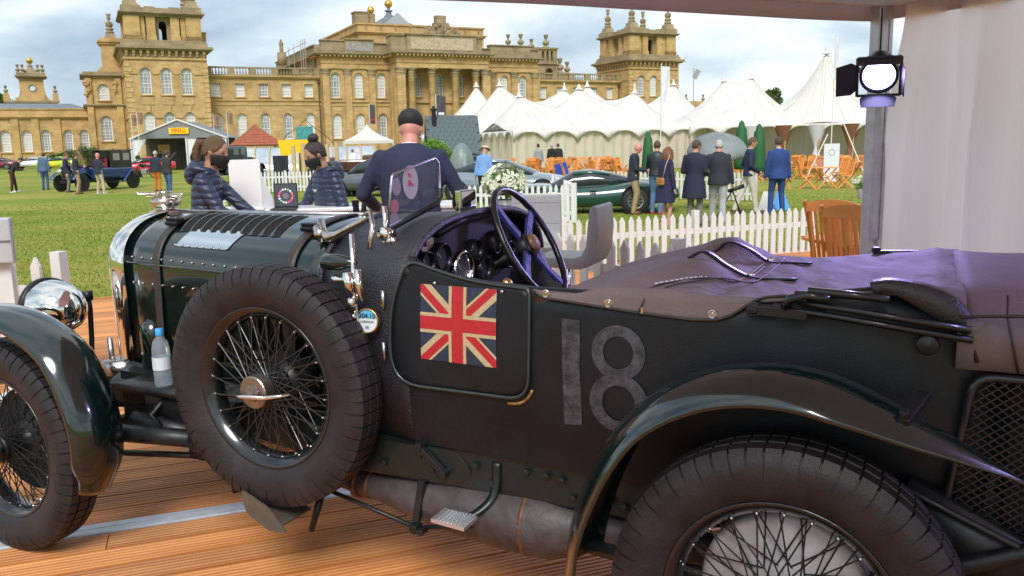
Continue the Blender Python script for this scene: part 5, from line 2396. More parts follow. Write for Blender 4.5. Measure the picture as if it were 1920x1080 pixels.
for z0, z1, o in ((6.6, 6.8, .3), (6.8, 7.0, .5), (7.0, 7.9, .05), (7.9, 8.05, .2)):
    mb.box((-24.45, 16, (z0 + z1) / 2), (39.1, 4 + 2 * o, z1 - z0))
for s in (-14.6, -9.2, -12.0, -17.2, -22.6):
    mb.box((s, 13.9, 3.3), (.9, .3, 6.6))
mb.build('cornice', ochre, ct)
mb = MB()
mb.loft([[Vector((-44, 14.5, 8.05)), Vector((-44, 24, 8.05)), Vector((-44, 19, 9.0))], [Vector((-5, 14.5, 8.05)), Vector((-5, 24, 8.05)), Vector((-7, 19, 9.0))]])
mb.build('court_roof', leadm, ct)
ck = pempty('clock_tower')
mb = MB()
y0 = 40
facade(mb, -17.2, -9.3, 6, 10.2, y0, [(-13.2, 1.0, [(8.6, 9.6, True)])], depth=.6)
facade(mb, -14.9, -11.2, 10.2, 14.3, y0 + .4, [(-13.0, .9, [(12.2, 13.1, True)])], depth=1.5)
mb.add([(-14.9, y0 + .4, 10), (-14.9, y0 + 3.4, 10), (-14.9, y0 + 3.4, 14.3), (-14.9, y0 + .4, 14.3)], [(0, 1, 2, 3)])
mb.prism([(-16.9, y0 + .5, 10.2), (-14.9, y0 + .5, 10.2), (-14.9, y0 + .5, 12.3), (-15.1, y0 + .5, 11.3), (-15.6, y0 + .5, 10.7), (-16.3, y0 + .5, 10.4)], (0, 1.2, 0))
mb.prism([(-9.4, y0 + .5, 10.2), (-11.2, y0 + .5, 10.2), (-11.2, y0 + .5, 12.3), (-11.0, y0 + .5, 11.3), (-10.5, y0 + .5, 10.7), (-9.8, y0 + .5, 10.4)], (0, 1.2, 0))
for s in (-17.0, -9.6):
    mb.box((s, y0 + .5, 10.9), (.9, .9, 1.5))
mb.build('clock_tower_wall', ochre, ck)
mb = MB()
for z0, z1, w in ((14.3, 14.5, 4.3), (14.5, 14.75, 4.7), (14.75, 15.1, 4.2)):
    mb.box((-13.05, y0 + 1.9, (z0 + z1) / 2), (w, w, z1 - z0))
mb.lathe((-13.05, y0 + 1.9, 15.1), (0, 0, 1), [(0, 1.5), (.5, 1.3), (.6, .7), (1.2, .35), (1.3, .5), (1.5, .2), (1.8, .2)], 10)
mb.box((-13.2, y0 + .1, 10.3), (8.3, .9, .35))
mb.build('cornice', grey, ck)
mb = MB()
mb.smooth = True
mb.sphere((-13.05, y0 + 1.9, 17.3), .55, 16, 10)
mb.build('gilt_ball', goldm, ck)
for s, z in ((-17.0, 11.6), (-9.6, 11.6), (-14.9, 15.1), (-11.2, 15.1), (-14.2, 15.1), (-11.9, 15.1)):
    link('finial', finial_mesh('urn'), ck, (s, y0 + .5, z)).scale = (.7,) * 3
# clock face
mb = MB()
mb.lathe((-13.0, y0 + .36, 12.65), (0, -1, 0), [(0, .62), (.06, .62), (.06, .5)], 20)
mb.build('clock_ring', grey, ck)
# low far range on the right with urns
mb = MB()
mb.box((112, 22, 4.9), (13, 4, 9.8))
fr_ = mb.build('far_range', ochre, palace)
for s in (109.7, 114.2):
    link('finial', finial_mesh('urn'), palace, (s, 20.5, 9.7)).scale = (.75,) * 3

# ------------------------------------------------------------------ helpers for placing by ground position
def ray(px, py):
    return c_f + c_r * ((px - 960) / FPX) - c_u * ((py - 540) / FPX)


def at(px, py, Y):
    d = ray(px, py)
    return Vector((0, 0, CZ)) + d * (Y / d.y)


def gnd(px, py, z=LAWN):
    d = ray(px, py)
    return Vector((0, 0, CZ)) + d * ((z - CZ) / d.z)


# ------------------------------------------------------------------ exhibition tent over the deck
TA = rad(23)
t_x, t_y = Vector((math.cos(TA), math.sin(TA), 0)), Vector((-math.sin(TA), math.cos(TA), 0))
T0 = Vector((2.30, 5.52, 0))


def tp(a, b, z):
    return T0 + t_x * a + t_y * b + Vector((0, 0, z))


canvas_in = M('tent_lining', (0.66, 0.54, 0.54), 0.8, var=0.06, vscale=3, bump=0.1, bscale=30, transl=0.55)
tent = thing('exhibition_tent', 'white tent over the deck with rolled valance, corner post and long side curtain', 'tent', (0, 0, 0))
mb = MB()
mb.smooth = True
# roof: low front valance then a slope rising back over the camera
rows = []
for (b, z) in ((.03, 2.235), (.035, 2.30), (.02, 2.40), (-.05, 2.44), (-.5, 2.62), (-1.5, 3.02), (-2.6, 3.45), (-3.0, 3.6), (-3.6, 3.4), (-6, 2.44), (-6.03, 2.25)):
    row = []
    for k in range(49):
        a = -4.0 + 4.1 * k / 48
        sag = .012 * math.sin(a * 2.1) + .01 * noise.noise(Vector((a * 1.5, b * 2, .4)))
        row.append(tp(a, b + sag, z + sag * .6))
    rows.append(row)
mb.grid(rows)
mb.build('roof_fabric', canvas_in, tent, solid=.004)
mb = MB()
mb.smooth = True
rows = []
for (a, z) in ((.10, 2.245), (.105, 2.35), (.09, 2.44)):
    rows.append([tp(a + .012 * math.sin(b * 3), b, z + .01 * math.sin(b * 2.3) + (0 if z < 2.4 else max(0, (1 - abs(b + 3) / 3)) * 1.15)) for b in [.05 - 6.1 * k / 40 for k in range(41)]])
mb.grid(rows)
mb.build('side_valance', canvas_in, tent, solid=.004)
# eave beams
mb = MB()
mb.bar(tp(-4.0, -.08, 2.36), tp(.0, -.08, 2.36), .07, .1)
mb.bar(tp(.0, -.08, 2.361), tp(.0, -6.0, 2.361), .07, .1)
mb.build('eave_beam', alu, tent)
# corner post
mb = MB()
prof = [(-.065, -.04), (-.052, -.065), (-.02, -.065), (-.02, -.058), (.02, -.058), (.02, -.065), (.052, -.065), (.065, -.04), (.065, .04), (.05, .06), (-.05, .06), (-.065, .04)]
mb.loft([[tp(x * .82 + .0, y * .82 - .05, z) for x, y in prof] for z in (0, 2.36)])
mb.build('corner_post', M('post_aluminium', (0.48, 0.47, 0.52), 0.42, 0.6, var=0.15, vscale=9), tent)
mb = MB()
for z in (.86, 1.9):
    mb.lathe(tp(.0, -.115, z), -t_y, [(0, .016), (.006, .016), (.008, .01), (.008, 0)], 12)
mb.build('post_bolt', steel, tent)
mb = MB()
mb.box(tp(-.03, -.05, .01), (.3, .3, .02), TA)
mb.build('base_plate', steel, tent)
# curtain along the side, hanging in folds
curt = M('curtain_cloth', (0.86, 0.86, 0.93), 0.75, var=0.04, vscale=2, bump=0.12, bscale=40, transl=0.78)
mb = MB()
mb.smooth = True
rows = []
for j in range(31):
    z = 2.40 - 2.38 * j / 30
    row = []
    for k in range(161):
        q = k / 160
        b = -.10 - 5.6 * q
        fold = (.075 * math.sin(b * 11 + .8 * math.sin(z * 1.3)) + .035 * math.sin(b * 29 + z * 1.1) + .03 * noise.noise(Vector((b * 3, z * 1.2, 2))))
        amp = .25 + .75 * smoothstep(2.3, 1.5, z)
        pull = -.05 * smoothstep(-.7, -.1, b) * (1 - abs(z - 2.0) / .6) if z > 1.4 else 0
        row.append(tp(.07 + fold * amp + .05 * (2.4 - z) * .3 + pull * .3, b - .10 * smoothstep(1.3, 2.4, z) * smoothstep(-.8, 0, b), z))
    rows.append(row)
mb.grid(rows)
mb.build('side_curtain', curt, tent)


# theatre spotlight with barn doors
def spotlight(name, label, pos, aim, energy, colr, par=None):
    ax = (Vector(aim) - Vector(pos)).normalized()
    s = thing(name, label, 'spotlight', pos, 0, 'tent spotlights')
    X = ax.cross(Vector((0, 0, 1))).normalized()
    U = X.cross(ax)
    body = M('lamp_black', (0.012, 0.012, 0.03), 0.35, 0.1)
    q = MB()
    q.smooth = True
    q.lathe((0, 0, 0), ax, [(-.24, .0), (-.235, .06), (-.20, .10), (-.12, .125), (-.05, .13), (.0, .128), (.02, .128), (.02, .112), (.0, .105)], 32)
    q.build('housing', body, s)
    q = MB()
    q.lathe((0, 0, 0), ax, [(.004, .106), (.010, .06), (.012, 0)], 32)
    q.build('lens', M('lamp_lens', (0.9, 0.9, 1), 0.1, emit=(0.50, 0.46, 1.0), estr=11), s, smooth=True)
    q = MB()
    fr = []
    for sg in (-1, 1):
        fr.append(X * sg * .14)
    q.bar(-X * .14 - U * .14 + ax * .025, X * .14 - U * .14 + ax * .025, .02, .02)
    q.bar(-X * .14 + U * .14 + ax * .025, X * .14 + U * .14 + ax * .025, .02, .02)
    q.bar(-X * .14 - U * .14 + ax * .026, -X * .14 + U * .14 + ax * .026, .02, .02)
    q.bar(X * .14 - U * .14 + ax * .026, X * .14 + U * .14 + ax * .026, .02, .02)
    q.build('door_frame', body, s)

    def flap(side, ang, w0, w1, L):
        q = MB()
        e = X if side in ('top', 'bottom') else U
        o = {'top': U, 'bottom': -U, 'left': -X, 'right': X}[side]
        base = o * .14 + ax * .03
        d = (ax * math.cos(ang) + o * math.sin(ang)).normalized()
        nn = e.cross(d)
        pts = [base - e * w0, base + e * w0, base + d * L * .3 + e * w1, base + d * L + e * w1 * .9, base + d * L - e * w1 * .9, base + d * L * .3 - e * w1]
        q.prism(pts, nn * .003)
        q.build('barn_door', body, s)
    flap('right', rad(66), .09, .12, .15)
    flap('left', rad(10), .09, .11, .13)
    flap('top', rad(2), .10, .15, .13)
    flap('bottom', rad(12), .10, .12, .13)
    q = MB()
    q.smooth = True
    q.bar(-ax * .16, -ax * .16 + Vector((0, .22, 0)), .05, .03)
    q.lathe(-ax * .10, X, [(-.15, .0), (-.15, .02), (.15, .02), (.15, 0)], 10)
    q.cyl(-ax * .1 + U * .10, -ax * .12 + Vector((.02, .05, .42)), .006, n=6)
    q.build('yoke', body, s)
    ld = bpy.data.lights.new(name + '_beam', 'SPOT')
    ld.energy = energy
    ld.color = colr
    ld.spot_size = rad(95)
    ld.spot_blend = .5
    ld.shadow_soft_size = .10
    lo = bpy.data.objects.new('beam', ld)
    COL.objects.link(lo)
    lo.parent = s
    lo.location = ax * .05
    lo.rotation_euler = (-ax).to_track_quat('Z', 'Y').to_euler()
    return s


LP = at(1648, 141, 5.15)
lamp1 = spotlight('spotlight', 'black stage lamp with open barn doors glowing blue-white on the tent corner post', LP, (.9, 2.2, .2), 130, (0.46, 0.38, 1.0))
lamp1.scale = (.84,) * 3
spotlight('spotlight', 'black stage lamp hung from the tent side outside the picture', (3.0, 1.1, 2.2), (.2, 2.6, .9), 75, (0.46, 0.38, 1.0))

# ------------------------------------------------------------------ picket fences
pk = MB()
pk.prism([(-.035, -.011, .04), (.035, -.011, .04), (.035, -.011, .79), (0, -.011, .85), (-.035, -.011, .79)], (0, .022, 0))
pk_me = pk.mesh('picket', white_p)
ps = MB()
ps.box((0, 0, .44), (.075, .075, .88))
ps_me = ps.mesh('fence_post', white_p)


def fence(label, a, b, z, gap=.135, post_every=1.8, h=1.0, grp='white picket fences'):
    a, b = Vector((a[0], a[1], 0)), Vector((b[0], b[1], 0))
    d = b - a
    L = d.length
    rz = math.atan2(d.y, d.x)
    f = thing('picket_fence', label, 'fence', (a.x, a.y, z), rz, grp)
    f.scale = (1, 1, h)
    for zz in (.22, .62):
        q = MB()
        q.box((L / 2, .024, zz), (L, .025, .07))
        q.build('rail', white_p, f)
    n = int(L / gap)
    for k in range(n):
        o = link('picket', pk_me, f, (gap * (k + .5), 0, 0))
        o.rotation_euler = (0, rad(random.uniform(-.8, .8)), 0)
    m = max(1, round(L / post_every))
    for k in range(m + 1):
        link('fence_post', ps_me, f, (L * k / m, .075, 0))
    return f


fence('white picket fence along the deck edge in front of the lawn visitors', gnd(1062, 505, LAWN + .25)[:2], deckp(9.6, DECK_B + .12)[:2] if False else gnd(1528, 470, LAWN + .25)[:2], LAWN, .118)
fence('white picket fence close behind the seats and cockpit of the racing car', (.15, 6.75), (1.95, 4.45), 0.0, .14, 1.4)
fence('short white picket fence behind the flowers and steering wheel', (-1.25, 19.7), (1.42, 18.95), LAWN)
fence('white picket fence running back beside the dark green sports car', (1.46, 19.0), (1.25, 23.5), LAWN)
fence('white picket fence seen between the two masked women', (-10.3, 34), (-7.6, 34.6), LAWN)
fence('small piece of white picket fence beside the masked woman with the hair bun', at(640, 340, 31).to_2d()[:], at(668, 340, 31).to_2d()[:], LAWN)
fence('white picket fence behind the dark green sports car near the teak tables', (2.9, 27.2), (6.9, 24.2), LAWN)
fence('white picket fence piece by the chrome headlamp at the deck corner', (-4.6, 5.95), (-3.02, 5.55), 0.0, .2, .8)
fence('distant low white barrier beside the parked white sports cars', at(0, 308, 95).to_2d()[:], at(22, 308, 95).to_2d()[:], LAWN)

# back of a display screen on a white post by the left fence
d = thing('display_screen', 'grey back of a flat display panel on a white upright at the deck corner', 'screen', (-2.93, 5.02, 0))
mb = MB()
mb.box((-.20, 0, 1.02), (.36, .05, .27), rad(8))
mb.build('panel', M('screen_grey', (0.42, 0.42, 0.44), 0.5, var=0.08, vscale=10), d, bevel=.01)
mb = MB()
mb.box((-.20, -.03, 1.02), (.352, .012, .006), rad(8))
mb.build('panel_seam', M('screen_dark', (0.16, 0.16, 0.17), 0.5), d)
mb = MB()
mb.box((-.13, .08, .55), (.10, .05, 1.1), rad(8))
mb.build('upright', white_p, d)
mb = MB()
mb.box((-.13, .08, .015), (.35, .35, .03))
mb.build('foot', white_p, d)

# ------------------------------------------------------------------ bar stools, counter, laptop, flowers on the deck
greyv = M('grey_vinyl', (0.26, 0.26, 0.27), 0.45, var=0.08, vscale=6)


def bar_stool(label, x, y, rz):
    s = thing('bar_stool', label, 'bar stool', (x, y, 0), rz, 'grey bar stools')
    q = MB()
    q.smooth = True
    pr = [(.20, .70), (.21, .735), (.19, .765), (-.10, .765), (-.15, .78), (-.185, .84), (-.20, 1.0), (-.215, 1.10), (-.235, 1.115), (-.255, 1.10), (-.265, .95), (-.25, .80), (-.21, .715), (-.14, .69)]
    q.loft([[Vector((px_ * k, y_, z_)) for px_, z_ in pr] for y_, k in ((-.20, .97), (-.195, 1), (.195, 1), (.20, .97))])
    q.build('seat_shell', greyv, s, bevel=.012)
    for k in range(4):
        q = MB()
        q.box((-.195 - .006 * k, 0, .88 + .055 * k), (.012, .38, .012))
        q.build('quilt_line', M('grey_vinyl_seam', (0.10, 0.10, 0.11), 0.6), s)
    q = MB()
    q.smooth = True
    q.lathe((0, 0, 0), (0, 0, 1), [(0, .21), (.012, .21), (.02, .18), (.035, .04), (.05, .032), (.40, .032), (.40, .025), (.70, .025)], 24)
    q.build('pedestal', chrome, s)
    q = MB()
    q.smooth = True
    q.tube([(.03, .0, .30), (.17, -.13, .30), (.2, 0, .30), (.17, .13, .30), (.03, 0, .30)], .01, n=8)
    q.build('foot_rest', chrome, s)
    return s


bar_stool('grey upholstered bar stool side-on just behind the steering wheel', .40, 5.85, rad(158))
bar_stool('grey upholstered bar stool turned with its back half hidden behind the steering wheel', .18, 6.7, rad(262))
cn = thing('reception_counter', 'low white reception counter with three staff behind it', 'counter', (-1.5, 7.35, 0), rad(8))
mb = MB()
mb.box((0, 0, .5), (2.1, .5, 1.0))
mb.build('counter_body', white_p, cn, bevel=.01)
mb = MB()
mb.box((0, 0, 1.015), (2.16, .56, .03))
mb.build('counter_top', M('counter_white', (0.7, 0.7, 0.7), 0.3), cn, bevel=.006)
pn = thing('sneeze_screen', 'tall white rounded panel standing on the counter between the two masked women', 'panel', at(464, 396, 6.95) * Vector((1, 1, 0)) + Vector((0, 0, 1.03)) if False else (at(464, 396, 7.0).x, 7.0, 1.03), rad(5))
mb = MB()
pts = rounded([(-.125, 0), (.125, 0), (.125, .41), (-.125, .41)], [.005, .005, .03, .03], 5)
mb.prism([(p.x, -.008, p.y) for p in pts], (0, .016, 0))
mb.build('panel', M('panel_white', (0.80, 0.81, 0.82), 0.4), pn)
mb = MB()
mb.prism([(.125, .0, .0), (.22, .10, .0), (.125, .0, .30)], (.004, .004, 0))
mb.box((0, .03, .006), (.28, .14, .012))
mb.build('panel_foot', M('panel_white', (0.80, 0.81, 0.82), 0.4), pn)
lp = thing('laptop', 'open laptop showing a ring of coloured dots on a dark screen', 'laptop', (at(538, 398, 7.1).x, 7.1, 1.03), rad(4))
mb = MB()
mb.box((0, 0, .108), (.195, .008, .205))
mb.build('lid', blackm, lp, bevel=.004)
mb = MB()
mb.box((0, -.10, .006), (.195, .2, .012))
mb.build('base', blackm, lp, bevel=.003)
mb = MB()
mb.box((0, -.0055, .11), (.18, .002, .18))
scr_o = mb.build('screen', M('screen_slate', (0.05, 0.055, 0.07), 0.3, emit=(0.05, 0.055, 0.07), estr=.4), lp)
dots = [(0.6, 0.08, 0.15), (0.75, 0.2, 0.2), (0.7, 0.7, 0.72), (0.15, 0.5, 0.3), (0.7, 0.5, 0.35), (0.6, 0.6, 0.65), (0.65, 0.1, 0.35)]
for k in range(16):
    a = 2 * PI * k / 16
    c = dots[k % 7]
    mb = MB()
    mb.lathe((.055 * math.cos(a), -.0068, .105 + .055 * math.sin(a)), (0, -1, 0), [(0, .0085), (.001, .0085), (.001, 0)], 10)
    mb.build('icon', M('dot%d' % (k % 7), c, 0.4, emit=c, estr=.5), scr_o)
mb = MB()
mb.lathe((0, -.0068, .105), (0, -1, 0), [(0, .026), (.001, .026), (.001, 0)], 20)
mb.build('icon', M('dot_centre', (0.22, 0.18, 0.24), 0.4), scr_o)
for k, (x, w) in enumerate(((.18, .05), (.30, .04), (-.35, .06))):
    mb = MB()
    mb.box((0, 0, .012), (w, .03, .024))
    tag(mb.build('card_reader', blackm), ['small black card reader nearest the laptop on the counter', 'tiny black stapler on the white counter', 'small black phone lying by the white panel'][k], 'gadget').location = (at(538, 398, 7.1).x + x * .6 - .25, 7.2 + .05 * k, 1.03)
# dark tub chair and chrome leg behind the screen
ch = thing('tub_chair', 'black round-backed chair on a chrome base behind the windscreen', 'chair', (at(712, 380, 7.0).x, 7.0, 0), rad(20))
mb = MB()
mb.smooth = True
mb.tube(spline([(-.13, 0, .80), (-.13, 0, 1.05), (-.07, 0, 1.17), (.05, 0, 1.18), (.15, 0, 1.08), (.17, 0, .80)], 5), .022, n=8)
mb.build('back_frame', M('black_gloss', (0.015, 0.015, 0.017), 0.2), ch)
mb = MB()
mb.box((.02, .02, .76), (.34, .34, .06))
mb.build('seat', blackm, ch, bevel=.02)
mb = MB()
mb.smooth = True
mb.lathe((.02, .02, 0), (0, 0, 1), [(0, .2), (.02, .2), (.03, .03), (.73, .03)], 20)
mb.build('pedestal', chrome, ch)
mb = MB()
mb.box((-.20, 0, .55), (.05, .05, 1.1))
mb.build('side_upright', chrome, ch)

# flowers
petal_w = M('petal_white', (0.72, 0.76, 0.62), 0.7, transl=.2)
leaf_g = M('leaf_green', (0.10, 0.20, 0.03), 0.6, col2=(0.22, 0.33, 0.06), vscale=5)


def bouquet(name, label, c, r, h, n, pot_z, seed):
    rnd = random.Random(seed)
    f = thing(name, label, 'flowers', (c[0], c[1], pot_z))
    q = MB()
    for k in range(n):
        d = Vector((rnd.gauss(0, 1), rnd.gauss(0, 1), abs(rnd.gauss(0, .9)))).normalized()
        p = Vector((d.x * r, d.y * r, h + d.z * r * .8)) * rnd.uniform(.85, 1.05)
        a = d.orthogonal().normalized()
        b_ = d.cross(a)
        for j in range(6):
            t = 2 * PI * j / 6 + rnd.random()
            s_ = (a * math.cos(t) + b_ * math.sin(t))
            w = r * .16
            q.add([p, p + s_ * w + d * w * .3 + s_.cross(d) * w * .4, p + s_ * w * 1.6 + d * w * .2, p + s_ * w + d * w * .3 - s_.cross(d) * w * .4], [(0, 1, 2, 3)])
    q.build('blossoms', petal_w, f, fix=False)
    q = MB()
    for k in range(int(n * 1.2)):
        d = Vector((rnd.gauss(0, 1), rnd.gauss(0, 1), rnd.gauss(0.2, .8))).normalized()
        p0 = Vector((0, 0, h - r * .5))
        p = Vector((d.x * r, d.y * r, h + d.z * r * .8)) * rnd.uniform(.8, 1.15)
        s_ = d.orthogonal().normalized() * r * .1
        q.add([p0, p.lerp(p0, .4) + s_, p, p.lerp(p0, .4) - s_], [(0, 1, 2, 3)])
    q.build('leaves', leaf_g, f, fix=False)
    q = MB()
    q.smooth = True
    q.lathe((0, 0, 0), (0, 0, 1), [(0, r * .35), (h * .6, r * .5), (h * .62, r * .4)], 14)
    q.build('vase', M('vase_clay', (0.25, 0.25, 0.24), .4), f)
    return f


bouquet('bouquet', 'big round bunch of white flowers beside the steering wheel', (at(946, 345, 9.0).x, 9.0), .24, .42, 60, at(946, 345, 9.0).z - .42, 3)
mb = MB()
mb.lathe((0, 0, 0), (0, 0, 1), [(0, .25), (.03, .25), (.04, .03), (.60, .03), (.62, .3), (.65, .3), (.65, 0)], 24)
tb = mb.build('side_table', white_p, smooth=False)
tb.location = (at(946, 345, 9.0).x, 9.0, 0)
tb.scale.z = (at(946, 345, 9.0).z - .42) / .65
tag(tb, 'round white pedestal table carrying the white flowers', 'table')
bouquet('flower_bowl', 'white flowers with green leaves in a bowl on the teak table by the tent post', gnd(1612, 470, .0).to_2d(), .16, .22, 30, .70, 8)
bouquet('bouquet', 'cream flower bunch at the edge of the white panel', (at(431, 335, 14).x, 14.0), .20, .9, 30, LAWN, 12)

# water bottle by the spare wheel
bt_loc = car.matrix_basis @ Vector((2.315, .47, .645))
bt = thing('water_bottle', 'clear plastic water bottle with blue cap wedged beside the spare wheel', 'bottle', bt_loc)
mb = MB()
mb.smooth = True
mb.lathe((0, 0, 0), (0, 0, 1), [(.0, .03), (.01, .033), (.06, .033), (.065, .031), (.075, .033), (.14, .033), (.17, .028), (.19, .014), (.20, .013)], 20)
mb.build('bottle_body', M('bottle_plastic', (0.62, 0.72, 0.80), 0.08, trans=0.75, ior=1.33), bt)
mb = MB()
mb.lathe((0, 0, 0), (0, 0, 1), [(.066, .0345), (.115, .0345)], 20)
mb.build('bottle_label', M('bottle_label_pale', (0.6, 0.68, 0.74), 0.4), bt, smooth=True)
mb = MB()
mb.lathe((0, 0, 0), (0, 0, 1), [(.197, .015), (.22, .015), (.222, .013), (.222, 0)], 20)
mb.build('bottle_cap', M('cap_blue', (0.05, 0.35, 0.75), 0.4), bt, smooth=True)

# ------------------------------------------------------------------ teak furniture
teak = wood_material('teak', (0.62, 0.21, 0.04), (0.82, 0.37, 0.10), 0.5, .18, (14, 2, 2))


def teak_chair(nslat=11):
    c = thing('teak_chair', '', 'chair', (0, 0, 0), 0, 'teak folding chairs')
    for s in (-1, 1):
        q = MB()
        q.bar((.30, s * .23, 0), (-.20, s * .23, .50), .022, .045)
        q.build('leg', teak, c)
        q = MB()
        q.bar((-.26, s * .205, 0), (.20, s * .205, .44), .022, .045)
        q.build('leg', teak, c)
        q = MB()
        q.tube([(-.18, s * .225, .40), (-.22, s * .225, .62), (-.28, s * .225, .82), (-.345, s * .225, .98)], .019, n=6)
        q.build('back_stile', teak, c)
        q = MB()
        q.bar((.20, s * .23, .435), (-.22, s * .23, .43), .02, .035)
        q.build('seat_rail', teak, c)
    q = MB()
    for k in range(7):
        q.box((.19 - .062 * k, 0, .455), (.048, .46, .014))
    q.build('seat', teak, c)
    sl = MB()
    sl.bar((-.222, 0, .47), (-.335, 0, .935), .026, .010, upv=(0, 1, 0))
    me = sl.mesh('slat', teak)
    for k in range(nslat):
        link('slat', me, c, (0, -.19 + .38 * k / (nslat - 1), 0))
    q = MB()
    pts = [(-.330, y, .925 + .035 * (1 - (y / .21) ** 2)) for y in [.21 - .42 * k / 8 for k in range(9)]]
    q.prism([(-.326, -.21, .90), (-.326, .21, .90)] + [(-.326, y, z + .035) for _, y, z in pts], (-.024, 0, 0))
    q.build('top_rail', teak, c)
    q = MB()
    q.box((-.215, 0, .475), (.03, .42, .04))
    q.build('bottom_rail', teak, c)
    return c


def teak_table():
    t = thing('teak_table', '', 'table', (0, 0, 0), 0, 'teak tables')
    q = MB()
    for k in range(9):
        q.box((0, -.36 + .09 * k, .72), (1.0 * math.sqrt(max(.1, 1 - (abs(-.36 + .09 * k) / .5) ** 3)), .082, .024))
    q.build('table_top', teak, t)
    for s in (-1, 1):
        for e in (-1, 1):
            q = MB()
            q.bar((e * .34, s * .26, 0), (-e * .30, s * .26, .70), .025, .045)
            q.build('leg', teak, t)
    q = MB()
    q.bar((0, -.27, .36), (0, .27, .36), .03, .03)
    q.build('stretcher', teak, t)
    return t


ch0 = teak_chair()
tb0 = teak_table()
first_c, first_t = [True], [True]


def put_chair(p, rz, label, z=LAWN, sc=None):
    if first_c[0]:
        first_c[0] = False
        ch0.location = (p[0], p[1], z)
        ch0.rotation_euler.z = rz
        ch0['label'] = label
        ch0.scale = (sc or 1,) * 3
        return ch0
    return dup(ch0, (p[0], p[1], z), rz, label, scale=sc or 1)


def put_table(p, rz, label, z=LAWN, sc=None):
    if first_t[0]:
        first_t[0] = False
        tb0.location = (p[0], p[1], z)
        tb0.rotation_euler.z = rz
        tb0['label'] = label
        return tb0
    return dup(tb0, (p[0], p[1], z), rz, label, scale=sc)


# two folded-up chairs near the post, on the deck
nc = at(1575, 440, 6.6)
put_chair((nc.x + .15, 6.25), rad(38), 'large orange teak chair seen from behind in front of the tent post', -.02, 1.08)
put_chair((nc.x + .21, 6.80), rad(40), 'teak chair tucked behind the large orange one, only its top rail showing', -.02, 1.08)
put_table((2.95, 6.9), rad(20), 'teak table beside the tent post with white flowers on it', -.02)
p1_ = gnd(1545, 353)
put_table(p1_, rad(4), 'teak folding table on the grass between two chairs below the big white tent')
put_chair(p1_ + Vector((-.62, -.05, 0)), rad(-12), 'teak folding chair facing right at the table on the grass')
put_chair(p1_ + Vector((.68, .05, 0)), rad(186), 'teak folding chair facing left at the table on the grass')
put_chair(p1_ + Vector((1.35, 2.2, 0)), rad(200), 'teak chair beyond the grass table near the tent rope')
put_chair(gnd(1508, 358) + Vector((-.6, .6, 0)), rad(100), 'teak chair half hidden behind the man in the bright blue suit')
fr2 = random.Random(9)
ROWS = ['in the nearer seating row before the cream marquee wall', 'in the rear seating row against the cream marquee wall', 'in the short row between cars and marquee', 'in the nearer row under the open marquee with drapes', 'in the rear row under the open marquee with drapes']
k = 0
for row, (y0, x0, x1, n) in enumerate(((42.5, -.2, 5.6, 7), (45.5, .4, 6.2, 8), (38, 3.0, 4.9, 3), (36.5, 9.8, 16.4, 7), (39, 10.5, 17.5, 7))):
    for i in range(n):
        x = x0 + (x1 - x0) * i / (n - 1) + fr2.uniform(-.25, .25)
        y = y0 + fr2.uniform(-.6, .6)
        if (i + row) % 3 == 1:
            put_table((x, y), fr2.uniform(0, 3), 'teak table ' + ROWS[row])
        for s in (1, 2):
            put_chair((x + fr2.uniform(-.6, .6), y + fr2.uniform(-.7, .7)), fr2.uniform(0, 6.28), 'teak chair ' + ROWS[row])
# loose recliner and blue cushion by the fence post
put_chair(gnd(1040, 352), rad(0), 'teak chair leaning beside the grey sports car')
put_chair(gnd(1068, 357), rad(10), 'teak chair with a bright blue cover at the fence end')
mb = MB()
mb.bar((-.24, 0, .52), (-.36, 0, 1.0), .46, .05, upv=(0, 1, 0))
bc = mb.build('chair_cover', M('cover_blue', (0.02, 0.06, 0.42), 0.7))
g_ = gnd(1068, 357)
bc.location = g_
bc.rotation_euler.z = rad(10)
tag(bc, 'bright blue cover hung over the back of a teak chair', 'cover')

# ------------------------------------------------------------------ white pole marquees
mq_roof = M('marquee_canvas', (0.71, 0.69, 0.65), 0.7, var=0.04, vscale=.6, bump=0.08, bscale=3, transl=0.15)
mq_wall = M('marquee_wall', (0.66, 0.60, 0.48), 0.75, var=0.06, vscale=1, bump=0.25, bscale=2.2, transl=0.2)
polem = M('tent_pole_wood', (0.42, 0.27, 0.13), 0.6)


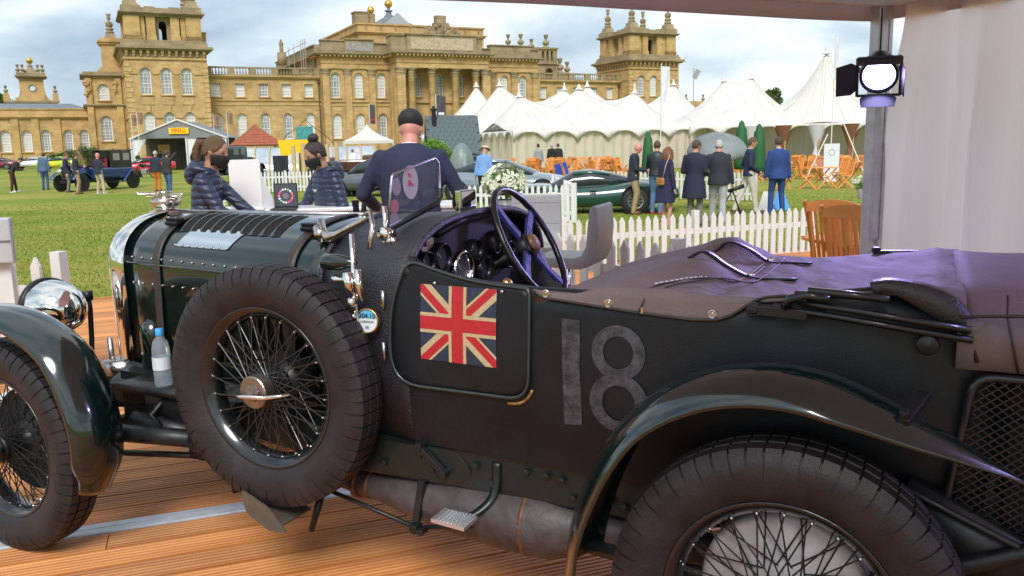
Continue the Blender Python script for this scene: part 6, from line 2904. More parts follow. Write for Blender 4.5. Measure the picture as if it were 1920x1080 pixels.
def marquee(label, origin, ang, poles, L, D, eave, saddle, bay=1.9, open_front=False, walls=True, nx=90, cone=1.0, cexp=2.3):
    """origin: front-left corner on the lawn; poles: (x, y, peak z above lawn)."""
    t = thing('marquee', label, 'marquee', (origin[0], origin[1], LAWN), ang, 'white peaked marquees')

    def rz(x, y):
        ex = min(x, L - x)
        ey = min(y, D - y)
        e = min(ex, ey)
        hd = D / 2
        q = max(0.0, min(1.0, ey / hd))
        qx = max(0.0, min(1.0, ex / hd))
        k = (q ** -3 + qx ** -3) ** (-1 / 3) if q > 1e-3 and qx > 1e-3 else 0
        z = eave + (saddle - eave) * min(1, k * 1.12) ** .85
        for px_, py_, pz in poles:
            d = math.hypot(x - px_, y - py_)
            R = hd * cone
            f = max(0.0, 1 - d / R)
            z += (pz - saddle) * f ** cexp
        return z
    q = MB()
    q.smooth = True
    ny = 40
    xs = [L * i / nx for i in range(nx + 1)]
    q.grid([[Vector((x, D * j / ny, rz(x, D * j / ny))) for j in range(ny + 1)] for x in xs])
    q.build('roof', mq_roof, t)
    # scalloped valance on the four sides

    def side(a, b, nb):
        a, b = Vector(a), Vector(b)
        n = nb * 8
        r0, r1 = [], []
        out = Vector(((b - a).y, -(b - a).x, 0)).normalized() * .03
        for i in range(n + 1):
            f = (i % 8) / 8
            p = a.lerp(b, i / n)
            dz = .10 + .55 * abs(2 * f - 1) ** 2.6
            r0.append(p + out + Vector((0, 0, eave + .01)))
            r1.append(p + out * 2 + Vector((0, 0, eave - dz)))
        m = MB()
        m.smooth = True
        m.grid([r0, r1])
        m.build('valance', mq_roof, t, solid=.01)
        if walls and not (open_front and abs(a.y) < .01 and abs(b.y) < .01):
            w = MB()
            w.smooth = True
            rows = []
            for zz in (eave - .02, eave - .6, eave * .5, .1, 0):
                rows.append([a.lerp(b, i / (n * 2)) - out * 6 + Vector((0, 0, zz)) + out * 2.2 * (math.sin(i * 1.3) + .8 * math.sin(i * .37 + zz)) for i in range(n * 2 + 1)])
            w.grid(rows)
            w.build('wall_panel', mq_wall, t)
    side((0, 0, 0), (L, 0, 0), max(1, round(L / bay)))
    side((0, D, 0), (0, 0, 0), max(1, round(D / bay)))
    side((L, 0, 0), (L, D, 0), max(1, round(D / bay)))
    side((L, D, 0), (0, D, 0), max(1, round(L / bay)))
    m = MB()
    for i in range(1, max(2, round(L / bay))):
        x = L * i / max(2, round(L / bay))
        m.tube([(x, D / 2 * j / 10, rz(x, D / 2 * j / 10) + .008) for j in range(11)], .014, n=4)
    for px_, py_, pz in poles:
        for a in (-2.6, -2.0, -1.57, -1.1, -.5):
            m.tube([(px_ + math.cos(a) * r_, max(0, py_ + math.sin(a) * r_), rz(px_ + math.cos(a) * r_, max(0, py_ + math.sin(a) * r_)) + .008) for r_ in (.25, .6, 1.1, 1.8, 2.6)], .014, n=4)
    stuff(m.build('roof_seam', M('canvas_seam', (0.55, 0.53, 0.47), .8), t))
    for px_, py_, pz in poles:
        m = MB()
        m.cyl((px_, py_, 0), (px_, py_, pz + .12), .07, n=8)
        m.lathe((px_, py_, rz(px_, py_) - .12), (0, 0, 1), [(0, .3), (.12, .14), (.3, .10), (.32, .0)], 12)
        m.build('king_pole', mq_roof, t)
    nb = max(1, round(L / bay))
    if open_front:
        for i in range(nb + 1):
            m = MB()
            m.cyl((L * i / nb, .06, 0), (L * i / nb, .06, eave), .05, n=8)
            m.build('side_pole', polem, t)
    return t


cA = Vector((0.23, 52, 0))
aA = rad(16)
ux, uy = Vector((math.cos(aA), math.sin(aA), 0)), Vector((-math.sin(aA), math.cos(aA), 0))


def inA(px, py, Y):
    p = at(px, py, Y)
    d = p - cA
    return (d.dot(ux), d.dot(uy), p.z - LAWN)


marquee('long cream marquee with three peaks and scalloped eaves behind the teak chairs', cA, aA, [(1.75, 4.4, 5.45), (5.9, 4.4, 5.4), (9.9, 4.4, 5.45)], 12.4, 8.8, 2.5, 3.75, 1.95)


def far_marquee(label, pxs, Y, py, D, ext, eave=2.5, saddle=3.9, ang=0.0, **k):
    ps = [at(a, b, Y) for a, b in zip(pxs, py)]
    x0 = min(p.x for p in ps) - ext[0]
    x1 = max(p.x for p in ps) + ext[1]
    return marquee(label, (x0, Y - D / 2), ang, [(p.x - x0, D / 2, p.z - LAWN) for p in ps], x1 - x0, D, eave, saddle, **k)


far_marquee('single-peaked white marquee farthest left of the tent row, nearest the portico', [893], 72, [156], 9, (4.2, 4.2))
far_marquee('white marquee with two peaks just behind the front tent row, left of the middle', [936, 1058], 64.5, [150, 158], 9, (3.6, 3.6), saddle=4.2)
far_marquee('white marquee with two peaks at the back, below the right stone tower', [1101, 1263], 69, [154, 151], 9, (4, 4), saddle=4.2)
far_marquee('white two-peaked marquee standing far back on the right', [1356, 1410], 63, [161, 154], 10, (5, 5), saddle=3.9)
cC = at(1292, 300, 50.5)
bp_ = at(1550, 93, 50.0)
aC = rad(-22)
uxc, uyc = Vector((math.cos(aC), math.sin(aC), 0)), Vector((-math.sin(aC), math.cos(aC), 0))
dC = bp_ - cC
mc = marquee('tall cream marquee with one high peak, open front and gathered drapes', (cC.x, cC.y), aC, [(dC.dot(uxc), dC.dot(uyc), bp_.z - LAWN)], 16, 2 * dC.dot(uyc), 2.5, 3.7, 1.75, open_front=True, cone=1.15, cexp=1.75)
# gathered drapes and dark interior furniture of the open marquee
drape = M('drape_lilac', (0.62, 0.60, 0.68), 0.7)
drape2 = M('drape_brown', (0.20, 0.09, 0.05), 0.8)
for i, x in enumerate((3.5, 5.25, 7.0, 8.75, 10.5, 12.25)):
    q = MB()
    q.smooth = True
    q.lathe((x, .25, 0), (0, 0, 1), [(2.45, .55), (2.0, .40), (1.5, .22), (1.2, .12), (1.1, .14), (.5, .3), (.05, .36)], 14)
    q.build('drape', drape if i % 2 == 0 else drape2, mc)

# ------------------------------------------------------------------ small tents, gazebo, hut, pods, banners
pt = thing('gable_tent', 'grey gabled hospitality tent with a yellow sign on its front', 'tent', (at(338, 300, 74).x, 74, LAWN), rad(8))
W = 3.9
mb = MB()
mb.prism([(-W, 0, 2.75), (W, 0, 2.75), (0, 0, 4.25)], (0, 8, 0))
mb.build('roof', M('tent_grey', (0.20, 0.21, 0.225), 0.6, var=.06, vscale=1), pt)
mb = MB()
mb.bar((-W - .1, -.05, 2.72), (0, -.05, 4.3), .12, .12)
mb.bar((W + .1, -.052, 2.72), (0, -.052, 4.3), .12, .12)
mb.build('roof_edge', white_p, pt)
for x in (-W, W, 0.6):
    mb = MB()
    mb.cyl((x, 0, 0), (x, 0, 2.75), .07, n=8)
    mb.build('tent_leg', white_p, pt)
for x0, x1 in ((-W, -2.6), (W, 2.6), (.6, 1.5)):
    mb = MB()
    mb.smooth = True
    mb.grid([[Vector((x0 + (x1 - x0) * j / 8 * s_, .1 + .04 * math.sin(j * 2.5), z)) for j in range(9)] for z, s_ in ((2.75, 1), (1.8, .55), (1.1, .2), (0, .35))])
    mb.build('drape', M('drape_white', (0.7, 0.7, 0.72), .7), pt)
mb = MB()
mb.box((0, 4.5, 1.4), (2 * W, .1, 2.8))
for x in (-1.6, .2, 2.3):
    mb.box((x, 4.4, 1.5), (1.3, .1, 2.2))
mb.build('back_wall', M('tent_inside', (0.10, 0.09, 0.085), .8), pt)
for x, cl in ((-2.3, (0.55, 0.35, 0.12)), (-.7, (0.05, 0.05, 0.06)), (1.3, (0.5, 0.33, 0.12))):
    mb = MB()
    mb.box((x, 4.3, 1.75), (1.0, .06, 1.0))
    mb.build('display_board', M('board%d' % int(x * 10), cl, .6), pt)
mb = MB()
mb.box((.1, -.12, 3.36), (1.62, .08, .52))
sg = mb.build('sign', M('sign_yellow', (0.85, 0.55, 0.0), 0.5), pt)
text_obj('PIRELLI', .46, M('sign_red', (0.55, 0.10, 0.0), .5), sg, Vector((.1, -.165, 3.36)), (1, 0, 0), (0, 0, 1), bold=.012).scale = (.82, 1, 1)

gz = thing('gazebo', 'small gazebo with a red tiled pyramid roof in front of the palace range', 'gazebo', (at(482, 300, 60).x, 60, LAWN), rad(20))
tile = M('clay_tile', (0.30, 0.09, 0.05), 0.8, var=.2, vscale=4)
apex = 3.35
for k in range(4):
    R4_ = Matrix.Rotation(k * PI / 2, 4, 'Z')
    for j in range(8):
        z0, w0 = 1.95 + (apex - 1.95) * j / 8, 1.75 * (1 - j / 8)
        z1, w1 = 1.95 + (apex - 1.95) * (j + 1.15) / 8, max(.02, 1.75 * (1 - (j + 1.15) / 8))
        nt_ = max(1, int(2 * w0 / .32))
        q = MB(R4_)
        q.prism([(-w0, -w0, z0 + .05), (w0, -w0, z0 + .05), (w1, -w1, z1 + .02), (-w1, -w1, z1 + .02)], (0, .03, -.04))
        q.build('tile_course', tile, gz)
for x in (-1.4, 1.4):
    for y in (-1.4, 1.4):
        q = MB()
        q.box((x, y, 1.0), (.14, .14, 2.0))
        q.build('gazebo_post', polem, gz)
q = MB()
q.box((0, 0, 1.95), (3.3, 3.3, .1))
q.build('wall_plate', polem, gz)

st_ = thing('peaked_tent', 'little white pointed tent standing before the palace portico', 'tent', (at(691, 300, 70).x, 70, LAWN), rad(12))
q = MB()
q.smooth = True
w = 1.9
rows = []
for z, k in ((2.2, 1.0), (2.35, .80), (2.6, .52), (2.9, .28), (3.15, .12), (3.45, .02)):
    rows.append([Vector((x * w * k, y * w * k, z)) for x, y in ((-1, -1), (0, -1), (1, -1), (1, 0), (1, 1), (0, 1), (-1, 1), (-1, 0))])
q.loft(rows, cap0=False)
q.build('roof', mq_roof, st_)
q = MB()
for x in (-1, 1):
    q.prism([(x * w, -w, 2.2), (x * w, w, 2.2), (x * w, w, 1.95), (x * w, -w, 1.95)], (.01, 0, 0))
    q.prism([(-w, x * w, 2.2), (w, x * w, 2.2), (w, x * w, 1.95), (-w, x * w, 1.95)], (0, .01, 0))
q.build('valance', mq_roof, st_)
for x in (-w, w):
    for y in (-w, w):
        q = MB()
        q.cyl((x, y, 0), (x, y, 2.2), .04, n=8)
        q.build('tent_leg', white_p, st_)

# shingle-roofed hut
hp = at(862, 300, 37)
ht = thing('shingle_hut', 'teal-grey hut with a steep shingled roof behind the man in the navy suit', 'hut', (hp.x - .25, 37, LAWN), rad(10))
teal = M('teal_shingle', (0.075, 0.105, 0.115), 0.6, var=.25, vscale=5)
teal2 = M('teal_board', (0.12, 0.16, 0.16), 0.6, var=.15, vscale=4)
q = MB()
q.prism([(-.95, -.2, 0), (-.95, 1.8, 0), (-.95, 1.8, 1.4), (-.95, .8, 2.85), (-.95, -.2, 1.4)], (1.95, 0, 0))
q.build('hut_body', teal2, ht)
rows_n, cols_n = 9, 9
p_lo, p_hi = Vector((0, -.42, 1.30)), Vector((0, .78, 2.95))
sh = MB()
dirv = (p_hi - p_lo).normalized()
nrm = Vector((0, -dirv.z, dirv.y))
for r in range(1):
    pts = rounded([(-.115, 0), (.115, 0), (.115, .27), (-.115, .27)], [.09, .09, .01, .01], 3)
    sh.prism([Vector((p.x, 0, 0)) + dirv * p.y for p in pts], nrm * .018)
sme = sh.mesh('shingle', teal)
for r in range(rows_n):
    for c_ in range(cols_n):
        p = p_lo.lerp(p_hi, r / rows_n) + Vector((-.98 + .24 * c_ + (.12 if r % 2 else 0) - .02, 0, 0)) + nrm * (.02 + .012 * (rows_n - r) * .4)
        link('shingle', sme, ht, p)
q = MB()
q.prism([(-1.12, -.44, 1.28), (-1.12, .80, 2.98), (-1.12, 2.0, 1.28), (-1.12, 2.0, 1.22), (-1.12, .80, 2.9), (-1.12, -.44, 1.22)], (2.3, 0, 0))
q.build('roof_deck', teal, ht)
q = MB()
q.cyl((-.75, .5, 2.3), (-.75, .5, 3.2), .10, n=12)
q.lathe((-.75, .5, 3.2), (0, 0, 1), [(0, .14), (.1, .14), (.12, .06), (.2, .06)], 12)
q.build('flue', blackm, ht)
# rounded garden pod wall right beside the hut
pd = thing('garden_pod', 'grey-green rounded pod with a pointed hood beside the shingled hut', 'pod', (at(866, 300, 30).x, 30, LAWN), rad(0))
q = MB()
q.smooth = True
q.lathe((0, 0, 0), (0, 0, 1), [(0, .42), (.8, .46), (1.3, .40), (1.6, .28), (1.78, .12), (1.82, 0)], 20)
q.build('pod_shell', M('pod_green', (0.16, 0.21, 0.20), .4, var=.1, vscale=5), pd)
q = MB()
q.box((.12, -.44, .8), (.12, .08, 1.3))
q.build('pod_rib', M('pod_rib_pale', (0.3, 0.36, 0.35), .4), pd)


def dome_pod(label, px, Y, r, flip=1):
    d = thing('glass_pod', label, 'pod', (at(px, 300, Y).x, Y, LAWN), rad(12))
    q = MB()
    q.smooth = True
    n = 16
    q.loft([[Vector((x, -math.cos(PI * k / n) * r, math.sin(PI * k / n) * r * 1.02)) for k in range(n + 1)] for x in (-1.6, 1.6)], closed=False)
    q.build('shell', M('pod_glass', (0.30, 0.36, 0.42), .08, spec=.9, col2=(0.55, 0.6, 0.64), vscale=.8), d)
    for x in (-1.6, -.8, 0, .8, 1.6):
        q = MB()
        q.smooth = True
        q.tube([(x, -math.cos(PI * k / n) * (r + .04), math.sin(PI * k / n) * (r + .04) * 1.02) for k in range(n + 1)], .05, n=6)
        q.build('hoop', M('hoop_wood', (0.50, 0.35, 0.16), .5), d)
    q = MB()
    q.box((0, -r * .55, .45), (2.6, .3, .9))
    q.build('bench', M('pod_bench', (0.10, 0.06, 0.045), .7), d)
    return d


dome_pod('silver glass pod with wooden hoops left of the yellow banner', 508, 50, 1.75)
dome_pod('silver glass pod with wooden hoops right of the tall wooden posts', 650, 50, 1.75)
yb = thing('yellow_banner', 'bright yellow pennant-cut banner strung between wooden posts', 'banner', (at(556, 300, 44).x, 44, LAWN))
q = MB()
q.prism([(-.9, 0, 2.15), (.62, 0, 2.15), (.62, 0, 1.15), (.2, 0, 1.5), (-.2, 0, 1.5), (-.75, 0, 1.05)], (0, .01, 0))
q.build('cloth', M('banner_yellow', (0.80, 0.52, 0.0), .6), yb)
tealb = thing('billboard', 'patterned teal panel hanging in front of the lower palace windows', 'panel', (at(574, 300, 52).x, 52, LAWN))
q = MB()
q.box((0, 0, 2.62), (1.0, .05, .75))
q.build('panel', M('panel_teal', (0.05, 0.26, 0.26), .6, var=.5, vscale=9), tealb)
q = MB()
q.smooth = True
q.tube([(-1.6, 0, 1.8), (-1.1, 0, 2.5), (-.3, 0, 3.0), (.1, 0, 3.4), (.5, 0, 3.0), (1.4, 0, 2.3), (2.0, 0, 1.6)], .02, n=6)
q.build('bent_wire', blackm, tealb)
for i, (px, h) in enumerate(((551, 1.85), (567, 1.95), (611, 1.9), (627, 1.95), (582, 1.6))):
    q = MB()
    q.cyl((0, 0, 0), (0, 0, h), .10, .09, n=10)
    tag(q.build('wooden_post', M('pale_post', (0.55, 0.40, 0.22), .7, var=.15, vscale=6)), 'pale round wooden post, number %s from the yellow banner side' % ('one', 'two', 'four', 'five', 'three')[i], 'post').location = (at(px, 300, 38).x, 38 + .2 * i, LAWN)

# ------------------------------------------------------------------ flags and poles
def flag(label, px, py0, py1, Y, col_, w=.5, pole_top=None, grp='feather flags', panel=None):
    top = at(px, py0, Y)
    bot = at(px, py1, Y)
    f = thing('feather_flag', label, 'flag', (top.x, Y, LAWN), 0, grp)
    H = top.z - LAWN
    q = MB()
    q.cyl((0, 0, 0), (0, 0, H + (pole_top or .1)), .025, n=8)
    q.build('flag_pole', white_p, f)
    q = MB()
    q.smooth = True
    hh = top.z - bot.z
    q.grid([[Vector((.02 + w * j / 6, .05 * math.sin(j * 1.1 + i * .5), H - hh * i / 8 - .10 * w * j / 6)) for j in range(7)] for i in range(9)])
    q.build('flag_cloth', col_, f)
    if panel:
        q = MB()
        q.box((w * .55, -.06, H - hh * .8), (w * .6, .01, hh * .12))
        q.build('flag_emblem', panel, f)
    return f


fdark = M('flag_charcoal', (0.06, 0.055, 0.065), .7)
fbrown = M('flag_brown', (0.09, 0.06, 0.06), .7, col2=(0.45, 0.27, 0.15), vscale=1.2)
fwhite = M('flag_white', (0.62, 0.64, 0.74), .7, col2=(0.75, 0.76, 0.8), vscale=3)
flag('narrow dark flag on the first pole left of the grey gabled tent', 245, 215, 236, 72, fbrown, .4)
flag('narrow dark flag on the second pole left of the grey gabled tent', 256, 211, 233, 72, fbrown, .45)
flag('dark flag right of the grey gabled tent, over the palace window', 399, 215, 235, 72, fbrown, .45)
flag('dark flag further right of the grey gabled tent', 424, 211, 233, 72, fbrown, .48)
flag('charcoal flag on a pole above the little white pointed tent', 692, 196, 232, 74, fdark, .45, panel=fred)
flag('large charcoal flag above the shingled hut', 817, 179, 222, 58, fdark, .62, panel=fwhite)
flag('white feather flag in front of the right stone tower', 1240, 124, 192, 40, fwhite, .38)
flag('tall thin white flag pole and flag before the high marquee peak', 1567, 70, 150, 40, fwhite, .16, .1)
q = MB()
pp_ = at(1301, 128, 150)
q.cyl((0, 0, 0), (0, 0, pp_.z - LAWN), .07, n=8)
q.box((.45, 0, pp_.z - LAWN - 1.0), (.9, .04, 1.6), m=Matrix.Rotation(.5, 3, 'Y'))
tag(q.build('flagpole', M('pole_grey', (0.3, 0.3, 0.32), .6)), 'distant grey flagpole right of the stone tower', 'flagpole').location = (pp_.x, 150, LAWN)


def parasol(label, px, Y, top_px):
    t = at(px, top_px, Y)
    s = thing('closed_parasol', label, 'parasol', (t.x, Y, LAWN), 0, 'closed green parasols')
    H = t.z - LAWN
    q = MB()
    q.smooth = True
    n = 16
    rings = []
    for z, r in ((H, .02), (H - .08, .07), (H - .2, .09), (H - .25, .13), (H - .8, .17), (H - 1.3, .20), (H - 1.5, .17)):
        rings.append([Vector((r * (1 + .18 * (i % 2)) * math.cos(2 * PI * i / n), r * (1 + .18 * (i % 2)) * math.sin(2 * PI * i / n), z)) for i in range(n)])
    q.loft(rings)
    q.build('canopy', M('parasol_green', (0.012, 0.10, 0.028), .7), s)
    q = MB()
    q.cyl((0, 0, 0), (0, 0, H), .025, n=8)
    q.build('mast', polem, s)
    return s


parasol('closed green parasol behind the man in navy blazer and khaki trousers', 1215, 31, 246)
parasol('closed green parasol just left of the walking man in a gilet', 1391, 27, 226)
parasol('closed green parasol just right of the walking man in a gilet', 1424, 27, 232)
# open grey umbrella
uo = at(1352, 248, 21.0)
um = thing('umbrella', 'open grey umbrella held up behind the white-haired man', 'umbrella', (uo.x, 21.3, uo.z - .50), 0)
q = MB()
q.smooth = True
n = 8
rings = []
for j in range(8):
    a = j / 7 * rad(78)
    rr_ = .80 * math.sin(a) / math.sin(rad(78))
    z = .62 * (math.cos(a) - math.cos(rad(78))) / (1 - math.cos(rad(78)))
    rings.append([Vector((rr_ * math.cos(2 * PI * (i / 2 + .25) / n) * (.93 if i % 2 else 1), rr_ * math.sin(2 * PI * (i / 2 + .25) / n) * (.93 if i % 2 else 1), z * .8)) for i in range(2 * n)])
rings[0] = [Vector((p.x * .01, p.y * .01, .5)) for p in rings[1]]
q.loft(rings, cap1=False)
um_o = q.build('canopy', M('umbrella_grey', (0.17, 0.20, 0.20), .5, col2=(0.30, 0.34, 0.34), vscale=1.2, transl=.2), um, solid=.004)
um_o.rotation_euler.x = rad(14)
q = MB()
q.cyl((0, 0, -.55), (0, 0, .52), .012, n=8)
q.build('shaft', blackm, um)
# A-boards and posters
ab = gnd(1452, 394)
sbd = thing('display_board', 'folding white and blue display board behind the legs of the man in blue', 'board', ab, rad(0))
for i, (c_, x) in enumerate(((white_p, -.16), (M('board_blue', (0.05, 0.30, 0.75), .5), .18))):
    q = MB()
    q.prism([(x - .26, 0, 0), (x + .22, 0, 0), (x + .08, .15, .46), (x - .08, .15, .46)], (0, .02, 0))
    q.build('board_face', c_, sbd)
ab = gnd(1557, 340)
q = MB()
q.box((0, 0, .75), (.62, .05, 1.5))
bd = q.build('poster_panel', M('poster_white', (0.66, 0.68, 0.72), .5), None)
tag(bd, 'white upright poster with a round mark beside the teak table', 'poster').location = (ab.x, ab.y, LAWN)
q = MB()
q.lathe((0, -.028, 1.15), (0, -1, 0), [(0, .13), (.002, .13), (.002, .11), (0, .11)], 20)
q.build('poster_mark', M('mark_grey', (0.25, 0.27, 0.3), .5), bd)
# guy ropes of the big marquee
for i, (x0, y0, x1, y1) in enumerate(((1552, 252, 1510, 312), (1582, 232, 1625, 338))):
    a_, b_ = at(x0, y0, 38), at(x1, y1, 35)
    q = MB()
    q.cyl(a_, (b_.x, b_.y, LAWN), .03, n=6)
    tag(q.build('guy_rope', M('rope_pale', (0.6, 0.52, 0.4), .8)), ['pale guy strut slanting down left from the open marquee eave', 'pale guy strut slanting down right from the open marquee eave'][i], 'strut')

# ------------------------------------------------------------------ other cars
darkglass = M('car_glass', (0.02, 0.03, 0.035), 0.05, spec=.8)
alloy = M('alloy_rim', (0.5, 0.48, 0.42), 0.3, 0.9)
tyr = M('tyre_plain', (0.02, 0.02, 0.021), .7)


def plain_wheel(par, x, y, r, w, rimr=.62, spokes=10, rimmat=None):
    e_ = bpy.data.objects.new('wheel', None)
    COL.objects.link(e_)
    e_.parent = par
    e_.location = (x, y, r)
    q = MB()
    q.smooth = True
    q.lathe((0, 0, 0), (0, 1, 0), [(-w / 2, r * rimr), (-w / 2, r * .9), (-w * .36, r), (w * .36, r), (w / 2, r * .9), (w / 2, r * rimr)], 28, cap=True)
    q.build('tyre', tyr, e_)
    s_ = 1 if y > 0 else -1
    q = MB()
    yo = s_ * (w / 2 + .004)
    q.lathe((0, yo, 0), (0, s_, 0), [(-.01, r * rimr), (.012, r * rimr * .97), (.008, r * rimr * .86)], 28)
    for k in range(spokes):
        a = 2 * PI * k / spokes
        q.bar((.02 * math.cos(a), yo, .02 * math.sin(a)), (r * rimr * .9 * math.cos(a), yo, r * rimr * .9 * math.sin(a)), .02 if spokes > 8 else .06, .015, upv=(0, 1, 0))
    q.lathe((0, yo, 0), (0, s_, 0), [(0, r * .14), (.03, r * .12), (.035, 0)], 14)
    q.build('rim', rimmat or alloy, e_)


def sports_car(name, label, loc, rz, body, paint_m, wheels, cabin, hw=.84, grp=None, r=.32):
    """body: (x, half width factor, z bottom, z top); cabin: (x, half width, z base, z top). front is +x."""
    c = thing(name, label, 'car', loc, rz, grp)
    q = MB()
    q.smooth = True
    rings = []
    for x, k, zb, zt in body:
        w = hw * k
        m_ = (zb + zt) / 2
        rings.append([Vector((x, y, z)) for y, z in ((-w * .82, zb), (-w * .97, zb + (zt - zb) * .2), (-w, m_), (-w * .95, zb + (zt - zb) * .78), (-w * .78, zt - .02), (-w * .4, zt + .01), (0, zt + .02), (w * .4, zt + .01), (w * .78, zt - .02), (w * .95, zb + (zt - zb) * .78), (w, m_), (w * .97, zb + (zt - zb) * .2), (w * .82, zb))])
    q.loft(rings)
    q.build('body', paint_m, c, sub=1)
    q = MB()
    q.smooth = True
    rings = []
    for x, w, zb, zt in cabin:
        rings.append([Vector((x, y, z)) for y, z in ((-w, zb), (-w * .93, zb + (zt - zb) * .55), (-w * .8, zb + (zt - zb) * .9), (-w * .4, zt), (w * .4, zt), (w * .8, zb + (zt - zb) * .9), (w * .93, zb + (zt - zb) * .55), (w, zb))])
    q.loft(rings)
    q.build('greenhouse', darkglass, c)
    q = MB()
    q.smooth = True
    mid = cabin[len(cabin) // 2 - 1:len(cabin) // 2 + 2]
    rings = []
    for x, w, zb, zt in mid:
        rings.append([Vector((x, y, z + .012)) for y, z in ((-w * .86, zb + (zt - zb) * .82), (-w * .78, zb + (zt - zb) * .95), (-w * .4, zt), (w * .4, zt), (w * .78, zb + (zt - zb) * .95), (w * .86, zb + (zt - zb) * .82))])
    q.loft(rings, closed=False)
    q.build('roof_panel', paint_m, c, solid=.02)
    for (x, w, zb, zt) in cabin[1:-1]:
        pass
    for s_ in (-1, 1):
        for i in (0, 1):
            pass
    for x in wheels:
        for s_ in (-1, 1):
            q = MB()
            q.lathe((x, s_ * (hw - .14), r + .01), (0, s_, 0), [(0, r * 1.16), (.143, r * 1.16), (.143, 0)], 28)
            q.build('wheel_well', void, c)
            plain_wheel(c, x, s_ * (hw - .07), r, .19)
    return c


GC = gnd(1196, 401)
green2 = M('racing_green', (0.006, 0.055, 0.042), .12, coat=1.0)
gcar = sports_car('sports_car', 'low dark green endurance racing coupe on the grass behind the standing visitors', (GC.x - 1.22, GC.y + .9, LAWN), rad(176),
                  [(2.35, .45, .26, .42), (2.2, .8, .18, .55), (1.7, .98, .14, .68), (1.22, 1.0, .14, .76), (.6, .98, .13, .68), (0, .98, .13, .68), (-.6, 1.0, .14, .72), (-1.22, 1.02, .15, .82), (-1.8, .96, .2, .74), (-2.25, .86, .30, .66), (-2.35, .8, .36, .6)],
                  green2, (1.22, -1.22), [(.95, .62, .66, .68), (.75, .66, .66, .80), (.30, .62, .66, 1.04), (-.15, .60, .66, 1.07), (-.6, .58, .68, 1.0), (-1.2, .5, .72, .84), (-1.4, .4, .76, .78)])
q = MB()
q.box((-.18, .855, .56), (.16, .02, .05))
q.build('door_handle', void, gcar)
q = MB()
for x0, x1 in ((.35, .0),):
    q.tube([(.30, -.0, 0)] * 2, .001)
silver = M('car_silver_blue', (0.25, 0.31, 0.34), .2, .6, coat=.6)
sc_ = gnd(940, 345)
MODERN = [(2.25, .6, .3, .55), (2.1, .85, .2, .68), (1.4, .98, .16, .82), (.7, 1.0, .16, .88), (0, 1.0, .16, .9), (-.8, 1.0, .16, .93), (-1.5, 1.0, .18, .95), (-2.0, .92, .25, .92), (-2.2, .8, .4, .85)]
MCAB = [(1.0, .68, .84, .86), (.6, .7, .86, 1.05), (.1, .62, .88, 1.25), (-.4, .6, .9, 1.29), (-.9, .6, .9, 1.22), (-1.5, .56, .92, 1.02), (-1.75, .5, .92, .95)]
sports_car('sports_car', 'silver-blue sports coupe behind the flowers, by the man in a straw hat', (at(948, 330, 27).x, 27, LAWN), rad(-14), MODERN, silver, (1.35, -1.35), MCAB, .92)
sports_car('saloon_car', 'grey saloon partly hidden behind the man in the navy suit', (at(712, 340, 31).x, 31, LAWN), rad(172), MODERN, M('car_grey', (0.12, 0.14, 0.16), .2, .5, coat=.6), (1.35, -1.35), [(a, b, c_, d_ + (.14 if d_ > 1 else 0)) for a, b, c_, d_ in MCAB], .9)
wcar = M('car_white', (0.66, 0.68, 0.70), .2, coat=.6)
sports_car('sports_car', 'white supercar parked on the far left edge of the lawn', (at(58, 300, 98).x, 98, LAWN), rad(190), MODERN, wcar, (1.35, -1.35), MCAB, .95, 'far parked cars')
sports_car('sports_car', 'second white car behind the white supercar at far left', (at(75, 292, 108).x, 108, LAWN), rad(186), MODERN, wcar, (1.35, -1.35), MCAB, .95, 'far parked cars')
sports_car('sports_car', 'bright green and yellow sports car far behind the blue limousine', (at(108, 300, 92).x, 92, LAWN), rad(185), MODERN, M('car_lime', (0.06, 0.42, 0.03), .2, coat=.6, col2=(0.75, 0.6, 0.02), vscale=1.4), (1.35, -1.35), MCAB, .9, 'far parked cars')
sports_car('sports_car', 'dark red car at the extreme left behind the white barrier', (at(-6, 300, 95).x, 95, LAWN), rad(186), MODERN, M('car_maroon', (0.15, 0.015, 0.03), .2, coat=.6), (1.35, -1.35), MCAB, .9, 'far parked cars')
sports_car('sports_car', 'bright red sports car behind the motorcycle', (at(272, 300, 66).x, 66, LAWN), rad(200), MODERN, M('car_red', (0.55, 0.02, 0.04), .2, coat=.6), (1.35, -1.35), MCAB, .85, 'far parked cars')


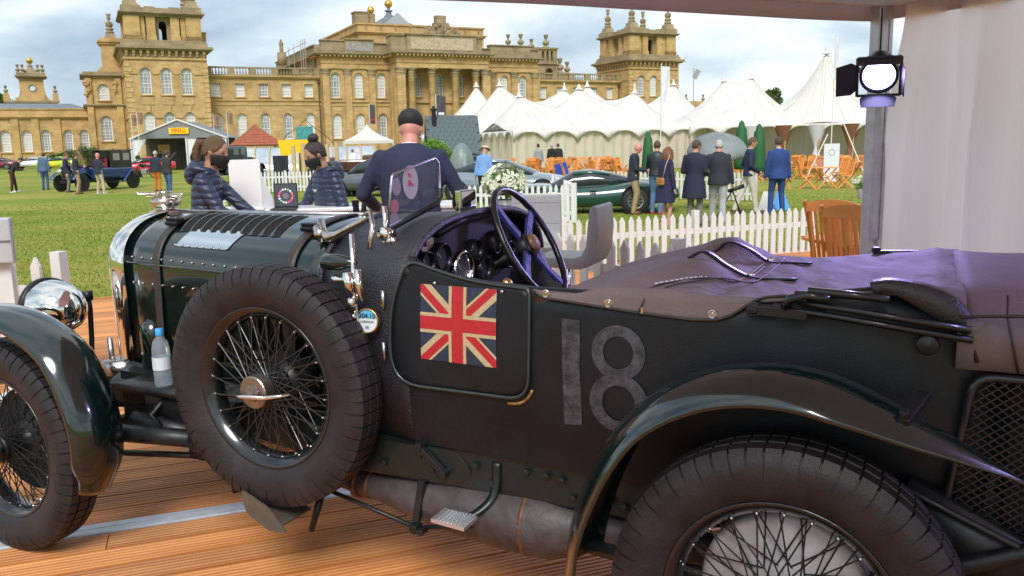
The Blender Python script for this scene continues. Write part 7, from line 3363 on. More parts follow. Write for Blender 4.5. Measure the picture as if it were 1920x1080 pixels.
def vintage_car(name, label, loc, rz, col_, cab_col, style, roofed=True):
    c = thing(name, label, 'car', loc, rz)
    R = .42
    for x in (1.65, -1.65):
        for s_ in (-1, 1):
            plain_wheel(c, x, s_ * .70, R, .13, .74, 12, blackm)
    pm = M(name + '_paint', col_, .18, coat=.8)
    cb_ = M(name + '_cabin', cab_col, .3, coat=.4)
    q = MB()
    q.box((0, 0, .50), (4.0, .8, .14))
    q.build('chassis', blackm, c)
    q = MB()
    q.smooth = True
    q.loft([[Vector((x, w * math.sin(t), .62 + h * max(0, math.cos(t)) ** .6 + .0)) for t in [rad(-90 + 15 * i) for i in range(13)]] for x, w, h in ((1.85, .34, .62), (1.2, .36, .64), (.75, .40, .66))])
    q.build('bonnet', pm, c)
    q = MB()
    q.box((1.88, 0, .98), (.08, .68, .72))
    q.build('radiator', chrome, c, bevel=.05)
    q = MB()
    q.box((1.93, 0, .95), (.02, .54, .56))
    q.build('radiator_core', void, c)
    q = MB()
    q.box((-.55, 0, .86), (2.55, 1.3, .56))
    q.build('body', pm, c, bevel=.10)
    for s_ in (-1, 1):
        q = MB()
        q.smooth = True
        P = spline([(2.25, s_ * .70, .62), (2.0, s_ * .70, .92), (1.65, s_ * .70, .98), (1.25, s_ * .70, .84), (.9, s_ * .70, .52), (.6, s_ * .70, .44)], 5)
        q.grid([[p + Vector((0, -.13, -.03)), p, p + Vector((0, .13, -.03))] for p in P])
        P = spline([(-.95, s_ * .72, .44), (-1.2, s_ * .72, .72), (-1.5, s_ * .72, .96), (-1.8, s_ * .72, .96), (-2.1, s_ * .72, .80), (-2.22, s_ * .72, .55)], 5)
        q.grid([[p + Vector((0, -.13, -.03)), p, p + Vector((0, .13, -.03))] for p in P])
        q.build('mudguard', pm, c, solid=.015)
        q = MB()
        q.box((-.2, s_ * .74, .40), (1.7, .26, .04))
        q.build('running_board', blackm, c)
        q = MB()
        q.smooth = True
        q.lathe((1.93, s_ * .40, .98), (1, 0, 0), [(-.12, .0), (-.1, .08), (0, .13), (.04, .13), (.05, .11), (.05, 0)], 18)
        q.build('headlamp', chrome, c)
    if style == 'limo':
        q = MB()
        q.box((-1.05, 0, 1.50), (1.45, 1.26, .92))
        cab = q.build('cabin', cb_, c, bevel=.06)
        for s_ in (-1, 1):
            for x in (-.72, -1.38):
                q = MB()
                q.box((x, s_ * .632, 1.66), (.42, .012, .36))
                q.build('window', M('limo_glass', (0.25, 0.28, 0.28), .08, spec=.8), cab)
        q = MB()
        q.box((-.28, 0, 2.0), (3.05, 1.34, .05))
        q.build('roof', cb_, c, bevel=.02)
        for s_ in (-1, 1):
            q = MB()
            q.bar((.78, s_ * .6, 1.1), (.70, s_ * .6, 1.98), .04)
            q.bar((1.1, s_ * .6, 1.3), (1.12, s_ * .6, 1.98), .025)
            q.build('roof_post', blackm, c)
        q = MB()
        q.box((.75, 0, 1.5), (.015, 1.2, .7))
        q.build('windscreen', glass('limo_screen', (.7, .75, .75), .1), c)
        q = MB()
        q.box((.1, 0, 1.15), (.5, 1.1, .3))
        q.box((-.15, 0, 1.35), (.12, 1.1, .5))
        q.build('seat', M('limo_red', (0.30, 0.02, 0.03), .5), c, bevel=.05)
    elif style == 'saloon':
        q = MB()
        q.box((-.75, 0, 1.45), (2.3, 1.36, .88))
        cab = q.build('cabin', cb_, c, bevel=.14)
        q = MB()
        q.box((-1.91, 0, 1.62), (.012, .5, .18))
        q.build('window', M('limo_glass', (0.25, 0.28, 0.28), .08, spec=.8), cab)
        for s_ in (-1, 1):
            for x in (-.2, -1.0):
                q = MB()
                q.box((x, s_ * .682, 1.62), (.55, .012, .34))
                q.build('window', M('limo_glass', (0.25, 0.28, 0.28), .08, spec=.8), cab)
        q = MB()
        q.box((-2.05, 0, .95), (.25, .9, .5))
        q.build('luggage_trunk', cb_, c, bevel=.04)
    else:
        q = MB()
        q.box((-.9, 0, 1.2), (.5, 1.1, .3))
        q.build('seat', M('tourer_seat', (0.08, 0.035, 0.02), .5), c, bevel=.08)
    return c


lm = (gnd(156, 359) + gnd(253, 352)) / 2
fw_, rw_ = gnd(158, 359.5), gnd(253, 352.5)
dirn = (fw_ - rw_)
rzl = math.atan2(dirn.y, dirn.x)
nside = Vector((math.sin(rzl), -math.cos(rzl), 0))
lc = (fw_ + rw_) / 2
left_n = Vector((-math.sin(rzl), math.cos(rzl), 0))
if left_n.y > 0:
    left_n = -left_n
lc = lc - left_n * .70
limo = vintage_car('limousine', 'blue vintage limousine with black landaulet cabin surrounded by men on the lawn', (lc.x, lc.y, LAWN), rzl, (0.015, 0.04, 0.14), (0.010, 0.011, 0.013), 'limo')
limo.scale = (dirn.length / 3.3,) * 3 if dirn.length > 2 else (1, 1, 1)
vintage_car('vintage_saloon', 'tall black-green vintage saloon seen from behind right of the first masked woman', (at(440, 335, 46).x, 46, LAWN), rad(82), (0.008, 0.016, 0.014), (0.012, 0.018, 0.016), 'saloon')
vintage_car('vintage_tourer', 'low brown open vintage car beyond the picket fence behind the hair bun', (at(660, 325, 42).x, 42, LAWN), rad(178), (0.07, 0.03, 0.02), (0.07, 0.03, 0.02), 'open')
# dark upright case on the lawn and motorcycle
q = MB()
q.box((0, 0, .55), (.62, .45, 1.1), rad(15))
for k in range(6):
    q.box((-.2 + .08 * k, -.24, .6), (.02, .02, .9), rad(0))
cs_ = q.build('upright_case', M('case_black', (0.015, 0.017, 0.025), .5), bevel=.03)
tag(cs_, 'black upright ribbed case standing left of the yellow banner posts', 'case').location = (at(526, 300, 36).x, 36, LAWN + .35)
q = MB()
q.box((0, 0, .17), (.7, .5, .36))
tag(q.build('case_stand', M('stand_dark', (0.03, 0.025, 0.02), .7)), 'low dark stand under the black upright case', 'stand').location = (at(526, 300, 36).x, 36, LAWN)
mk = thing('motorcycle', 'old black motorcycle with spoked wheels near the blue limousine tail', 'motorcycle', (at(272, 330, 56).x, 56, LAWN), rad(165))
for x in (-.68, .68):
    e_ = MB()
    e_.smooth = True
    e_.lathe((x, 0, .33), (0, 1, 0), [(-.04, .27), (-.04, .31), (0, .33), (.04, .31), (.04, .27)], 24, loop=True)
    for k in range(10):
        a = PI * k / 5
        e_.cyl((x, 0, .33), (x + .28 * math.cos(a), 0, .33 + .28 * math.sin(a)), .006, n=5)
    e_.build('wheel', tyr, mk)
q = MB()
q.tube([(-.68, 0, .33), (-.2, 0, .45), (.25, 0, .80), (.45, 0, .85), (.68, 0, .33)], .03, n=8)
q.tube([(.40, -.3, 1.05), (.45, -.1, .98), (.45, .1, .98), (.40, .3, 1.05)], .02, n=8)
q.build('frame', blackm, mk, smooth=True)
q = MB()
q.box((0, 0, .42), (.42, .26, .38))
q.build('engine', steel, mk, bevel=.05)
q = MB()
q.sphere((.12, 0, .82), .2, 14, 8, (1.5, .7, .7))
q.build('fuel_tank', M('tank_black', (0.012, 0.012, 0.013), .2), mk, smooth=True)
q = MB()
q.sphere((-.35, 0, .78), .18, 12, 8, (1.5, .8, .4))
q.build('saddle', blackm, mk, smooth=True)

# ------------------------------------------------------------------ trees and clipped bushes
bark = M('bark', (0.10, 0.07, 0.045), .9, var=.3, vscale=6)


def tree(name, label, x, y, h, r, n, seed, colA, colB, trunk=.35, grp=None, leaf=.22, flat=1.0):
    rnd = random.Random(seed)
    t = thing(name, label, 'tree' if trunk > .1 else 'bush', (x, y, LAWN), 0, grp)
    q = MB()
    q.smooth = True
    q.tube([(0, 0, 0), (.1 * r * .2, 0, h * trunk), (0, .1, h * .6), (0, 0, h * .9)], [h * .03, h * .022, h * .012, h * .004], n=8)
    for k in range(6):
        a = rnd.random() * 6.28
        q.tube([(0, 0, h * rnd.uniform(trunk, .6)), (r * .5 * math.cos(a), r * .5 * math.sin(a), h * rnd.uniform(.6, .8))], [h * .012, h * .004], n=6)
    q.build('trunk', bark, t)
    cl = []
    for k in range(26):
        d = Vector((rnd.gauss(0, 1), rnd.gauss(0, 1), rnd.gauss(0, 1))).normalized() * rnd.uniform(.35, .95)
        cl.append((Vector((d.x * r, d.y * r, h * (.5 + trunk * .5) + d.z * h * (.5 - trunk * .5))), r * rnd.uniform(.25, .42)))
    vs_, fs_ = [], []
    for k in range(n):
        c_, rr2 = rnd.choice(cl)
        d = Vector((rnd.gauss(0, 1), rnd.gauss(0, 1), rnd.gauss(0, 1))).normalized()
        p = c_ + d * rr2 * rnd.uniform(.6, 1.05) * Vector((1, 1, flat)).z
        a = (d + Vector((rnd.uniform(-.7, .7), rnd.uniform(-.7, .7), rnd.uniform(-.7, .7)))).normalized()
        u_ = a.orthogonal().normalized()
        w_ = a.cross(u_)
        s_ = leaf * rnd.uniform(.6, 1.3)
        b = len(vs_)
        vs_ += [p - u_ * s_, p + w_ * s_ * .5, p + u_ * s_, p - w_ * s_ * .5]
        fs_.append((b, b + 1, b + 2, b + 3))
    me = bpy.data.meshes.new('crown')
    me.from_pydata(vs_, [], fs_)
    me.materials.append(M('leaf_%s' % name, colA, .7, col2=colB, vscale=.6, spec=.25, transl=.2))
    o = bpy.data.objects.new('crown', me)
    COL.objects.link(o)
    o.parent = t
    return t


pR = at(1445, 182, 190)
tree('round_tree', 'single dark round tree rising behind the white marquee roofs on the right', pR.x, 190, pR.z - LAWN + 2.3, 2.6, 4500, 4, (0.035, 0.075, 0.012), (0.10, 0.15, 0.03), .3, leaf=.28)
pL = at(6, 190, 230)
tree('broad_tree', 'dark green tree at the left picture edge behind the clock tower', pL.x, 230, pL.z - LAWN + 3, 6.5, 6000, 6, (0.03, 0.07, 0.012), (0.09, 0.14, 0.03), .2, leaf=.5)
pl3 = at(-30, 195, 235)
tree('broad_tree', 'second dark green tree just beyond the left picture edge', pl3.x, 238, pl3.z - LAWN + 2, 6.5, 5000, 7, (0.03, 0.07, 0.012), (0.09, 0.14, 0.03), .2, leaf=.5)
for i, (px, Y, h, r) in enumerate(((125, 110, 1.9, 1.3), (165, 112, 2.6, 1.3), (120, 112, 1.6, 1.5), (232, 108, 2.0, 1.2), (262, 70, 1.3, .45), (98, 112, 1.5, 1.6), (205, 112, 1.8, 1.5))):
    tree('clipped_bush', ['low dark bush left of the limousine roof', 'tall rounded bush seen through the limousine roof', 'wide low bush by the palace windows', 'bush against the foot of the left stone tower', 'little potted bush left of the grey gabled tent', 'low hedge clump behind the green sports car', 'dark bush behind the limousine cabin'][i],
         at(px, 290, Y).x, Y, h, r, 1500, 30 + i, (0.03, 0.08, 0.012), (0.08, 0.15, 0.03), .05, 'clipped bushes', .12)
tree('leafy_shrub', 'bright green leafy shrub behind the right shoulder of the man in navy', at(808, 262, 33).x, 33, 2.1, .8, 1800, 51, (0.10, 0.22, 0.02), (0.22, 0.38, 0.05), .15, leaf=.10)
tree('leafy_shrub', 'green shrub below the red tiled gazebo roof', at(440, 290, 62).x, 62, 1.9, 1.2, 1500, 52, (0.10, 0.18, 0.02), (0.18, 0.28, 0.05), .15, leaf=.12)

# ------------------------------------------------------------------ people
skin_m = M('skin', (0.50, 0.27, 0.19), .55, var=.08, vscale=12)
skin_p = M('skin_pink', (0.56, 0.25, 0.19), .5, var=.10, vscale=10)
skin_t = M('skin_tan', (0.40, 0.22, 0.14), .55, var=.08, vscale=12)


def capsule(mb, pts, rr, n=10):
    mb.smooth = True
    mb.tube(pts, rr, n=n)
    for p, r in zip(pts, rr):
        mb.sphere(p, r * .995, n, 6)


def ik(a, b, l1, l2, hint):
    a, b, hint = Vector(a), Vector(b), Vector(hint)
    d = b - a
    L = min(d.length, (l1 + l2) * .999)
    dn = d.normalized()
    b = a + dn * L
    x = (L * L + l1 * l1 - l2 * l2) / (2 * L)
    h = math.sqrt(max(0, l1 * l1 - x * x))
    hh = hint - dn * hint.dot(dn)
    hh = hh.normalized() if hh.length > 1e-4 else dn.orthogonal()
    return a + dn * x + hh * h, b


def remeshed(mb, name, mat_, par, voxel, smooth=3, decim=None, bumpq=None):
    o = mb.build(name, mat_, par, fix=False)
    r = o.modifiers.new('remesh', 'REMESH')
    r.mode = 'VOXEL'
    r.voxel_size = voxel
    r.use_smooth_shade = True
    if smooth:
        s = o.modifiers.new('smooth', 'SMOOTH')
        s.factor = .5
        s.iterations = smooth
    return o


def hand(mb, w, d, side, curl=.5, s=1.0, fine=False):
    """palm plus five fingers; w wrist point, d forearm direction, side: unit vector of the thumb side."""
    d = Vector(d).normalized()
    side = (Vector(side) - d * Vector(side).dot(d)).normalized()
    nrm = d.cross(side)
    palm = w + d * .045 * s
    q = [palm + side * .03 * s, palm - side * .03 * s]
    capsule(mb, [w, palm + d * .01 * s], [.022 * s, .026 * s], 8)
    for k in range(4):
        o = side * (.030 - .020 * k) * s
        L = (.075, .083, .077, .060)[k] * s
        b0 = w + d * .07 * s + o
        capsule(mb, [w + d * .03 * s + o * .8, b0], [.012 * s, .0105 * s], 6)
        c1 = d * math.cos(curl * .5) + nrm * math.sin(curl * .5)
        c2 = d * math.cos(curl * 1.3) + nrm * math.sin(curl * 1.3)
        p1 = b0 + c1 * L * .5
        capsule(mb, [b0, p1, p1 + c2 * L * .5], [.0098 * s, .009 * s, .007 * s], 6)
    t0 = w + d * .025 * s + side * .022 * s
    t1 = t0 + (d * .7 + side * .75).normalized() * .042 * s
    capsule(mb, [t0, t1, t1 + (d * .95 + side * .25 + nrm * curl * .4).normalized() * .033 * s], [.014 * s, .0115 * s, .009 * s], 6)


def person(label, loc, rz, H=1.76, skin=None, top=None, legs=None, shoe=None, hair=None, hem=.80, lean=0.0, headpitch=0.0, headyaw=0.0,
           lh=None, rh=None, stance=(.0, .0), feet=None, build=1.0, voxel=.018, hairstyle='short', skirt=None, collar=None, lapel=True, legr=1.0, grp=None, sleeves=True, face=True, flare=0.0):
    s = H / 1.75
    skin = skin or skin_m
    P = thing('person', label, 'person', loc, rz, grp)
    sc = lambda v: Vector(v) * s
    hipc = sc((0, 0, .93))
    Mt = Matrix.Translation(hipc) @ Matrix.Rotation(lean, 4, 'Y') @ Matrix.Translation(-hipc)
    T = lambda v: Mt @ sc(v)
    feet = feet or ((.0, .10), (.0, -.10))
    # legs
    LG = []
    for sd, (fx, fy) in zip((1, -1), feet):
        hip = sc((0, sd * .085, .92))
        ank = sc((fx, fy, .085))
        kn, ank = ik(hip, ank, .42 * s, .43 * s, (1, 0, 0))
        LG.append((hip, kn, ank))
    # arms
    AR = []
    for sd, tgt in ((1, lh), (-1, rh)):
        sh = T((-.01, sd * .168 * build, 1.375))
        if tgt is None:
            tgt = (.04, sd * .26 * build, .80)
            w = T(tgt) if lean < .4 else sc((.25, sd * .2, .75))
        else:
            w = sc(tgt)
        el, w = ik(sh, w, .285 * s, .265 * s, (-.8, sd * .5, -.3))
        AR.append((sh, el, w))
    hc = T((.015, 0, 1.47))
    Rh = Matrix.Rotation(headyaw, 4, 'Z') @ Matrix.Rotation(lean * .6 + headpitch, 4, 'Y')
    HC = hc + Rh @ sc((.02, 0, .128))
    hp = lambda v: HC + Rh @ sc(v)
    # body: head, neck, hands, core: one continuous skin mesh
    b = MB()
    b.smooth = True
    b.tf = Matrix.Translation(HC) @ Rh
    b.sphere((0, 0, .012 * s), .1 * s, 18, 14, (.98, .78, 1.12))
    b.sphere((.028 * s, 0, -.055 * s), .062 * s, 14, 10, (.95, .85, 1.0))
    if face:
        b.sphere((.098 * s, 0, -.012 * s), .013 * s, 8, 6, (1.1, .8, 1.6))
        for sd in (1, -1):
            b.sphere((-.005 * s, sd * .078 * s, -.01 * s), .024 * s, 8, 6, (.7, .35, 1.1))
            b.sphere((.082 * s, sd * .034 * s, .022 * s), .018 * s, 8, 6, (.6, 1.2, .4))
    b.tf = None
    capsule(b, [T((-.01, 0, 1.38)), hc, HC - Rh @ sc((.012, 0, .05))], [.062 * s, .057 * s, .054 * s])
    capsule(b, [hipc, T((0, 0, 1.15)), T((0, 0, 1.36))], [.09 * s, .085 * s, .08 * s])
    for (sh, el, w), sd in zip(AR, (1, -1)):
        capsule(b, [T((0, sd * .05, 1.36)), sh, el, w], [.05 * s, .042 * s, .034 * s, .024 * s], 8)
        d = (w - el).normalized()
        hand(b, w, d, Vector((.6, -sd * .3, .5)), .5, s * .95)
    for hip, kn, ank in LG:
        lr = 1.0 if skirt else .8
        capsule(b, [hipc, hip, kn.lerp(hip, .15), kn, kn.lerp(ank, .35), ank], [.08 * s, .07 * s * lr, .052 * s * lr, .046 * s * lr, .05 * s * lr, .034 * s * lr], 8)
        capsule(b, [ank, ank + sc((.08, 0, -.045))], [.034 * s, .026 * s], 8)
    remeshed(b, 'body', skin, P, voxel * .62, 2)
    # eyes
    if face:
        for sd in (1, -1):
            e_ = MB()
            e_.smooth = True
            e_.sphere(hp((.080, sd * .033, .004)), .0105 * s, 8, 6)
            e_.build('eye', M('eye_dark', (0.03, 0.02, 0.015), .3), P)
    # trousers
    if legs and not skirt:
        q = MB()
        q.smooth = True
        q.sphere(hipc + sc((-.01, 0, .0)), .14 * s * build, 14, 10, (.82, 1.12, .85))
        for hip, kn, ank in LG:
            capsule(q, [hip + sc((0, 0, .02)), hip.lerp(kn, .5), kn, kn.lerp(ank, .5), ank + sc((0, 0, -.02))], [.105 * s * legr, .087 * s * legr, .07 * s * legr, .064 * s * legr, .058 * s * legr], 10)
        remeshed(q, 'trousers', legs, P, voxel, 3)
    # jacket / coat / dress
    if top:
        q = MB()
        q.smooth = True
        bw = build
        rows = []
        prof = [(1.475, .055, .065), (1.455, .07, .095), (1.43, .088, .135), (1.40, .102, .165), (1.34, .115, .18), (1.26, .122, .185), (1.15, .118, .178), (1.05, .115, .165), (.97, .125, .178), (.90, .135, .19)]
        z = .90
        while z > hem + .001:
            z = max(hem, z - .12)
            k = (.90 - z)
            prof.append((z, .138 + k * (.06 + flare), .195 + k * (.05 + flare)))
        for z, rx, ry in prof:
            c = T((-.01, 0, z)) if z > .9 else (T((-.01, 0, .9)) + sc((0, 0, z - .9)))
            ring = []
            for i in range(18):
                a = 2 * PI * i / 18
                off = Vector((rx * bw * math.cos(a), ry * bw * math.sin(a), 0)) * s
                ring.append(c + (Mt.to_3x3() @ off if z > .9 else off))
            rows.append(ring)
        q.loft(rows)
        if sleeves:
            for (sh, el, w), sd in zip(AR, (1, -1)):
                d = (w - el).normalized()
                capsule(q, [T((-.01, sd * .10, 1.36)), sh, sh.lerp(el, .5), el, el.lerp(w, .6), w - d * .005 * s], [.065 * s, .062 * s, .058 * s, .055 * s, .048 * s, .043 * s], 10)
        remeshed(q, 'jacket' if not skirt else 'dress', top, P, voxel, 3)
    # shirt collar
    if collar:
        q = MB()
        q.smooth = True
        ax_ = (T((.02, 0, 1.6)) - T((-.01, 0, 1.38))).normalized()
        q.lathe(T((-.003, 0, 1.44)), ax_, [(-.02, .075 * s), (.01, .068 * s), (.034, .062 * s), (.036, .056 * s), (.0, .056 * s)], 18)
        q.build('collar', collar, P)
    # shoes
    for hip, kn, ank in LG:
        q = MB()
        q.smooth = True
        q.sphere(ank + sc((.05, 0, -.045)), .13 * s, 12, 8, (1.0, .36, .34))
        q.box(ank + sc((.045, 0, -.077)), (.25 * s, .085 * s, .014 * s))
        q.build('shoe', shoe or M('shoe_black', (0.02, 0.018, 0.016), .4), P)
    # hair
    if hair:
        q = MB()
        q.smooth = True
        q.tf = Matrix.Translation(HC) @ Rh
        if hairstyle in ('short', 'bun', 'pony', 'long', 'fringe'):
            n, m = 20, 12
            rings = []
            for j in range(m + 1):
                ring = []
                for i in range(n):
                    a = 2 * PI * i / n
                    front = (.5 + .5 * math.cos(a)) ** 2.2
                    low = rad(-30) * (1 - front) + rad(34) * front if hairstyle == 'short' else rad(-30) * (1 - front) + rad(38) * front
                    el_ = rad(90) + (low - rad(90)) * j / m
                    k = 1.06 + .025 * math.sin(i * 5.0 + j) * (j / m)
                    el_ += rad(5) * math.sin(i * 7.3) * (j / m) ** 3
                    ring.append(Vector((.098 * k * math.cos(el_) * math.cos(a) - .004, .078 * k * math.cos(el_) * math.sin(a), .012 + .112 * k * math.sin(el_))) * s)
                rings.append(ring)
            q.loft(rings, cap0=True, cap1=True)
        if hairstyle == 'bun':
            q.sphere(Vector((-.035, 0, .145)) * s, .052 * s, 14, 10, (1, 1, .85))
        if hairstyle == 'pony':
            q.tube([Vector(p) * s for p in ((-.085, 0, .06), (-.135, 0, .055), (-.155, 0, -.01), (-.145, 0, -.09), (-.12, 0, -.15))], [.03 * s, .034 * s, .035 * s, .028 * s, .008 * s], n=10)
        if hairstyle == 'long':
            rr_ = random.Random(2)
            for k in range(26):
                a = rad(60 + 240 * k / 25)
                x, y = .085 * math.cos(a), .085 * math.sin(a)
                q.tube([Vector((x, y, .06)) * s, Vector((x * 1.15, y * 1.25, -.04)) * s, Vector((x * 1.2 + rr_.uniform(-.02, .02), y * 1.35, -.13)) * s, Vector((x * 1.05 + rr_.uniform(-.03, .02), y * 1.3, -.24 + rr_.uniform(-.02, .03))) * s], [.022 * s, .028 * s, .026 * s, .008 * s], n=6)
        if hairstyle == 'cap':
            q.sphere(Vector((-.012, 0, .05)) * s, .108 * s, 20, 12, (1.02, .84, .80))
            q.sphere(Vector((.085, 0, .055)) * s, .05 * s, 12, 8, (1.1, 1.2, .16))
        if hairstyle == 'hat':
            q.lathe((0, 0, .045 * s), (0, 0, 1), [(0, .16 * s), (.006 * s, .165 * s), (.012 * s, .10 * s), (.09 * s, .088 * s), (.10 * s, .07 * s), (.1 * s, 0)], 20)
        if hairstyle == 'fringe':
            pass
        q.build('hair' if hairstyle not in ('cap', 'hat') else 'hat', hair, P)
    P['_'] = 0
    del P['_']
    return P, dict(HC=HC, Rh=Rh, T=T, s=s, AR=AR, hp=hp)


def cloth(name, c, r=.8, **k):
    return M('cloth_' + name, c, r, var=.12, vscale=7, bump=.25, bscale=26, **k)


navy = cloth('navy', (0.012, 0.016, 0.042))
navy2 = cloth('navy_suit', (0.016, 0.020, 0.055))
blazer = cloth('blazer', (0.018, 0.026, 0.045))
khaki = cloth('khaki', (0.34, 0.25, 0.13))
stone_c = cloth('stone', (0.45, 0.38, 0.28))
jeans = cloth('jeans', (0.05, 0.09, 0.20))
jeans2 = cloth('jeans_pale', (0.09, 0.17, 0.32))
blackc = cloth('black', (0.012, 0.012, 0.014))
greyc = cloth('grey_trousers', (0.17, 0.165, 0.15))
lgrey = cloth('light_grey', (0.36, 0.37, 0.40))
bluesuit = cloth('bright_blue', (0.018, 0.050, 0.19))
shirtw = M('shirt_white', (0.75, 0.75, 0.76), .7)
hair_b = M('hair_brown', (0.07, 0.038, 0.02), .5, var=.4, vscale=60, stretch=(1, 1, .15), bump=.6, bscale=120)
hair_l = M('hair_light', (0.115, 0.062, 0.026), .5, var=.45, vscale=70, stretch=(1, 6, .2), bump=.6, bscale=120)
hair_g = M('hair_grey', (0.42, 0.40, 0.38), .6, var=.2, vscale=50)
hair_k = M('hair_dark', (0.022, 0.014, 0.012), .45, var=.3, vscale=60, bump=.6, bscale=110, stretch=(1, 1, .2))
hair_r = M('hair_auburn', (0.16, 0.06, 0.025), .5, var=.4, vscale=50)


# quilted jackets for the two staff women: ridges made in the mesh
def quilt_rings(P, info, T, s, bw, hem, mat_, build):
    pass


def puffer_material():
    m = bpy.data.materials.new('puffer_navy')
    m.use_nodes = True
    nt = m.node_tree
    b = nt.nodes['Principled BSDF']
    b.inputs['Base Color'].default_value = (0.022, 0.030, 0.068, 1)
    b.inputs['Roughness'].default_value = .42
    tc = nt.nodes.new('ShaderNodeTexCoord')
    w = nt.nodes.new('ShaderNodeTexWave')
    w.wave_type = 'BANDS'
    w.bands_direction = 'Z'
    w.inputs['Scale'].default_value = 6.2
    w.inputs['Distortion'].default_value = 3.2
    w.inputs['Detail'].default_value = 2
    w.inputs['Detail Scale'].default_value = 1.5
    nt.links.new(tc.outputs['Object'], w.inputs[0])
    n = nt.nodes.new('ShaderNodeTexNoise')
    n.inputs['Scale'].default_value = 22
    nt.links.new(tc.outputs['Object'], n.inputs[0])
    ad = nt.nodes.new('ShaderNodeMath')
    ad.operation = 'MULTIPLY_ADD'
    ad.inputs[1].default_value = .45
    nt.links.new(n.outputs[0], ad.inputs[0])
    pw = nt.nodes.new('ShaderNodeMath')
    pw.operation = 'POWER'
    pw.inputs[1].default_value = .45
    nt.links.new(w.outputs[1], pw.inputs[0])
    nt.links.new(pw.outputs[0], ad.inputs[2])
    bp = nt.nodes.new('ShaderNodeBump')
    bp.inputs['Strength'].default_value = .55
    bp.inputs['Distance'].default_value = .016
    nt.links.new(ad.outputs[0], bp.inputs['Height'])
    nt.links.new(bp.outputs[0], b.inputs['Normal'])
    return m


puffer = puffer_material()
maskm = M('mask_black', (0.012, 0.012, 0.014), .7)


def face_mask(P, i, logo=False):
    q = MB()
    q.smooth = True
    s, hp = i['s'], i['hp']
    rows = []
    for j in range(7):
        z = -.012 - .105 * j / 6
        row = []
        for k in range(13):
            a = rad(-88 + 176 * k / 12)
            pr = 1 - .35 * (abs(k - 6) / 6) ** 2
            bulge = .020 * math.exp(-((j - 2.2) / 1.8) ** 2) * math.exp(-((k - 6) / 2.2) ** 2)
            zt = z * (1 if k in range(3, 10) else .8) - (.012 if k in (0, 12) else 0)
            R = .100 - .018 * (j / 6) ** 2
            row.append(hp((R * math.cos(a) + bulge + .004, (.078 - .02 * (j / 6) ** 2) * 1.06 * math.sin(a), zt)))
        rows.append(row)
    q.grid(rows)
    q.build('face_mask', maskm, P, solid=.004)
    q = MB()
    for sd in (1, -1):
        q.tube([hp((.01, sd * .084, -.02)), hp((-.02, sd * .086, .0)), hp((-.03, sd * .08, -.02))], .003 * s, n=5)
    q.build('mask_loop', maskm, P, smooth=True)


def hood(P, i):
    q = MB()
    q.smooth = True
    T, s = i['T'], i['s']
    pts = []
    for k in range(13):
        a = rad(60 + 240 * k / 12)
        pts.append(T((-.01 + .10 * math.cos(a), .115 * math.sin(a), 1.445 + .025 * -math.cos(a))))
    q.tube(pts, [.030 * s] * 3 + [.05 * s] * 7 + [.030 * s] * 3, n=10)
    q.sphere(T((-.13, 0, 1.40)), .085 * s, 12, 8, (.7, 1.2, 1.0))
    remeshed(q, 'hood', puffer, P, .014, 3)


X1 = at(378, 300, 6.5).x
w1, i1 = person('masked woman with ponytail in navy quilted jacket facing right beside the white panel', (X1, 6.5, 0), rad(4), 1.66, skin_t, puffer, navy, None, hair_l, .80, .10, .12, rad(-12), lh=(.44, .06, 1.0), rh=(.40, -.16, 1.01), build=.98, voxel=.013, hairstyle='pony')
face_mask(w1, i1)
hood(w1, i1)
X2 = at(613, 300, 7.4).x
w2, i2 = person('masked woman with a dark hair bun and quilted navy jacket looking down at the laptop', (X2, 7.4, 0), rad(218), 1.62, skin_t, puffer, navy, None, hair_k, .80, .06, .30, rad(-6), lh=(.20, .18, .98), rh=(.34, -.22, 1.0), build=1.04, voxel=.013, hairstyle='bun')
face_mask(w2, i2)
hood(w2, i2)
# white winged badge on the jacket
q = MB()
T = i2['T']
c = T((.142, .06, 1.27))
r_, u_ = Vector((0, 1, 0)), Vector((0, 0, 1))
q.prism([c + r_ * .045 + u_ * .012, c + u_ * -.016, c - r_ * .045 + u_ * .012, c - r_ * .02 + u_ * .006, c + u_ * .004, c + r_ * .02 + u_ * .006], (.004, 0, 0))
q.build('badge', white_p, w2)
q = MB()
c = i2['hp']((.108, -.045, -.045))
q.prism([c + Vector((0, .022, .008)), c + Vector((0, 0, -.008)), c + Vector((.0, -.022, .008))], (.004, -.002, 0))
q.build('mask_emblem', white_p, w2)
X3 = at(768, 300, 6.3).x
m3_, i3 = person('man in navy suit and black cap seen from behind with head bowed', (X3, 6.3, 0), rad(88), 1.83, skin_p, navy2, navy2, None, M('cap_black', (0.012, 0.012, 0.013), .7), .76, .05, .38, 0, lh=(.26, .30, 1.02), rh=(.26, -.30, 1.02), build=1.24, voxel=.015, hairstyle='cap', collar=shirtw)

red_shoe = M('shoe_red', (0.55, 0.02, 0.03), .4)
brown_shoe = M('shoe_brown', (0.12, 0.05, 0.03), .4)
white_shoe = M('shoe_white', (0.7, 0.68, 0.64), .5)
V = 'visitors on the lawn'


def g2(px, py):
    p = gnd(px, py)
    return (p.x, p.y, LAWN)


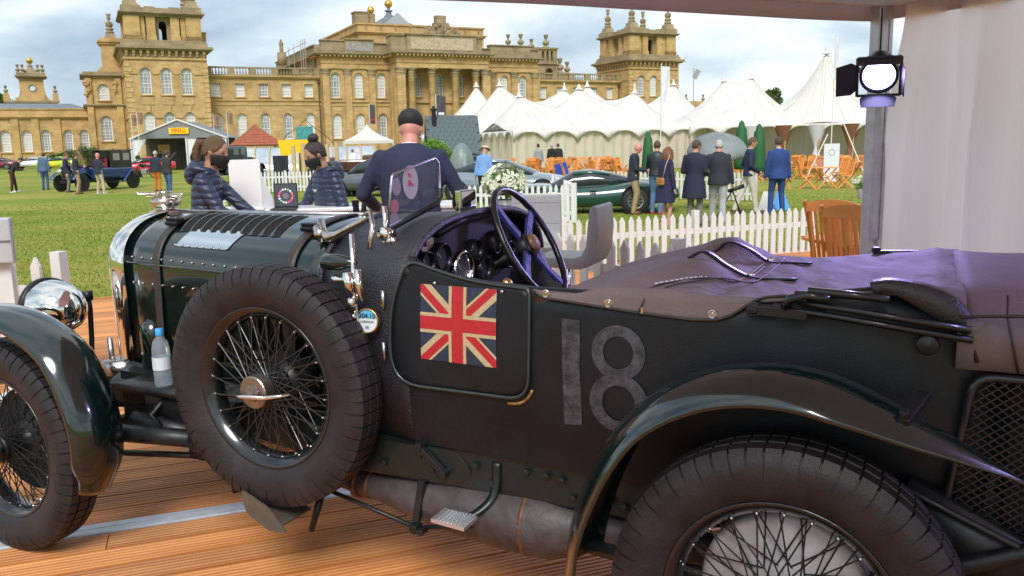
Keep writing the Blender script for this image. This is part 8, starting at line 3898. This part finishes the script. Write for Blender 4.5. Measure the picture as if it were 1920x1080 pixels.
# right-hand group
person('bald man in navy blazer and khaki trousers at the left of the standing visitors', g2(1188, 402), rad(-15), 1.76, skin_p, blazer, khaki, brown_shoe, None, .82, .06, .25, lh=(.30, .06, 1.05), rh=(.30, -.05, 1.05), build=1.06, collar=shirtw)
person('man in dark leather jacket, pale jeans and red shoes beside the woman', g2(1230, 402), rad(70), 1.80, skin_m, cloth('leather', (0.016, 0.02, 0.03), .45), jeans2, red_shoe, hair_b, .95, .04, .15, lh=(.28, .08, 1.1), rh=(.22, -.20, 1.05), feet=((.05, .10), (-.05, -.10)))
wb, ib = person('woman with long auburn hair in a navy dress with tan shoulder bag', g2(1247, 424), rad(30), 1.67, skin_m, cloth('dress_navy', (0.016, 0.014, 0.055)), None, M('shoe_tan', (0.45, 0.25, 0.15), .5), hair_r, .52, .02, .1, lh=(.24, .10, 1.0), hairstyle='long', skirt=True, flare=.10)
person('man in long navy coat and grey trousers with his back turned', g2(1301, 424), rad(62), 1.80, skin_m, navy, greyc, None, hair_b, .56, .02, .12, headyaw=rad(-25), lh=(.22, .12, 1.05), rh=(.2, -.12, 1.0), build=1.1, flare=.06)
person('white-haired man in dark blazer and light grey trousers by the umbrella', g2(1345, 420), rad(75), 1.80, skin_p, cloth('charcoal', (0.022, 0.024, 0.036)), lgrey, M('shoe_grey', (0.25, 0.24, 0.23), .6), hair_g, .80, .08, .2, lh=(.25, .22, 1.0), feet=((.12, .12), (-.12, -.10)), build=1.12, legr=1.12)
pw_, iw_ = person('walking man in navy jacket with quilted gilet and cream trousers', g2(1403, 401), rad(-5), 1.83, skin_m, cloth('navy_jacket', (0.014, 0.022, 0.065)), cloth('cream', (0.56, 0.52, 0.46)), brown_shoe, hair_l, .86, .02, .05, lh=(.10, .16, .98), rh=(.18, -.14, .95), feet=((-.32, .06), (.16, -.06)), collar=shirtw)
person('man in bright blue suit standing with his back to us', g2(1456, 403), rad(88), 1.83, skin_m, bluesuit, bluesuit, M('shoe_dark', (0.03, 0.02, 0.02), .4), hair_b, .80, 0, .05, feet=((0, .15), (0, -.13)), build=1.06, collar=shirtw)
# tan bag of the woman
q = MB()
q.smooth = True
bg_ = thing('shoulder_bag', 'small tan leather bag hanging at the back of the woman in navy', 'bag', wb.matrix_basis @ Vector((-.17, -.04, .86)), rad(30))
q.box((0, 0, .075), (.07, .20, .15))
q.build('bag_body', M('bag_tan', (0.42, 0.20, 0.05), .5), bg_, bevel=.02)
q = MB()
q.box((-.037, 0, .10), (.008, .19, .08))
q.box((-.043, 0, .07), (.008, .03, .03))
q.build('bag_flap', M('bag_tan_dark', (0.34, 0.15, 0.035), .5), bg_, bevel=.003)
q = MB()
q.smooth = True
q.tube([(-.0, -.08, .15), (.0, -.16, .40), (.10, -.17, .62), (.22, -.12, .50), (.1, .08, .15)], .008, n=6)
q.build('bag_strap', M('strap_cream', (0.6, 0.48, 0.38), .6), bg_)
# folding stool / tripod bag by the white-haired man
tp_ = thing('tripod', 'dark folded tripod carried beside the white-haired man', 'tripod', g2(1368, 408))
q = MB()
q.smooth = True
q.cyl((-.30, 0, .0), (.05, 0, .62), .018, n=8)
q.cyl((.28, 0, 0), (.05, 0, .62), .018, n=8)
q.cyl((.30, -.05, .72), (-.05, 0, .60), .05, .04, n=10)
q.build('tripod_leg', blackm, tp_)

# far left group round the limousine
person('man in black top and maroon trousers bending to take a photograph at far left', g2(26, 361), rad(25), 1.74, skin_m, blackc, cloth('maroon', (0.06, 0.014, 0.018)), white_shoe, hair_k, .88, .62, .2, lh=(.48, .08, 1.02), rh=(.48, -.06, 1.02), feet=((.1, .26), (-.05, -.26)), grp=V, voxel=.022)
person('man in blue denim shirt behind the limousine bonnet', (at(82, 320, 41.2).x, 41.2, LAWN), rad(100), 1.80, skin_m, cloth('denim', (0.07, 0.13, 0.22)), jeans, None, hair_b, .84, .08, .2, grp=V, voxel=.022)
person('man in navy jacket and khaki trousers with folded arms before the limousine', g2(147, 364), rad(35), 1.78, skin_m, blazer, khaki, brown_shoe, hair_b, .82, .03, .05, lh=(.26, -.10, 1.12), rh=(.28, .10, 1.16), feet=((.05, .10), (-.05, -.12)), grp=V, voxel=.022)
person('man in navy coat half hidden behind the one with folded arms', (at(124, 320, 38.2).x, 38.2, LAWN), rad(20), 1.78, skin_m, navy, greyc, None, hair_l, .80, .03, .05, grp=V, voxel=.022)
person('bald man in navy jacket and beige trousers with back turned at the limousine door', g2(188, 363), rad(75), 1.74, skin_p, blazer, stone_c, white_shoe, None, .82, .02, 0, lh=(.22, .12, 1.2), rh=(.22, -.12, 1.2), feet=((.0, .10), (.0, -.22)), grp=V, voxel=.022)
person('man in navy jacket and orange trousers beside the one with a backpack', g2(296, 359), rad(80), 1.78, skin_m, blazer, cloth('orange', (0.50, 0.16, 0.02)), brown_shoe, hair_g, .84, .02, .05, grp=V, voxel=.022)
person('man in charcoal jacket and blue jeans raising a camera, back turned', g2(318, 370), rad(65), 1.80, skin_m, cloth('dark_grey', (0.028, 0.028, 0.030)), jeans, None, hair_b, .86, .03, 0, lh=(.26, .05, 1.50), rh=(.28, -.06, 1.52), feet=((.1, .16), (-.12, -.16)), build=1.08, grp=V, voxel=.022)
person('small figure in dark coat behind the limousine tail', (at(241, 305, 52).x, 52, LAWN), rad(200), 1.70, skin_m, navy, lgrey, None, hair_b, .80, 0, 0, grp=V, voxel=.025)
person('man in light blue jacket and straw hat leaning over the silver coupe', (at(906, 310, 25.2).x, 25.2, LAWN), rad(75), 1.76, skin_m, cloth('sky_blue', (0.16, 0.30, 0.60)), cloth('ink', (0.015, 0.015, 0.03)), None, M('straw', (0.62, 0.52, 0.36), .7), .84, .25, .3, hairstyle='hat', grp=V, voxel=.02)
for i, (px, tc) in enumerate(((1010, cloth('rucksack_grey', (0.30, 0.32, 0.34))), (1035, blackc), (1047, cloth('steward_black', (0.015, 0.02, 0.015))))):
    person(['figure in pale grey with dark backpack near the marquee wall', 'figure in black left of the pair by the marquee wall', 'figure in black with lime collar right of the pair by the marquee wall'][i], (at(px, 320, 46).x, 46, LAWN), rad(95), 1.74, skin_m, tc, blackc, None, [hair_k, hair_g, hair_b][i], .82, 0, 0, feet=((.1, .08), (-.1, -.08)), grp=V, voxel=.025, collar=M('collar_lime', (0.5, 0.7, 0.05), .6) if i == 2 else None)
person('seated-height figure in white shirt inside the right glass pod', (at(664, 310, 47.5).x, 47.5, LAWN), rad(120), 1.66, skin_m, shirtw, blackc, None, hair_r, .84, .15, .2, grp=V, voxel=.025)
for i, px in enumerate((283, 296)):
    person(['figure in dark clothes standing inside the grey gabled tent, left', 'figure in dark clothes standing inside the grey gabled tent, right'][i], (at(px + 6, 300, 76 + i).x, 76 + i, LAWN), rad(250), 1.74, skin_m, blackc, blackc, None, hair_k, .82, 0, 0, grp=V, voxel=.03)
